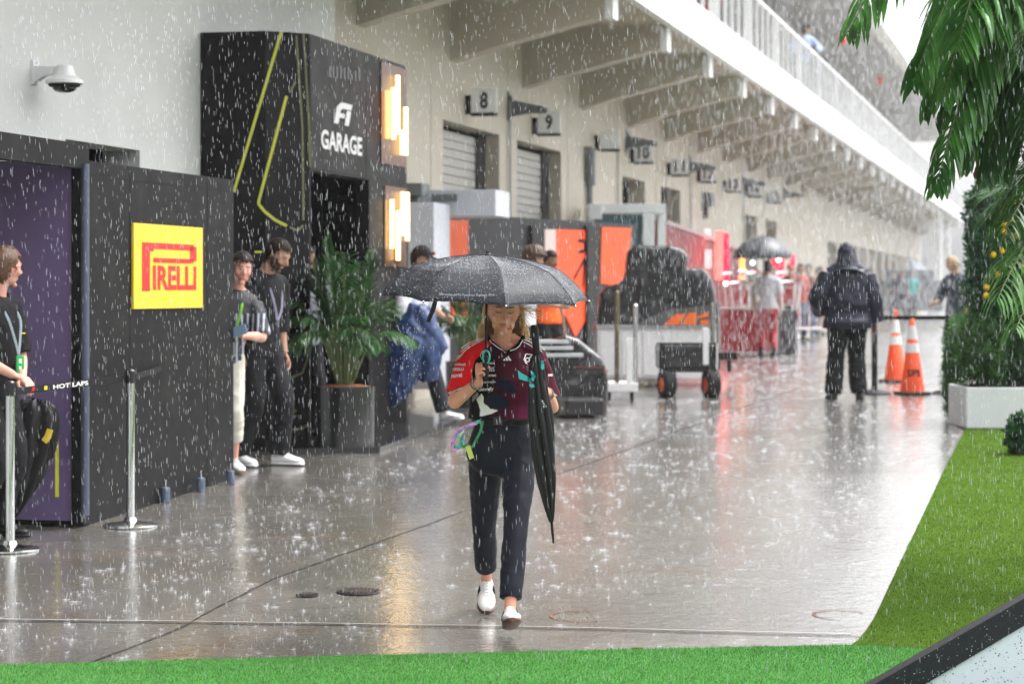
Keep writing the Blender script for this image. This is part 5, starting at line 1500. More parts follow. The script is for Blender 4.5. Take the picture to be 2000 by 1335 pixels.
# fronds given by the picture columns/rows their tips reach and their depth
fr = [((1722, 160), 11.9, .42, .62, LFP, 34, .60), ((1765, 365), 11.6, .50, .52, LFP, 40, .80), ((1872, 330), 11.9, .34, .60, LFD, 36, .95), ((1815, 90), 11.4, .5, .62, LFP, 34, .5),
      ((1840, 250), 11.7, .45, .55, LFP, 36, .9), ((1905, 280), 12.5, .35, .6, LFD, 34, .9), ((1960, 330), 12.3, .3, .55, LFD, 34, 1.0), ((1950, 190), 12.0, .4, .6, LFP, 34, .8), ((1990, 300), 11.7, .3, .6, LFD, 34, .9), ((2060, 380), 11.8, .3, .6, LFD, 30, .9), ((1800, 20), 12.9, .5, .6, LFD, 34, .5), ((1880, 120), 12.9, .45, .6, LFD, 34, .8), ((1930, 60), 11.5, .4, .6, LFP, 34, .7), ((1775, 230), 12.4, .5, .6, LFD, 34, .8), ((1850, 200), 12.6, .4, .6, LFD, 36, .9), ((1900, 150), 12.2, .4, .6, LFP, 36, .9), ((1985, 120), 11.4, .4, .6, LFP, 36, .9), ((1940, 260), 12.9, .3, .6, LFD, 36, 1.0), ((1735, 110), 12.3, .55, .6, LFP, 36, .6), ((1745, 215), 12.1, .55, .5, LFP, 38, .7), ((1790, 130), 12.0, .5, .5, LFB, 34, .6), ((1780, 190), 11.7, .5, .55, LFP, 38, .8), ((1830, 320), 12.2, .45, .5, LFP, 36, .9), ((1800, 290), 12.6, .45, .5, LFD, 36, .9), ((2000, 240), 12.9, .3, .6, LFD, 36, 1.0), ((1920, 330), 12.7, .3, .6, LFD, 36, 1.0), ((2030, 300), 12.1, .3, .6, LFD, 36, .9)]
for (tx, ty), Yt, dr_, wd, mt, n, hg in fr:
    a = MB(); b = MB(); tip = W(tx + (62 if tx < 1790 else 55 if tx < 1900 else 5), ty, Yt); n = int(n * 1.2)
    frond(a, b, CR + Vector((r.uniform(-.08, .0), r.uniform(-.1, .1), r.uniform(-.15, .15))), tip, dr_ * r.uniform(.9, 1.1), wd * .78, n, r, lw=.0205, hang=hg)
    f_ = a.build('frond', mt, pt, smooth=60, fix=False); b.build('rachis', STK, f_, smooth=60)
for k in range(9):     # the rest of the crown, out of the frame
    an = R(-70 + k * 26); a = MB(); b = MB(); frond(a, b, CR, CR + Vector((math.cos(an) * 1.5, math.sin(an) * 1.5, -.5)), .6, .5, 26, r, lw=.02, hang=.6)
    f_ = a.build('frond', LFP, pt, smooth=60, fix=False); b.build('rachis', STK, f_)
# dry brown leaflets
a = MB(); b = MB()
for tx, ty in ((1868, 300), (1905, 335), (1985, 215)): frond(a, b, CR + Vector((-.1, 0, -.2)), W(tx, ty, 12.35), .25, .24, 14, r, lw=.008, hang=1.2, first=.5)
a.build('dry_frond', LDRY, pt, fix=False)
# lower bright fronds: a second young palm at the right edge
P2 = Vector((X(2090, 13.5), 13.5, 0)); P2.z = gz(P2.y)
yp = thing('young_palm', 'young palm with bright yellow green fronds in front of the citrus column', 'palm tree', P2)
m = MB(); m.tube([P2, P2 + Vector((0, 0, .8)), P2 + Vector((-.03, 0, 1.45))], [.07, .055, .04], 12); m.build('trunk', mat('palm_bark'), yp, smooth=True)
for (bx, by), (tx, ty), Yt, dr_, wd, mt, hg in (((2085, 520), (1958, 520), 12.2, .16, .36, LFB, .75), ((2095, 380), (1925, 430), 13.6, .18, .34, LFD, .5), ((2090, 460), (1940, 380), 13.8, .16, .32, LFP, .3), ((2085, 500), (1985, 470), 12.6, .2, .34, LFB, .5), ((2080, 450), (1990, 330), 13.2, .15, .32, LFP, .4), ((2110, 430), (1948, 585), 11.8, .20, .42, LFB, .9), ((2120, 470), (1985, 640), 11.7, .14, .42, LFB, .9), ((2100, 360), (1955, 470), 12.4, .2, .42, LFP, .8), ((2100, 330), (1985, 400), 12.8, .2, .45, LFD, .8), ((2110, 420), (2020, 560), 12.0, .15, .42, LFP, .9)):
    a = MB(); b = MB(); frond(a, b, W(bx, by, 13.2), W(tx, ty, Yt), dr_, wd, 26, r, lw=.010, hang=hg)
    f_ = a.build('frond', mt, yp, smooth=60, fix=False); b.build('rachis', STK, f_)

def leaves(mb, pts, size, r, n_up=.2, mi=0, asp=.45):
    for p in pts:
        d = Vector((r.gauss(0, 1), r.gauss(0, 1), r.gauss(0, 1) + n_up)).normalized(); u = d.cross(Vector((r.gauss(0, 1), r.gauss(0, 1), r.gauss(0, 1)))).normalized()
        L_ = size * r.uniform(.6, 1.3); w_ = L_ * asp; n_ = d.cross(u)
        b = len(mb.v); mb.v += [tuple(p), tuple(p + d * L_ * .5 + u * w_ * .5 + n_ * L_ * .08), tuple(p + d * L_), tuple(p + d * L_ * .5 - u * w_ * .5 + n_ * L_ * .08)]
        mb.f.append((b, b + 1, b + 2, b + 3)); mb.m.append(mi)
# planter box
PY = 22.1; pz = gz(PY)
x0 = X(1887, PY)
pb = thing('planter_box', 'long white planter box under the green hedge on the turf', 'planter', (x0, PY, pz))
m = MB(); m.rbox(x0, x0 + 3.0, PY, PY + .9, pz + .01, pz + .405, .012); m.build('box_shell', mat('planter_white', (.62, .63, .66), .45, var=.04, vscale=2, dirt=((.4, .4, .4), 2, .3)), pb)
m = MB(); m.box(x0 + .04, x0 + 2.96, PY + .04, PY + .86, pz + .40, pz + .412); m.build('soil', mat('soil', (.03, .02, .012), .9), pb)
# citrus column
cx, cy = X(1965, PY + .45), PY + .45
ct = thing('citrus_column', 'tall clipped green column dotted with yellow fruit in the white planter', 'plant', (cx, cy, pz + .4))
r = random.Random(31)
m = MB(); m.tube([(cx, cy, pz + .38), (cx, cy, pz + 2.4)], .05, 8); m.build('stem', mat('palm_bark'), ct)
m = MB(); pts = []
zt = 1.65 + (568 - 335) / F * PY
for _ in range(15000):
    z = pz + .5 + r.random() ** .9 * (zt - pz - .5); a = r.uniform(0, 2 * PI)
    rr = (.36 + .05 * noise.noise(Vector((math.cos(a) * 2, math.sin(a) * 2, z * 2.5))) + .03 * noise.noise(Vector((math.cos(a) * 6, math.sin(a) * 6, z * 7)))) * (1 if z < zt - .25 else max(.2, (zt - z) / .25) ** .4)
    q = rr * r.uniform(.72, 1.04); pts.append(Vector((cx + q * math.cos(a), cy + q * math.sin(a), z)))
leaves(m, pts, .075, r)
m.build('foliage', leafmat('citrus_leaf', (.012, .06, .022), (.04, .13, .045), .35, .15, 9), ct, fix=False)
fm = mat('citrus_yellow', (.80, .52, .02), .45, bump=.2, bscale=200)
for px, py in ((1918, 350), (1932, 378), (1948, 405), (1958, 428), (1945, 438), (1920, 453), (1946, 452), (1968, 460), (1926, 497), (1942, 489), (1990, 440), (1915, 560), (1934, 536), (1984, 520), (1914, 577), (1975, 555), (1962, 395), (1985, 372), (1950, 340), (1990, 580)):
    k = (px - 1965) / F * PY; rr = .37
    if abs(k) > .34: continue
    yy = cy - math.sqrt(rr * rr - k * k) - .01; c = Vector((cx + k, yy, CAMZ + (HOR - py) / F * yy)); m = MB(); m.ball(c, (.030, .030, .033), 7); m.build('fruit', fm, ct, smooth=True)
# hedge bushes round it
def bush(name, label, c, rx, ry, rz, n, size, mt, seed, cat='shrub', stems=True, asp=.4, grp=None):
    r = random.Random(seed); o = thing(name, label, cat, c, grp); pts = []
    c = Vector(c)
    for _ in range(n):
        d = Vector((r.gauss(0, 1), r.gauss(0, 1), r.gauss(0, 1))).normalized()
        q = (1 + .28 * noise.noise(d * 2.2 + Vector((seed, 0, 0))) + .12 * noise.noise(d * 6)) * r.uniform(.55, 1.02) 
        pts.append(c + Vector((d.x * rx * q, d.y * ry * q, rz + d.z * rz * q)))
    m = MB(); leaves(m, pts, size, r, .5, asp=asp); m.build('foliage', mt, o, fix=False)
    m = MB()
    for k in range(7): m.tube([c + Vector((r.uniform(-.3, .3) * rx, r.uniform(-.3, .3) * ry, 0)), c + Vector((r.uniform(-.6, .6) * rx, r.uniform(-.6, .6) * ry, rz * 1.5))], .012, 5)
    m.build('stem', mat('palm_bark'), o)
    return o
HG = leafmat('hedge_leaf', (.02, .075, .016), (.06, .16, .03), .45, .2, 5)
HB = leafmat('hedge_leaf_light', (.05, .15, .03), (.10, .24, .05), .45, .25, 5)
bush('hedge_bush', 'feathery green shrub spilling over the end of the white planter', (X(1930, PY + .2), PY + .25, pz + .36), .30, .3, .38, 6500, .07, HG, 5, asp=.2)
bush('hedge_bush', 'dark green shrub in the white planter under the citrus column', (X(1990, PY + .2), PY + .3, pz + .36), .42, .3, .42, 7000, .07, leafmat('hedge_leaf_dark', (.010, .035, .010), (.03, .08, .02), .5, .15, 5), 6, asp=.22)
bush('hedge_bush', 'light green feathery shrub beside the black post', (X(1889, PY + 3), PY + 3, gz(PY + 3) + .32), .22, .25, .36, 3500, .09, HB, 8, asp=.18)
bush('hedge_bush', 'narrow green shrub between the planter and the lane', (X(1894, PY + .5), PY + 1.3, pz), .10, .22, .46, 4000, .07, HG, 9, asp=.2)
bush('low_shrub', 'small glossy dark shrub on the turf in front of the white planter', (X(1992, 19.5), 19.5, gz(19.5)), .10, .14, .17, 1500, .07, leafmat('gloss_leaf', (.015, .05, .02), (.03, .10, .03), .2, .1, 9), 10, asp=.5)
bush('rear_hedge', 'tall dark hedge behind the citrus column beside the lane', (X(2010, 27), 27, gz(27)), .7, .7, 1.25, 9000, .12, HG, 12, asp=.35)

# ================================================================== slanted board on the turf
A0_ = W(1690, 1345, 9.75); A1_ = W(2035, 1148, 9.75)
ax_ = (A1_ - A0_).normalized(); nz_ = Vector((-ax_.z, 0, ax_.x))
sb_ = thing('slanted_board', 'white rain spotted board with a thick black edge rising across the turf corner', 'board', A0_)
f = lambda a, b, d_: A0_ + ax_ * a + nz_ * b + Vector((0, d_, 0))
Lb = (A1_ - A0_).length + .9
m = MB(); m.prism([(-.3, -.115), (-.3, -.0), (Lb, -.0), (Lb, -.085)], f, 0, .10); m.build('frame', mat('frame_black', (.022, .023, .028), .35, var=.2, vscale=30, bump=.2, bscale=120), sb_)
m = MB(); m.prism([(-.3, -.60), (-.3, -.116), (Lb, -.086), (Lb, -.95)], f, .012, .08); m.build('panel', mat('panel_white', (.66, .68, .80), .25), sb_)
r = random.Random(8); m = MB()
for _ in range(1500):
    a = r.uniform(0, Lb); b = r.uniform(-.45, -.10); p = f(a, b, .011); rad = r.choice((.0012, .0018, .0026, .0034)) * r.uniform(.7, 1.1); k = 6
    m.add([p + Vector((math.cos(2 * PI * j / k) * rad, 0, math.sin(2 * PI * j / k) * rad)) for j in range(k)], [tuple(range(k))])
m.build('speckle_pattern', mat('speck_dark', (.05, .05, .08), .3), sb_)
r = random.Random(9); m = MB()
for _ in range(240):
    a = r.uniform(0, Lb); b = r.uniform(-.10, -.005); p = f(a, b, -.0005); m.ball(p, (r.uniform(.001, .0024),) * 3, 3)
tag(m.build('water_droplets', WD), 'rain droplets on the black edge of the slanted board', 'droplets', kind='stuff')

# ================================================================== potted palms
def areca(name, label, px, py, pot_w, pot_h, top_px, seed, fronds, mt_pot, spread=.62, dark=False):
    c = G(px, py); c.z += .03; o = thing(name, label, 'plant', c); r = random.Random(seed)
    m = MB(); w_ = pot_w / 2; m.lathe([(w_ * .92, 0), (w_ * .97, .01), (w_, pot_h - .02), (w_, pot_h), (w_ - .03, pot_h), (w_ - .03, pot_h - .04), (.001, pot_h - .04)], c, 36); m.build('pot', mt_pot, o, smooth=35)
    m = MB(); m.lathe([(.001, pot_h + .015), (w_ * .6, pot_h + .01), (w_ - .005, pot_h - .01)], c, 24, caps=False)
    m.build('bark_mulch', mat('mulch_orange', (.30, .10, .03), .8, var=.5, vscale=40, bump=.8, bscale=60), o)
    top = CAMZ + (HOR - top_px) / F * c.y
    for k in range(fronds):
        an = r.uniform(0, 2 * PI); up_ = r.random(); base = c + Vector((math.cos(an) * .06, math.sin(an) * .06, pot_h))
        rr_ = spread * (1 - .75 * up_ ** 1.5) * r.uniform(.8, 1.1); zt_ = pot_h + (top - c.z - pot_h) * (.22 + .78 * up_) * r.uniform(.85, 1.0)
        tip = c + Vector((math.cos(an) * rr_, math.sin(an) * rr_, zt_)); a = MB(); b = MB()
        frond(a, b, base, tip, .10 + .20 * (1 - up_), .26, 22, r, lw=.0085, hang=.28 + .3 * (1 - up_), first=.35)
        f_ = a.build('frond', (LFD if r.random() < .55 else leafmat('areca_leaf', (.02, .075, .02), (.055, .17, .045), .35, .25)), o, smooth=60, fix=False); b.build('rachis', STK, f_)
    return o
PBK = mat('pot_black', (.018, .018, .02), .18, coat=.4)
areca('potted_palm', 'bushy palm in a round glossy black pot beside the garage doorway', 674, 880, .52, .53, 452, 3, 42, PBK, .62)
areca('potted_palm', 'palm in a black pot half hidden behind the umbrella and woman', 915, 800, .5, .5, 470, 5, 26, PBK, .55)
# ================================================================== garage forecourt things
def wbox(mb, px0, px1, py0, py1, Y, depth, r=.006, mi=0, yaw=0.0):
    """box whose front face fills the picture rectangle at depth Y"""
    a = W(px0, py1, Y); b = W(px1, py0, Y)
    if yaw: 
        c = Vector(((a.x + b.x) / 2, Y, 0)); w_ = (b.x - a.x) / 2
        mb.rbox(-w_, w_, 0, depth, a.z, b.z, r, mi, M=Matrix.Translation(c) @ Matrix.Rotation(yaw, 4, 'Z'))
    else: mb.rbox(a.x, b.x, Y, Y + depth, a.z, b.z, r, mi)
GW = mat('grey_white_panel', (.52, .54, .60), .5, var=.04)
o = thing('equipment_cabinet', 'plain pale grey cabinet standing behind the glowing tubes of the tall booth', 'cabinet', gp(830, 25.8))
m = MB(); wbox(m, 796, 848, 395, 760, 25.8, .8, yaw=-.2); wbox(m, 797, 970, 371, 422, 26.6, .8, yaw=-.2); m.build('cabinet_shell', GW, o)
m = MB(); wbox(m, 842, 893, 379, 394, 26.45, .05, yaw=-.2); m.build('dark_slot', BR, o)
# charcoal hoarding with orange panels
HP0 = W(850, 415, 28); HP1 = W(1242, 439, 33)
hd = (HP1 - HP0); hd.z = 0; hl = hd.length; hd.normalize(); hn = Vector((hd.y, -hd.x, 0))
ho = thing('hoarding', 'charcoal garage hoarding with orange panels and black lettering', 'hoarding', Vector((HP0.x, HP0.y, gz(28))))
def hf(a, b, d_): p = HP0 + hd * a + hn * d_; p.z = b; return p
def ha(px, off=0): 
    k = (px - 1000) / F; q = HP0 + hn * off
    return (q.x - k * q.y) / (k * hd.y - hd.x)
def hq(px, py, off=0.0): a = ha(px, off); return a, CAMZ + (HOR - py) / F * hf(a, 0, off).y
HC = mat('charcoal_hoarding', (.045, .045, .048), .5, var=.1); OR2 = mat('papaya_panel', (.58, .075, .008), .5, var=.06, vscale=3, dirt=((.35, .04, .006), 2, .5)); ORB = mat('papaya_bright', (.75, .06, .006), .5, emit=(1, .07, .01), estr=.22)  # ORB is a brighter orange with a weak emission
zt = HP0.z
m = MB(); m.prism([(0, .3), (0, zt), (hl, zt), (hl, .3)], hf, 0, -.12); m.build('wall', HC, ho)
m = MB(); m.prism([hq(861, 429), hq(912, 430), hq(912, 620), hq(880, 620)], hf, .004, .02); m.build('orange_panel', OR2, ho)
m = MB(); m.prism([hq(1084, 448), hq(1146, 450), hq(1144, 620), hq(1122, 657), hq(1095, 600), hq(1084, 560)], hf, .004, .02); m.build('orange_panel', ORB, ho)['label'] = 'brighter orange panel'
m = MB(); m.prism([hq(1173, 443), hq(1231, 445), hq(1222, 560), hq(1170, 554)], hf, .004, .02); m.build('orange_panel', OR2, ho)
m = MB(); m.prism([hq(1062, 448), hq(1083, 448), hq(1083, 540), hq(1062, 540)], hf, .004, .02); m.build('pale_panel', mat('pale_pink_panel', (.62, .50, .47), .5), ho)
for a0, a1 in ((1148, 1170), (1040, 1061)):
    m = MB(); m.prism([hq(a0, 440, .06), hq(a1, 442, .06), hq(a1, 700, .06), hq(a0, 700, .06)], hf, .004, .06); m.build('post', mat('dark_post', (.03, .03, .03), .4), ho)
for P_ in ([hq(1134, 452), hq(1134, 462)], [hq(1126, 470), hq(1138, 470), hq(1139, 490), hq(1126, 492)], [hq(1118, 545), hq(1139, 505)], [hq(1139, 504), hq(1136, 560)]):
    m = MB(); m.strip(P_, .05, hf, .021, .024); m.build('lettering', mat('black_paint'), ho)
# white framed cabin with tinted glass
o = thing('glazed_cabin', 'white framed cabin with tinted glass behind the charcoal hoarding', 'cabin', gp(1225, 34.5))
m = MB(); wbox(m, 1148, 1300, 398, 416, 34.5, 1.2); wbox(m, 1256, 1278, 417, 600, 34.5, .15); wbox(m, 1285, 1300, 417, 600, 35.2, .15); wbox(m, 1148, 1160, 417, 600, 34.5, .15); wbox(m, 1150, 1176, 400, 428, 34.4, .1); m.build('frame', mat('cabin_white', (.66, .69, .70), .45), o)
m = MB(); wbox(m, 1161, 1255, 418, 600, 34.56, .03); m.build('glass_pane', mat('tinted_glass', (.06, .11, .125), .1), o)
m = MB(); wbox(m, 1279, 1299, 420, 600, 35.9, .05); m.build('rear_panel', mat('dark_red', (.12, .02, .02), .5), o)
# white bench cabinet with doors
CY = 29.6
o = thing('workbench', 'white cabinet bench with silver rails under the black covered equipment', 'bench', gp(1280, CY))
m = MB(); wbox(m, 1166, 1402, 641, 738, CY, .9); m.build('cabinet_shell', mat('bench_white', (.72, .72, .73), .4, var=.04), o)
m = MB(); wbox(m, 1164, 1406, 634, 642, CY - .03, .96); m.build('worktop_edge', mat('steel_dull', (.42, .42, .43), .35, .8), o)
for a, b in ((1172, 1212), (1215, 1250), (1256, 1302)):
    m = MB(); wbox(m, a, b, 648, 733, CY - .02, .02, .004); d_ = m.build('door', mat('bench_white'), o)
    m = MB(); wbox(m, b - 8, b - 6, 655, 664, CY - .035, .012, .002); m.build('handle', mat('steel'), d_)
for a in (1176, 1300, 1390):
    m = MB(); c = gp(a, CY + .15); m.tube([c + Vector((-.02, 0, .05)), c + Vector((.02, 0, .05))], .05, 12); m.build('castor', mat('rubber', (.02, .02, .02), .6), o)
# tarpaulin heap
def heap(name, label, parts, mt, fold=.02, vx=.03, cat='cover', extra=None, smooth=3):
    mb = MB(); cs = []
    for (px0, px1, py0, py1, Y, dp) in parts:
        a = W(px0, py1, Y); b = W(px1, py0, Y); q = MB(); q.rbox(a.x, b.x, Y, Y + dp, a.z, b.z, .05); mb.add(q.v, q.f); cs.append(a)
    me = remesh(mb, vx, smooth); folds(me, fold, (3.5, 3.5, 4.5), 3.0)
    c0 = Vector((cs[0].x, cs[0].y, min(c.z for c in cs)))
    set_coords(me, coords(me) - np.array(c0)); o = mesh_obj(name, me, mt, None, c0); return tag(o, label, cat)
TP = mat('tarp_black', (.012, .012, .014), .28, bump=.5, bscale=14, coat=.2)
def silhouette(name, label, poly, Y, dp, mt, fold, sc, vx=.022, smooth=12):
    mb = MB(); f = lambda a_, b_, d_: W(a_, b_, Y + d_)
    for d0, d1, k in ((0, dp * .5, .0), (dp * .25, dp, .0)): mb.prism(poly, f, d0, d1)
    me = remesh(mb, vx, smooth, .6); folds(me, fold, sc, 3.0); folds(me, fold * .4, (14, 14, 8), 8.0)
    c0 = W(poly[0][0], poly[0][1], Y); set_coords(me, coords(me) - np.array(c0)); return tag(mesh_obj(name, me, mt, None, c0), label, 'cover')
silhouette('tarpaulin', 'black tarpaulin heaped over equipment on the white bench', [(1170, 636), (1172, 575), (1186, 560), (1212, 556), (1222, 540), (1226, 492), (1238, 482), (1326, 483), (1342, 500), (1338, 528), (1372, 524), (1388, 545), (1399, 600), (1399, 620), (1300, 634)], CY - .02, 1.0, TP, .020, (3.5, 3.5, 1.8))
# orange logo cloth
o = thing('printed_cover', 'grey cover with an orange wedge emblem along the bench edge', 'cover', W(1340, 634, CY - .06))
m = MB(); f = lambda a, b, d_: W(a, b, CY - .06 + d_)
m.prism([(1240, 634), (1300, 605), (1386, 596), (1386, 634)], f, 0, .03); m.build('cloth', mat('cover_grey', (.09, .085, .09), .5), o)
m = MB(); m.prism([(1296, 634), (1318, 614), (1340, 612), (1326, 634)], f, -.006, -.001); m.prism([(1330, 634), (1345, 611), (1360, 610), (1360, 634)], f, -.006, -.001); m.prism([(1363, 617), (1384, 608), (1384, 618), (1363, 622)], f, -.006, -.001); m.prism([(1368, 625), (1384, 624), (1384, 634), (1368, 634)], f, -.006, -.001)
m.build('orange_emblem', mat('emblem_orange', (.85, .16, .015), .4), o)
# platform trolley with tall posts
TY = 26.6
o = thing('platform_trolley', 'white platform trolley with silver uprights beside the white bench', 'trolley', gp(1208, TY))
m = MB(); wbox(m, 1182, 1246, 748, 764, TY, .8); m.build('deck', mat('bench_white'), o)
m = MB(); wbox(m, 1223, 1236, 660, 748, TY + .02, .06); m.build('column', mat('bench_white'), o)
for px, y0, mt in ((1205, 572, 'bronze'), (1241, 598, 'steel_dull')):
    m = MB(); a = W(px, 750, TY + .1); b = W(px, y0, TY + .1); m.tube([a, b], .028, 10); m.ball(b, .03, 6); m.build('upright', mat('bronze', (.18, .15, .10), .35, .8) if mt == 'bronze' else mat('steel'), o, smooth=50)
for px in (1190, 1234):
    c = gp(px, TY + .1, .045); m = MB(); m.tube([c + Vector((-.02, 0, 0)), c + Vector((.02, 0, 0))], .05, 12); m.build('castor', mat('rubber'), o)
o = thing('orange_strap', 'orange strap hanging at the side of the white trolley', 'strap', W(1177, 770, TY))
m = MB(); m.tube([W(1185, 722, TY), W(1178, 735, TY), W(1180, 748, TY), W(1176, 775, TY)], [.02, .025, .018, .012], 8); m.build('webbing', mat('papaya_panel'), o, smooth=True)
# black folding wagon
WY = 27.2
o = thing('folding_wagon', 'black fabric wagon on big black wheels with orange hubs', 'wagon', gp(1345, WY))
me_ = MB(); wbox(me_, 1289, 1398, 672, 722, WY, .9, .03); m_ = remesh(me_, .02, 2); folds(m_, .008, (5, 5, 5)); set_coords(m_, coords(m_) - np.array(o.location)); mesh_obj('basket', m_, TP, o)
m = MB()
for px in (1290, 1397): m.tube([W(px, 725, WY - .02), W(px, 668, WY - .02)], .014, 8)
m.tube([W(1288, 724, WY - .02), W(1399, 724, WY - .02)], .016, 8); m.tube([W(1288, 671, WY - .02), W(1399, 671, WY - .02)], .014, 8); m.build('frame', BM_, o)
for px, hub in ((1303, 0), (1389, 1)):
    for dy in (0, .75):
        c = W(px, 757, WY + dy); c.z = gz(c.y) + .155
        M = Matrix.Translation(c) @ Matrix.Rotation(.28, 4, 'Z') @ Matrix.Rotation(PI / 2, 4, 'Y')
        m = MB(); m.lathe([(.09, -.075), (.14, -.075), (.165, -.05), (.165, .05), (.14, .075), (.09, .075), (.09, -.075)], (0, 0, 0), 28, caps=False)
        q = MB(); q.v = [tuple(M @ Vector(v)) for v in m.v]; q.f = m.f; q.m = m.m; wh = q.build('wheel', mat('tyre', (.02, .02, .02), .7, bump=.5, bscale=60), o, smooth=40)
        m = MB(); m.lathe([(.001, -.06), (.09, -.07), (.09, .07), (.001, .06)], (0, 0, 0), 20); q = MB(); q.v = [tuple(M @ Vector(v)) for v in m.v]; q.f = m.f; q.m = m.m; q.build('hub', mat('hub_orange', (.75, .12, .02), .4), wh)
        m = MB(); m.tube([c + Vector((0, 0, .0)), c + Vector((0, 0, .2))], .018, 6); m.build('fork', BM_, o)
m = MB(); wbox(m, 1373, 1384, 640, 712, WY - .06, .04); m.build('pull_handle', mat('bench_white'), o)
m = MB(); m.tube([W(1392, 590, WY + .3), W(1392, 670, WY + .3)], .03, 8); m.tube([W(1402, 590, WY + .3), W(1402, 670, WY + .3)], .02, 8); m.build('upright', mat('steel'), o)
# low dolly
o = thing('low_dolly', 'low black dolly standing between the wagon and the red flight case', 'dolly', gp(1418, 31))
m = MB(); wbox(m, 1396, 1440, 688, 702, 31, .6); wbox(m, 1420, 1428, 703, 726, 31, .05); wbox(m, 1400, 1406, 703, 722, 31.3, .05); m.build('deck', BM_, o)
# dark tool chest beside the woman
TC = 24.2
GB = mat('gloss_black', (.012, .011, .013), .16, spec=.5, coat=.6, var=.1, vscale=3)
silhouette('equipment_cover', 'low glossy black covered equipment with wet top just beyond the folded umbrella', [(1070, 812), (1064, 740), (1070, 690), (1084, 664), (1104, 655), (1128, 662), (1150, 680), (1176, 700), (1186, 740), (1184, 808)], TC, .9, GB, .014, (3, 3, 3), .02, 8)
o = thing('metal_tray_stack', 'stacked pale metal trays lying on the glossy black equipment', 'tray', W(1105, 700, TC - .1))
m = MB()
for y0, x0, x1 in ((664, 1052, 1112), (676, 1046, 1120), (690, 1060, 1140)): wbox(m, x0, x1, y0, y0 + 7, TC - .14, .35, .004, yaw=.12)
m.build('tray', mat('tray_metal', (.55, .56, .58), .3, .5), o)
m = MB(); wbox(m, 1120, 1182, 716, 719, TC - .10, .02, .001); m.build('trim', mat('dark_red'), o)
o = thing('low_box', 'low dark box on the wet concrete in front of the glossy black equipment', 'box', gp(1150, 23.6)); m = MB(); wbox(m, 1104, 1182, 778, 812, 23.6, .5, .03, yaw=.2); m.build('box_shell', mat('chest_black', (.014, .012, .014), .3), o)
o = thing('white_tray', 'white document tray held out behind the umbrella', 'tray', W(1060, 640, 24.5)); 
m = MB(); wbox(m, 1052, 1105, 667, 676, 24.4, .4); m.build('tray_base', mat('bench_white'), o)

# ---- red team area
RD = mat('team_red', (.34, .012, .02), .45, var=.08, vscale=2); SV = mat('case_silver', (.50, .50, .52), .3, .8)
def flight_case(px0, px1, py0, py1, Y, label, dp=.7, lidw=True):
    c = gp((px0 + px1) / 2, Y); o = thing('flight_case', label, 'flight case', c, 'red flight cases')
    m = MB(); wbox(m, px0, px1, py0 + 4, py1, Y, dp, .004); m.build('case_body', RD, o)
    e = 4 * 26 / Y; m = MB()
    wbox(m, px0 - 1, px1 + 1, py0, py0 + e, Y - .012, dp + .024); wbox(m, px0 - 1, px1 + 1, py1 - e, py1, Y - .012, dp + .024)
    wbox(m, px1 - e, px1 + 1, py0 + e + .3, py1 - e - .3, Y - .012, .03, .003); wbox(m, px0 - 1, px0 + e, py0 + e + .3, py1 - e - .3, Y - .012, .03, .003); m.build('edge_trim', SV, o)
    m = MB(); w_ = (px1 - px0); wbox(m, px0 + w_ * .72, px0 + w_ * .80, py1 - (py1 - py0) * .32, py1 - e, Y - .02, .02, .003); m.build('latch', SV, o)
    for k in (.1, .9):
        q = gp(px0 + w_ * k, Y + .1, .06); m = MB(); m.tube([q + Vector((-.025, 0, 0)), q + Vector((.025, 0, 0))], .06, 10); m.build('castor', mat('rubber'), o)
flight_case(1404, 1519, 601, 689, 42, 'large red flight case with silver edges, lowest and nearest', 1.0)
o = thing('dark_case', 'dark grey case standing against the end of the red flight case', 'case', gp(1542, 43)); m = MB(); wbox(m, 1521, 1556, 605, 690, 43, .9); m.build('case_body', mat('case_dark', (.05, .05, .055), .5), o)
flight_case(1372, 1465, 560, 597, 50, 'red topped dark counter behind the large red case', .6); flight_case(1505, 1553, 560, 597, 50, 'small red case behind the large red case', .5)
# red booth walls and glowing columns
o = thing('red_booth', 'deep red garage booth wall with pale stripes and glowing red columns', 'booth', gp(1375, 47))
RP0 = W(1300, 437, 41.0); RP1 = W(1452, 437, 50.5); rd = RP1 - RP0; rd.z = 0; rl = rd.length; rd.normalize(); rn = Vector((rd.y, -rd.x, 0))
def rf(a_, b_, d_): p = RP0 + rd * a_ + rn * d_; p.z = b_; return p
m = MB(); m.prism([(0, .4), (0, RP0.z), (rl, RP0.z - .35), (rl, .4)], rf, 0, -.15); m.build('wall', mat('booth_red', (.15, .010, .015), .5, var=.1, vscale=1.5), o)
m = MB(); m.prism([(-.02, RP0.z), (-.02, RP0.z + .07), (rl, RP0.z - .28), (rl, RP0.z - .349)], rf, .03, -.2); m.build('cap_rail', mat('pink_grey', (.36, .26, .27), .5), o)
def rq(px, py): k = (px - 1000) / F; a_ = (RP0.x - k * RP0.y) / (k * rd.y - rd.x); return a_, CAMZ + (HOR - py) / F * rf(a_, 0, 0).y
m = MB(); m.prism([rq(1374, 446), rq(1386, 447), rq(1386, 468), rq(1374, 467)], rf, .002, .02); m.prism([rq(1375, 488), rq(1387, 488), rq(1387, 524), rq(1375, 524)], rf, .002, .02); m.build('white_stripe', mat('bench_white'), o)
RN = mat('neon_red', (1, .1, .08), .4, emit=(1, .06, .05), estr=2.4); RN2 = mat('neon_crimson', (.8, .0, .05), .4, emit=(.9, .01, .04), estr=.9); NO = mat('neon_orange', (1, .3, .08), .4, emit=(1, .22, .03), estr=2.4)
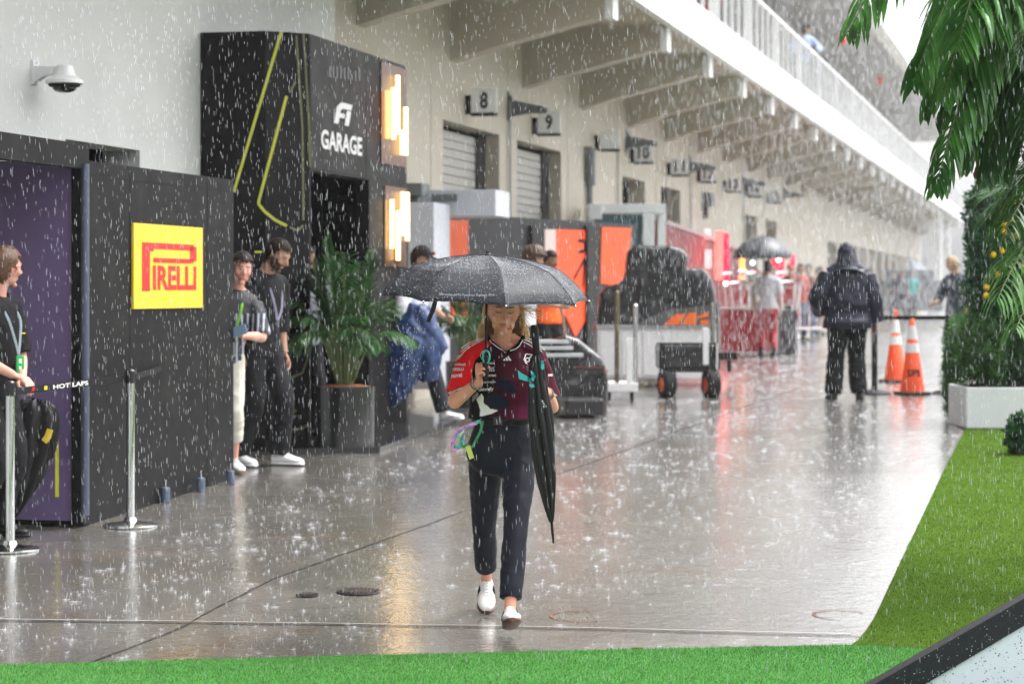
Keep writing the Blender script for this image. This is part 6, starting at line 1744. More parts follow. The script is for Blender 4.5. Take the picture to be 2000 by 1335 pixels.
for px, y0, y1, w_, mt in ((1406, 452, 546, 8, RN), (1418, 455, 550, 6, RN2), (1450, 490, 545, 4.5, NO), (1512, 500, 520, 4, RN2), (1525, 498, 540, 7, RN2), (1548, 497, 520, 5, RN2), (1474, 494, 503, 7, RN2)):
    m = MB(); wbox(m, px - w_, px + w_, y0, y1, 46.6 if px > 1430 else 45.6, .12, .02); m.build('light_column', mt, o)
for px, py, mt in ((1415, 535, 'w'), (1417, 553, 'w'), (1521, 507, 'w'), (1470, 513, 'b')):
    m = MB(); m.ball(W(px, py, 46.2), .045, 6); m.build('spot_lamp', mat('spot_warm', (1, .8, .6), .4, emit=(1, .75, .5), estr=5) if mt == 'w' else mat('spot_blue', (.6, .6, 1), .4, emit=(.6, .6, 1), estr=3), o)
# chrome backed stools
ck = mat('chrome_bright', (.8, .8, .82), .15, 1.0)
for i, (px, py, Y) in enumerate(((1432, 534, 45.0), (1462, 529, 46.0), (1478, 533, 45.4), (1446, 552, 44.2), (1498, 556, 44.0), (1536, 532, 46.0), (1544, 550, 44.5))):
    c = gp(px, Y); zt = W(px, py, Y).z - c.z
    o = thing('bar_stool', 'red bar stool with curved chrome back, ' + ('at the front of the red booth', 'behind the first under the neon', 'under the dark umbrella rim', 'in front beside the glowing column', 'standing alone before the white shirt', 'beyond the dark umbrella', 'at the outer end of the row')[i], 'stool', c, 'bar stools at the red garage')
    m = MB(); m.lathe([(.001, .70), (.18, .70), (.19, .73), (.18, .76), (.001, .77)], c, 16); m.build('seat', RD, o)
    m = MB(); P = [c + Vector((math.cos(a) * .22, .05 + math.sin(a) * .18, zt - .02 + .03 * math.sin(a))) for a in [PI * (k / 10) * 1.2 - .3 for k in range(11)]]; m.tube(P, .028, 6); m.tube([P[2], c + Vector((.12, .1, .75))], .015, 5); m.tube([P[8], c + Vector((-.12, .1, .75))], .015, 5); m.build('backrest', ck, o)
    for k in range(4):
        a = PI / 4 + k * PI / 2; m = MB(); m.tube([c + Vector((math.cos(a) * .12, math.sin(a) * .12, .70)), c + Vector((math.cos(a) * .22, math.sin(a) * .22, .0))], .013, 6); m.build('leg', ck, o)
    m = MB(); m.tube([c + Vector((math.cos(k * PI / 6) * .18, math.sin(k * PI / 6) * .18, .28)) for k in range(13)], .010, 5, caps=False); m.build('foot_ring', ck, o)
# barriers: pale pink posts and rail further on
o = thing('crowd_barrier', 'pale metal crowd barrier beyond the red flight case', 'barrier', gp(1590, 52))
m = MB()
for px in (1553, 1561): m.tube([W(px, 555, 50), W(px, 640, 50)], .03, 6)
m.tube([W(1555, 641, 50), W(1615, 641, 53)], .03, 6); m.tube([W(1580, 575, 51), W(1615, 575, 53)], .03, 6)
for k in range(6): m.tube([W(1572 + 8 * k, 575, 51), W(1572 + 8 * k, 641, 51)], .012, 5)
m.build('rail_frame', mat('pale_rail', (.55, .45, .47), .4), o)
# dark umbrella down the lane
o = thing('open_umbrella', 'dark grey domed umbrella held up over the red stools', 'umbrella', W(1490, 560, 41))
m = MB(); c = W(1490, 500, 41); m.lathe([(.001, .36), (.06, .355), (.2, .32), (.38, .22), (.50, .08), (.545, -.04)], c, 8, caps=False)
cu = m.build('canopy', mat('umbrella_grey', (.045, .05, .06), .4), o, smooth=True); sd_ = cu.modifiers.new('s', 'SOLIDIFY'); sd_.thickness = .004
m = MB(); m.tube([c + Vector((0, 0, .40)), c + Vector((.02, 0, -.55))], .012, 6); m.build('shaft', BM_, o)
# far counters
FG = mat('far_grey', (.16, .165, .18), .6, var=.15, vscale=1)
for (a, b, y0, y1, Y, lab) in ((1725, 1842, 549, 603, 92, 'long grey hospitality counter far down the lane'), (1738, 1826, 528, 549, 93.5, 'grey equipment block on the far counter')):
    o = thing('far_counter', lab, 'counter', W(a, y1, Y)); m = MB(); wbox(m, a, b, y0, y1 + 4, Y, 1.2, .02); m.build('counter_front', FG, o); m = MB(); wbox(m, a - 1, b + 1, y0 - 2, y0, Y - .05, 1.3, .01); m.build('counter_top', mat('far_top', (.3, .3, .32), .4), o)
o = thing('far_tent', 'small pale blue and white tent top beyond the far counter', 'tent', W(1775, 528, 112)); m = MB(); c = W(1778, 540, 112); m.lathe([(1.3, 0), (1.2, .12), (.25, .75), (.02, .95)], c, 4); m.build('tent_top', mat('tent_white', (.6, .66, .75), .6), o)
# red globe lanterns on the balcony
for px, py, Y, lab in ((1645, 79, 60, 'round red lantern hanging above the balcony rail'), (1717, 158, 78, 'smaller round red lantern further along the balcony')):
    c = W(px, py, Y); o = thing('red_lantern', lab, 'lantern', c); m = MB(); m.ball(c, (.13, .13, .12), 8); m.build('globe', mat('lantern_red', (.65, .02, .02), .5), o, smooth=True)
    m = MB(); m.tube([c + Vector((0, 0, .12)), Vector((c.x, c.y, UP0 + .02))], .008, 5); m.build('cord', BM_, o)
# litter on the concrete
m = MB(); c = G(1245, 1268); m.ball(c + Vector((0, 0, .008)), (.03, .008, .006), 5); tag(m.build('leaf_scrap', LDRY, loc=c), 'small brown leaf scrap on the wet concrete near the turf', 'leaf')
# ================================================================== the other people
def fabric(name, col, **k): return mat(name, col, k.pop('rough', .7), bump=k.pop('bump', .25), bscale=k.pop('bscale', 300), var=k.pop('var', .08), vscale=6, spec=.15, **k)
BT = fabric('black_cloth', (.010, .010, .012)); BT2 = fabric('black_trouser', (.012, .012, .014))
WSH = (mat('white_trainer', (.78, .78, .80), .4), mat('white_sole', (.70, .70, .70), .5), mat('white_lace'))
BSH = (mat('boot_black', (.014, .014, .014), .4), mat('boot_sole', (.02, .02, .02), .6))
def ground_at(px, Y): return gp(px, Y)
def badge_ribbon(root, pts, mt, w_=.008, name='lanyard'):
    m = MB(); sp = [Vector(q) for q in smooth_path([tuple(p) for p in pts], 5)]; m.tube(sp, [(w_, .0012)] * len(sp), 6, flat=(0, -1, 0)); return m.build(name, mt, root)

# --- bearded man in black with a pale lanyard
L0 = ground_at(506, 18.6)
LIL = mat('lilac_ribbon', (.50, .46, .66), .5)
pm = person('bearded man in black looking down, pale lilac lanyard and white trainers', L0, R(56), H=1.87, voxel=.0065,
    look=dict(skin='tan', hair_col=(.018, .011, .008), beard=.85), head=(R(12), .46, .0), lean=.13, shoulders=1.0,
    arms={'l': ((.20, -.10, .86), (.6, 1, -.2), (.05, -.25, -1), (-1, 0, 0), .35), 'r': ((-.20, .0, .90), (-.5, 1, 0), (0, -.1, -1), (1, 0, 0), .4)},
    legs={'l': ((.13, -.10, .088), (0, -1, 0), .25, 0), 'r': ((-.13, .12, .088), (0, -1, 0), -.1, 0)},
    top=dict(mat=BT, loose=.022, sleeve=1.35, hem=.82, fold=.010, name='jumper'), bottom=dict(mat=BT2, loose=.03, end=.02, fold=.012), shoes=WSH,
    hair=dict(length=.028, curl=.6, n=500, line=.058, vol=.006, top=2.0, seed=3))
hx = pm['Mh']; q = lambda x, y, z: L0 + pm['L2'](pm['up'](x, y, z))
badge_ribbon(pm['root'], [q(-.06, -.02, 1.53), q(-.07, -.12, 1.44), q(-.04, -.165, 1.30), q(.0, -.17, 1.20)], LIL); badge_ribbon(pm['root'], [q(.065, -.02, 1.53), q(.075, -.11, 1.44), q(.04, -.165, 1.30), q(.0, -.172, 1.20)], LIL)
m = MB(); c = q(.0, -.176, 1.175); m.rbox(-.010, .010, -.003, .003, -.03, .03, .002, M=Matrix.Translation(c)); m.build('lanyard_clip', mat('silver'), pm['root'])
badge_ribbon(pm['root'], [q(.0, -.172, 1.15), q(.01, -.17, 1.05), q(.02, -.165, .98)], mat('slate_ribbon', (.08, .09, .13), .5), .007, 'ribbon')
sh, el, wr = pm['A']['l']; d_ = (wr - el).normalized(); c = L0 + wr - d_ * .02; e1 = d_.cross(Vector((0, 1, 0))).normalized(); e2 = d_.cross(e1)
m = MB(); m.tube([c + (e1 * math.cos(a) * .034 + e2 * math.sin(a) * .03) for a in [i * PI / 8 for i in range(17)]], [(.012, .004)] * 17, 6, caps=False, flat=tuple(d_)); m.build('wristwatch', mat('silver'), pm['root'])
# --- young man peering round the booth
L1 = ground_at(431, 18.05)
def stripe_paint(me):
    co = coords(me); C_ = np.tile(np.array((.012, .012, .018)), (len(co), 1)); a = np.sin(co[:, 0] * 150); C_[a > .62] = (.40, .44, .55); C_[(co[:, 2] > 1.25)] = (.012, .012, .018); paint(me, C_)
STR = mat('striped_cloth', (.1, .1, .1), .6, attr='Col')
py_ = person('young man in a striped shirt and white trousers peering round the black booth', L1, R(12), H=1.74, voxel=.0065,
    look=dict(skin='pink', hair_col=(.022, .015, .012)), head=(R(12), .10, -.12), lean=.03, side_lean=.235, shoulders=.85,
    arms={'l': ((.13, -.30, 1.08), (1, .3, -1), (-.1, -.75, .35), (-.9, 0, -.4), .9), 'r': ((-.12, -.25, 1.05), (-1, .3, -1), (.5, -.6, .2), (.5, 0, .8), .6)},
    top=dict(mat=STR, loose=.02, sleeve=.95, hem=.86, fold=.008, paint=stripe_paint), bottom=dict(mat=fabric('cream_cloth', (.62, .60, .52)), loose=.020, end=.42, fold=.010), shoes=(mat('white_trainer'), mat('gum_tan', (.25, .16, .09), .5), mat('white_lace')),
    hair=dict(length=.045, curl=1.0, n=620, line=.060, vol=.016, top=1.6, seed=9))
q = lambda x, y, z: L1 + py_['L2'](py_['up'](x, y, z))
badge_ribbon(py_['root'], [q(.05, -.04, 1.42), q(.06, -.13, 1.32), q(.055, -.15, 1.18), q(.05, -.15, 1.08)], mat('lime_ribbon', (.20, .55, .03), .5), .010)
badge_ribbon(py_['root'], [q(-.05, -.04, 1.42), q(-.04, -.13, 1.32), q(.03, -.152, 1.12)], mat('lime_ribbon'), .010)
m = MB(); c = q(.052, -.165, .99); m.rbox(-.028, .028, -.002, .002, -.055, .055, .003, M=Matrix.Translation(c)); m.build('badge', mat('badge_pale', (.55, .62, .60), .3), py_['root'])
ph_ = thing('phone', 'pale blue phone held by the young man in the striped shirt', 'phone', L1 + py_['A']['l'][2] + Vector((.0, -.11, .04)))
m = MB(); m.rbox(-.038, .038, -.004, .004, -.065, .065, .006, M=Matrix.Translation(ph_.location) @ Matrix.Rotation(R(75), 4, 'Y') @ Matrix.Rotation(R(20), 4, 'X')); m.build('phone_body', mat('phone_blue', (.25, .38, .55), .25), ph_)
# --- man with glasses at the frame edge
L2_ = ground_at(-20, 14.35)
pg = person('man with glasses and green badge in a black shirt, hands crossed at the silver post', L2_, R(68), H=1.83, voxel=.006,
    look=dict(skin='pink', hair_col=(.10, .045, .022), beard=.25), head=(R(66), .06, 0), shoulders=.85, lean=.10,
    arms={'l': ((.00, -.24, 1.00), (1, .4, -.6), (-.35, -.75, -.35), (-.4, .0, -.9), .35), 'r': ((-.05, -.21, 1.03), (-1, .4, -.6), (.5, -.75, -.30), (.2, 0, -1), .3)},
    top=dict(mat=BT, loose=.022, sleeve=.95, hem=.84, fold=.008), bottom=dict(mat=BT2, loose=.025, end=.03, fold=.010), shoes=BSH,
    hair=dict(length=.030, curl=1.0, n=1000, line=.056, vol=.009, top=1.7, seed=12))
Mg = Matrix.Translation(L2_) @ pg['Mh']; s = pg['s']
m = MB()
for sx in (-1, 1):
    m.tube([Mg @ (Vector((sx * .031 + .021 * math.cos(a), -.098, .008 + .016 * math.sin(a))) * s) for a in [i * PI / 8 for i in range(17)]], .0018, 5, caps=False)
    m.tube([Mg @ (Vector((sx * .052, -.096, .010)) * s), Mg @ (Vector((sx * .076, -.05, .012)) * s), Mg @ (Vector((sx * .080, .01, .008)) * s)], .0018, 5)
m.build('glasses', BM_, pg['root'])
q = lambda x, y, z: L2_ + pg['L2'](pg['up'](x, y, z))
WRb = mat('white_blue_ribbon', (.50, .62, .72), .5)
badge_ribbon(pg['root'], [q(.06, -.03, 1.50), q(.07, -.13, 1.40), q(.05, -.16, 1.28), q(.03, -.172, 1.17)], WRb, .008); badge_ribbon(pg['root'], [q(-.06, -.03, 1.50), q(-.06, -.13, 1.40), q(-.01, -.165, 1.26), q(.03, -.174, 1.17)], WRb, .008)
bc = q(.03, -.19, 1.115); m = MB(); Mb = Matrix.Translation(bc) @ Matrix.Rotation(R(20), 4, 'Z'); m.rbox(-.024, .024, -.002, .002, -.052, .052, .003, M=Mb); m.build('badge', mat('badge_green', (.01, .50, .12), .35), pg['root'])
m = MB(); m.rbox(-.010, .010, -.004, -.0025, .005, .035, .001, M=Mb); m.rbox(-.008, .008, -.004, -.0025, -.035, -.012, .001, M=Mb); m.build('badge_print', wht_c, pg['root'])
m = MB(); c = q(.11, -.135, 1.30); m.rbox(-.022, .022, -.002, .002, -.004, .004, .001, M=Matrix.Translation(c) @ Matrix.Rotation(R(58), 4, 'Z')); m.build('chest_mark', mat('yellow_print', (.75, .45, .02), .5), pg['root'])
# drooping black umbrella against his side
o = thing('folded_umbrella', 'half folded black umbrella with a yellow band hanging before the purple wall', 'umbrella', W(60, 870, 14.6))
mb = MB(); sp = smooth_path([(.0, 760 * 1.0), (0, 0)], 2)
tip = W(28, 1010, 14.7); top = W(72, 800, 14.7)
mm_ = MB(); nr = 48; axd = (top - tip).normalized(); e1 = Vector((0, 1, 0)).cross(axd).normalized(); e2 = axd.cross(e1); LL = (top - tip).length
for L_, r_ in smooth_path([(0, .012), (.12, .05), (.3, .10), (.55, .15), (.8, .17), (1.0, .14), (1.06, .05)], 4):
    for j in range(nr):
        a = 2 * PI * j / nr; pl_ = .72 + .32 * abs(math.sin(a * 4 + L_ * 2)) + .12 * noise.noise(Vector((a, L_ * 4, 0)))
        mm_.v.append(tuple(tip + axd * (L_ * LL + (.03 * abs(math.sin(a * 4)) if L_ > .95 else 0)) + (e1 * math.cos(a) + e2 * math.sin(a) * .5) * r_ * pl_))
k = len(mm_.v) // nr
for i in range(k - 1):
    for j in range(nr):
        j2 = (j + 1) % nr; mm_.f.append((i * nr + j, i * nr + j2, (i + 1) * nr + j2, (i + 1) * nr + j)); mm_.m.append(0)
mm_.build('canopy', mat('wet_black_cloth'), o, smooth=True)
m = MB(); m.tube([W(86, 862, 14.55), W(93, 853, 14.55), W(98, 838, 14.55)], [(.020, .006), (.022, .006), (.020, .005)], 8, flat=(0, 1, 0)); m.build('band', mat('sign_yellow'), o)
m = MB(); m.tube([W(102, 862, 14.6), W(104, 880, 14.6), W(102, 895, 14.6)], .008, 6); m.build('strap', mat('strap_black'), o)
# --- person in grey in the booth doorway
L3 = ground_at(590, 20.9) + Vector((0, 0, .0))
person('figure in a pale grey top in the dark booth doorway behind the palm', L3, R(30), H=1.78, voxel=.010, look=dict(skin='brown', hair_col=(.015, .012, .01)), head=(.2, .2, 0),
    arms={'l': ((.15, -.33, 1.12), (1, .4, -1), (.1, -1, .05), (-.5, 0, -.8), .5)}, top=dict(mat=fabric('pale_grey_cloth', (.26, .26, .32)), loose=.02, sleeve=1.0, hem=.85), bottom=dict(mat=BT2, loose=.02), shoes=BSH, hair=dict(length=.02, curl=.6, n=120, seed=5))
# --- man in black cap and white shirt walking behind the palm
L4 = ground_at(800, 22.9)
p4 = person('man in a black cap and white shirt walking behind the potted palm', L4, R(62), H=1.78, voxel=.010, look=dict(skin='tan', hair_col=(.02, .015, .012)), head=(.0, .15, 0), lean=.12,
    arms={'l': ((.18, -.30, 1.05), (1, .4, -1), (0, -1, -.3), (-1, 0, 0), .5), 'r': ((-.16, -.28, 1.0), (-1, .4, -1), (0, -1, -.3), (1, 0, 0), .5)},
    legs={'l': ((.10, -.34, .10), (0, -1, 0), .0, -.15), 'r': ((-.10, .32, .14), (0, -1, 0), .0, .35)},
    top=dict(mat=fabric('white_cloth', (.66, .67, .72)), loose=.03, sleeve=1.1, hem=.88, fold=.014), bottom=dict(mat=fabric('charcoal_cloth', (.02, .02, .025)), loose=.03, end=.06), shoes=WSH, hair=dict(length=.03, curl=.8, n=160, seed=6, line=.02))
Mc = Matrix.Translation(L4) @ p4['Mh']; s = p4['s']
m = MB(); b = len(m.v); q = MB(); q.ball((0, .0, .02), (.088, .112, .110), 10)
m.add([Mc @ (Vector((v[0], v[1], max(v[2], .035))) * s) for v in q.v], q.f); m.prism([(-.07, -.07), (-.06, -.15), (0, -.175), (.06, -.15), (.07, -.07)], lambda a, b_, d_: Mc @ (Vector((a, b_, .035 + d_ - .25 * (-.07 - b_) * .4)) * s), 0, .008)
m.build('cap', BT, p4['root'], smooth=50); m = MB(); m.ball(Mc @ (Vector((.05, -.095, .075)) * s), (.022, .02, .02), 6); m.build('cap_badge', mat('team_red'), p4['root'])
# blue rain jacket carried by him
JB = mat('blue_jacket', (.012, .035, .12), .45, bump=.4, bscale=18)
mb = MB(); yb = 22.6
limb(mb, [W(812, 600, yb), W(830, 640, yb), W(868, 685, yb)], [.10, .13, .05]); limb(mb, [W(815, 600, yb + .1), W(800, 680, yb), W(765, 760, yb), W(748, 795, yb)], [.16, .20, .17, .06]); limb(mb, [W(820, 610, yb + .1), W(832, 680, yb), W(838, 742, yb)], [.14, .15, .09])
me = remesh(mb, .014, 3); folds(me, .020, (9, 9, 6)); c0 = W(800, 700, yb); set_coords(me, coords(me) - np.array(c0)); tag(mesh_obj('rain_jacket', me, JB, None, c0), 'blue rain jacket draped over the arm of the man in the cap', 'jacket')
# --- curly haired person and one in orange behind the umbrella
L5 = ground_at(1020, 25.2)
person('person with curly brown hair and white top reaching out behind the umbrella', L5, R(75), H=1.78, voxel=.010, look=dict(skin='tan', hair_col=(.06, .025, .012)), head=(.1, .25, 0), lean=.1,
    arms={'l': ((.16, -.48, 1.25), (1, .3, -1), (0, -1, .0), (-1, 0, 0), .5), 'r': ((-.10, -.45, 1.12), (-1, .3, -1), (0, -1, 0), (1, 0, 0), .5)},
    top=dict(mat=fabric('white_cloth', (.66, .67, .72)), loose=.025, sleeve=.9, hem=.88), bottom=dict(mat=BT2, loose=.02), shoes=BSH, hair=dict(length=.06, curl=1.0, n=500, line=.045, vol=.03, top=1.3, seed=8, r0=.005))
L6 = ground_at(1068, 27.0)
person('person in an orange team shirt standing against the charcoal hoarding', L6, R(40), H=1.74, voxel=.012, look=dict(skin='brown', hair_col=(.02, .012, .01)), head=(.2, .2, 0),
    top=dict(mat=fabric('orange_cloth', (.75, .12, .02)), loose=.02, sleeve=.9, hem=.88), bottom=dict(mat=BT2, loose=.02), shoes=BSH, hair=dict(length=.03, curl=.8, n=160, seed=5))
# --- hooded man walking away
L7 = ground_at(1656, 26.6)
NV = mat('navy_shell', (.012, .013, .026), .42, bump=.35, bscale=40, coat=.15)
ph = person('broad man in a hooded navy rain jacket and black trousers walking away', L7, R(180 - 3), H=1.83, voxel=.010, look=dict(skin='brown', hair_col=(.02, .015, .012)), head=(.0, .30, 0), lean=.10, shoulders=1.08, build=1.28, belly=1.0, arm_r=1.18,
    arms={'r': ((-.33, .0, .84), (-.6, 1, .2), (0, -.1, -1), (1, 0, 0), .35), 'l': ((.30, -.18, 1.02), (.6, .5, -.8), (-.5, -.8, 0), (-.5, 0, -1), .6)},
    legs={'l': ((.17, .05, .085), (0, -1, 0), .25, 0), 'r': ((-.13, -.04, .085), (0, -1, 0), -.2, 0)},
    top=dict(mat=NV, loose=.055, sleeve=1.92, hem=.80, fold=.011, name='jacket', hood='up', flare=.02, fsc=(6, 6, 7)), bottom=dict(mat=BT2, loose=.045, end=.01, fold=.016), shoes=BSH)
m = MB(); c = W(1683, 528, L7.y - .21); m.prism([(-.035, 0), (-.01, .018), (.03, .012), (.035, -.008), (.005, -.004)], lambda a, b, d_: c + Vector((a, d_, b)), -.004, .004); m.build('white_mark', wht_c, ph['root'])
# --- people further on
L8 = ground_at(1869, 36)
person('fair haired person in a dark vest at the hedge corner', L8, R(-60), H=1.76, voxel=.014, look=dict(skin='tan', hair_col=(.35, .22, .12)), head=(-.2, .2, 0), lean=.05,
    arms={'r': ((-.16, -.30, 1.0), (-1, .4, -1), (0, -1, 0), (1, 0, 0), .4)}, top=dict(mat=fabric('slate_cloth', (.04, .05, .07)), loose=.03, sleeve=1.5, hem=.85), bottom=dict(mat=fabric('denim_cloth', (.05, .08, .14)), loose=.02), shoes=BSH, hair=dict(length=.03, n=120, seed=2))
for i, (px, Y, yaw, lab, tc, bc_, hc) in enumerate(((1499, 41.5, 170, 'person in a pale grey shirt standing under the dark umbrella by the red stools', (.5, .48, .52), (.35, .02, .03), (.03, .02, .015)),
      (1562, 52.5, 30, 'person in a dull red top beyond the crowd barrier', (.36, .06, .04), (.04, .07, .13), (.04, .02, .015)),
      (1545, 56, -20, 'person in an orange red top near the far garages', (.45, .10, .05), (.05, .05, .06), (.05, .03, .02)),
      (1598, 58, 60, 'person in a rust coloured top and beige trousers beside the hooded man', (.35, .10, .06), (.35, .28, .22), (.03, .02, .02)),
      (1578, 54, 10, 'person in a brown top and blue jeans at the crowd barrier', (.16, .08, .06), (.05, .11, .25), (.03, .02, .02)),
      (1781, 88, 0, 'distant person in a turquoise top behind the far counter', (.04, .35, .33), (.05, .05, .06), (.03, .02, .02)),
      (1745, 90, 20, 'distant person in dark clothes behind the far counter', (.07, .07, .09), (.05, .05, .06), (.03, .02, .02)),
      (1762, 86, -30, 'distant person in a grey top at the far counter', (.15, .14, .17), (.05, .05, .06), (.03, .02, .02)))):
    person(lab, ground_at(px, Y), R(yaw), H=1.74 + .03 * (i % 3), voxel=.022, look=dict(skin='tan', hair_col=hc), head=(0, .1, 0),
        top=dict(mat=fabric('crowd_top_%d' % i, tc), loose=.02, sleeve=.9, hem=.86, vx=.024), bottom=dict(mat=fabric('crowd_bottom_%d' % i, bc_), loose=.02, vx=.024), shoes=BSH, hair=dict(length=.02, n=60, seed=i, r0=.006), group='people further down the lane')
# --- on the balcony
def balc(px, Y_, t_=-5.62): s_ = S(px, t_); p = B(s_, t_); p.z = DECK; return p
L9 = balc(1561, 0)
person('dark haired man in a pale blue shirt leaning on the balcony rail', L9, R(15), H=1.78, voxel=.014, look=dict(skin='tan', hair_col=(.02, .015, .012), beard=.8), head=(.5, .2, 0), lean=.42,
    arms={'l': ((.22, -.40, 1.10), (1, .2, -.6), (0, -1, .2), (-1, 0, 0), .4), 'r': ((-.1, -.42, 1.10), (-1, .2, -.6), (.6, -1, .2), (0, 0, -1), .4)},
    top=dict(mat=fabric('sky_cloth', (.36, .47, .72)), loose=.025, sleeve=1.8, hem=.85), bottom=dict(mat=BT2, loose=.02), shoes=BSH, hair=dict(length=.03, n=150, seed=4))
person('person in dark clothes leaning on the balcony rail next to the pale blue shirt', balc(1597, 0), R(-20), H=1.70, voxel=.014, look=dict(skin='tan', hair_col=(.05, .03, .02)), head=(.2, .2, 0), lean=.40,
    arms={'l': ((.16, -.40, 1.06), (1, .2, -.6), (0, -1, .2), (-1, 0, 0), .4), 'r': ((-.16, -.42, 1.08), (-1, .2, -.6), (.2, -1, .2), (0, 0, -1), .4)},
    top=dict(mat=BT, loose=.025, sleeve=1.6, hem=.85), bottom=dict(mat=BT2, loose=.02), shoes=BSH, hair=dict(length=.03, n=150, seed=4))
for i, (px, lab) in enumerate(((1378, 'person in a dark red top behind the balcony rail near the top edge'), (1405, 'person in grey behind the balcony rail beside the dark red top'), (1712, 'distant dark figure standing at the balcony rail'))):
    person(lab, balc(px, 0, -6.4), R(0), H=1.75, voxel=.018, look=dict(skin='tan', hair_col=(.03, .02, .02)), top=dict(mat=fabric('balcony_top_%d' % i, ((.25, .02, .03), (.15, .15, .17), (.03, .03, .04))[i]), loose=.02, sleeve=.9, hem=.86), bottom=dict(mat=BT2, loose=.02), shoes=BSH, hair=dict(length=.02, n=60, seed=i))
# ================================================================== rain
r = random.Random(77)
def rain_mat():
    m = bpy.data.materials.new('rain_water'); m.use_nodes = True; nt = m.node_tree; N = nt.nodes; p = N['Principled BSDF']
    p.inputs['Base Color'].default_value = (.80, .83, .88, 1); p.inputs['Roughness'].default_value = .25
    tr = N.new('ShaderNodeBsdfTransparent'); mx = N.new('ShaderNodeMixShader'); mx.inputs[0].default_value = .62
    tl = N.new('ShaderNodeBsdfTranslucent'); tl.inputs[0].default_value = (.85, .88, .92, 1); m2 = N.new('ShaderNodeMixShader'); m2.inputs[0].default_value = .5
    nt.links.new(p.outputs[0], m2.inputs[1]); nt.links.new(tl.outputs[0], m2.inputs[2])
    nt.links.new(m2.outputs[0], mx.inputs[1]); nt.links.new(tr.outputs[0], mx.inputs[2]); nt.links.new(mx.outputs[0], N['Material Output'].inputs['Surface'])
    return m
RM = rain_mat()
SM = RM.copy(); SM.name = 'splash_water'
for n_ in SM.node_tree.nodes:
    if n_.type == 'MIX_SHADER' and abs(n_.inputs[0].default_value - .62) < .01: n_.inputs[0].default_value = .50
V_, F_ = [], []
def streak(p, ln, w_, sl):
    b = len(V_)
    for z, k in ((0, .25), (.3, 1), (.8, .9), (1, .1)):
        for j in range(3):
            a = 2 * PI * j / 3; V_.append((p.x + math.cos(a) * w_ * k + sl * ln * z, p.y + math.sin(a) * w_ * k, p.z + ln * z))
    for i in range(3):
        for j in range(3): F_.append((b + i * 3 + j, b + i * 3 + (j + 1) % 3, b + (i + 1) * 3 + (j + 1) % 3, b + (i + 1) * 3 + j))
n = 0
while n < 21000:
    u_ = r.random()
    Y = 8.8 + 5.0 * u_ ** .8 if r.random() < .40 else 9 + 36 * r.random() ** 1.25
    px = r.uniform(-150, 2150); py = r.uniform(-80, 1335)
    p = W(px, py, Y); t_ = p.x * V.x + p.y * V.y
    if t_ < TF + .15 or p.z < gz(Y) + .02 or p.z < -.1: continue
    d_ = math.hypot(p.x - UC.x, p.y - UC.y)
    if d_ < .56 and p.z < UZ and abs(p.x - UC.x) < .5: continue
    streak(p, r.uniform(.010, .036), r.choice((.0005, .0006, .0008, .0010, .0012)), r.uniform(-.12, .05)); n += 1
n = 0
while n < 42000:       # the far curtain of rain down the open lane
    Y = 26 + 90 * r.random() ** .8
    p = W(r.uniform(1020, 1980), r.uniform(-40, 690), Y); t_ = p.x * V.x + p.y * V.y
    if t_ < TF + .15 or p.z < gz(Y) + .02: continue
    n += 1; ln = r.uniform(.05, .10); w_ = r.uniform(.0018, .0034); b = len(V_)
    for z in (0, 1):
        for j in range(3): a = 2 * PI * j / 3; V_.append((p.x + math.cos(a) * w_, p.y + math.sin(a) * w_, p.z + ln * z))
    for j in range(3): F_.append((b + j, b + (j + 1) % 3, b + 3 + (j + 1) % 3, b + 3 + j))
me = bpy.data.meshes.new('rain'); me.from_pydata(V_, [], F_); me.materials.append(RM); me.shade_smooth()
o = bpy.data.objects.new('rain', me); COL.objects.link(o); tag(o, 'streaks of heavy falling rain across the whole lane', 'rain', kind='stuff')
# splashes
V_, F_ = [], []
def spike(p, d, ln, w_):
    b = len(V_); s1 = d.cross(Vector((0, 0, 1))); s1 = s1.normalized() if s1.length > .01 else Vector((1, 0, 0)); s2 = d.cross(s1)
    q = p + d * ln
    V_.extend([tuple(p + s1 * w_), tuple(p - s1 * w_ * .5 + s2 * w_ * .8), tuple(p - s1 * w_ * .5 - s2 * w_ * .8), tuple(q)])
    F_.extend([(b, b + 1, b + 3), (b + 1, b + 2, b + 3), (b + 2, b, b + 3)])
def bead(p, w_):
    b = len(V_); V_.extend([(p.x + w_, p.y, p.z), (p.x, p.y - w_, p.z), (p.x - w_, p.y, p.z), (p.x, p.y + w_, p.z), (p.x, p.y, p.z + w_), (p.x, p.y, p.z - w_)])
    F_.extend([(b + i, b + (i + 1) % 4, b + 4) for i in range(4)] + [(b + (i + 1) % 4, b + i, b + 5) for i in range(4)])
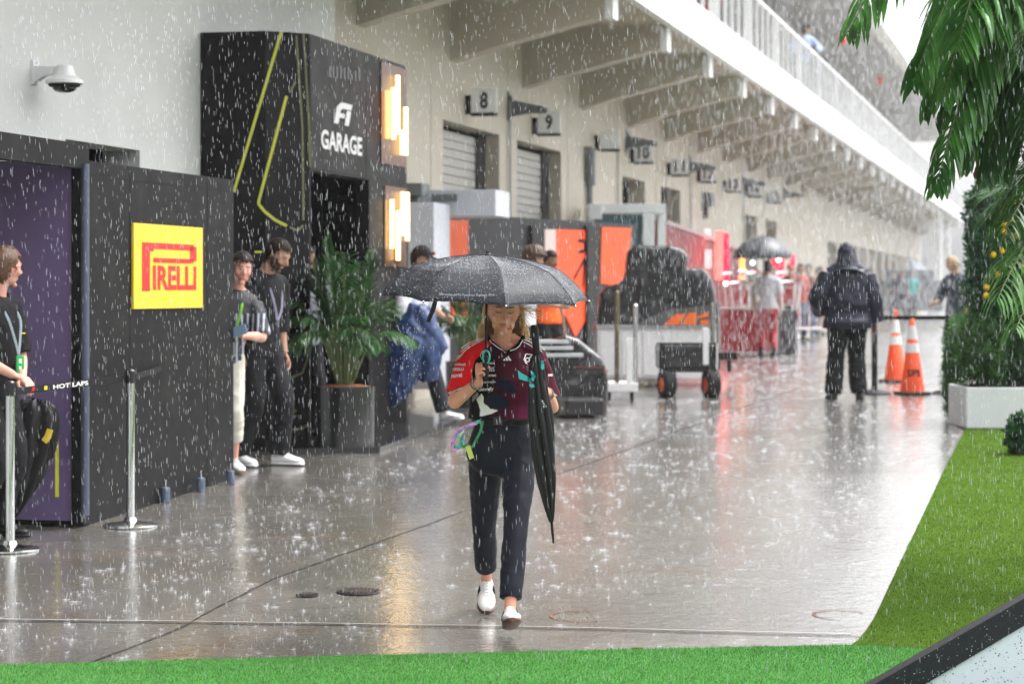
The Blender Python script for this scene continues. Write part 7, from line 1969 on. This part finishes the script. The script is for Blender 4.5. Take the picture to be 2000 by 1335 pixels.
def splash(x, y, k):
    z = gz(y) + .001; c = Vector((x, y, z)); n_ = r.randint(5, 11)
    for i in range(n_):
        a = r.uniform(0, 2 * PI); el = r.uniform(.25, 1.35); d = Vector((math.cos(a) * math.cos(el), math.sin(a) * math.cos(el), math.sin(el)))
        st = c + Vector((d.x, d.y, 0)) * .006 * k; ln = r.uniform(.008, .024) * k
        spike(st, d, ln, .0011 * k)
        if r.random() < .6: bead(st + d * (ln + r.uniform(.003, .014) * k), .0011 * k)
    if r.random() < .45: spike(c, Vector((r.uniform(-.1, .1), 0, 1)).normalized(), r.uniform(.02, .045) * k, .0018 * k)
    # ripple ring
    if r.random() < .35:
        R_ = r.uniform(.010, .035) * k; b = len(V_); m_ = 14
        for rr in (R_, R_ + .0018 * k):
            for j in range(m_): V_.append((x + math.cos(2 * PI * j / m_) * rr, y + math.sin(2 * PI * j / m_) * rr, z + (.0022 * k if rr > R_ else .001)))
        for j in range(m_): F_.append((b + j, b + (j + 1) % m_, b + m_ + (j + 1) % m_, b + m_ + j))
def wet(x, y):
    t_ = x * V.x + y * V.y
    return TF - .15 < t_ < TE - .01 and y > lerp_edge(x) + .01
cnt = 0
for (y0, y1, dens, kmul) in ((10.3, 14, 62, .80), (14, 20, 75, .82), (20, 32, 75, .9), (32, 60, 40, 1.2)):
    xa, xb = -.24 * y1, .24 * y1
    for _ in range(int((xb - xa) * (y1 - y0) * dens)):
        x = r.uniform(xa, xb); y = r.uniform(y0, y1)
        if abs(x / y) > .235 or not wet(x, y): continue
        if noise.noise(Vector((x * .8, y * .8, 4))) < -.28 * r.random() - .12: continue
        if math.hypot(x - UC.x, y - UC.y) < .5 and r.random() < .7: continue
        splash(x, y, kmul * r.choice((.45, .6, .75, .95, 1.25))); cnt += 1
me = bpy.data.meshes.new('rain_splash'); me.from_pydata(V_, [], F_); me.materials.append(SM)
o = bpy.data.objects.new('rain_splash', me); COL.objects.link(o); tag(o, 'crowns and ripples of rain splashing on the wet concrete', 'splashes', kind='stuff')
# water running off the umbrella rim
V_, F_ = [], []
e = usurf(OFF + 2 * PI * 2 / 8, 1.0); 
for i in range(16): streak(e + Vector((.004 + .0032 * i ** 1.1, 0, -.004 * i - .0011 * i * i)), .006, .0016, 0)
e = usurf(OFF - 2 * PI * 2 / 8, 1.0)
for i in range(14): streak(e + Vector((-.004 - .002 * i * r.random(), .0, -.012 * i)), .007, .0016, 0)
for _ in range(60):
    a = r.uniform(-PI, 0); p = usurf(a, 1.0); streak(p + Vector((r.uniform(-.01, .01), 0, -r.uniform(.005, .30))), r.uniform(.006, .014), .0016, 0)
for _ in range(70):
    p = W(r.uniform(775, 830), 0, 10.95); p.z = W(0, r.uniform(600, 740), 10.95).z; p.x += .0 ; streak(p, r.uniform(.006, .014), .002, 0)
me = bpy.data.meshes.new('rim_drips'); me.from_pydata(V_, [], F_); me.materials.append(RM)
o = bpy.data.objects.new('rim_drips', me); COL.objects.link(o); tag(o, 'drips falling from the rim of the black umbrella', 'drips', kind='stuff')
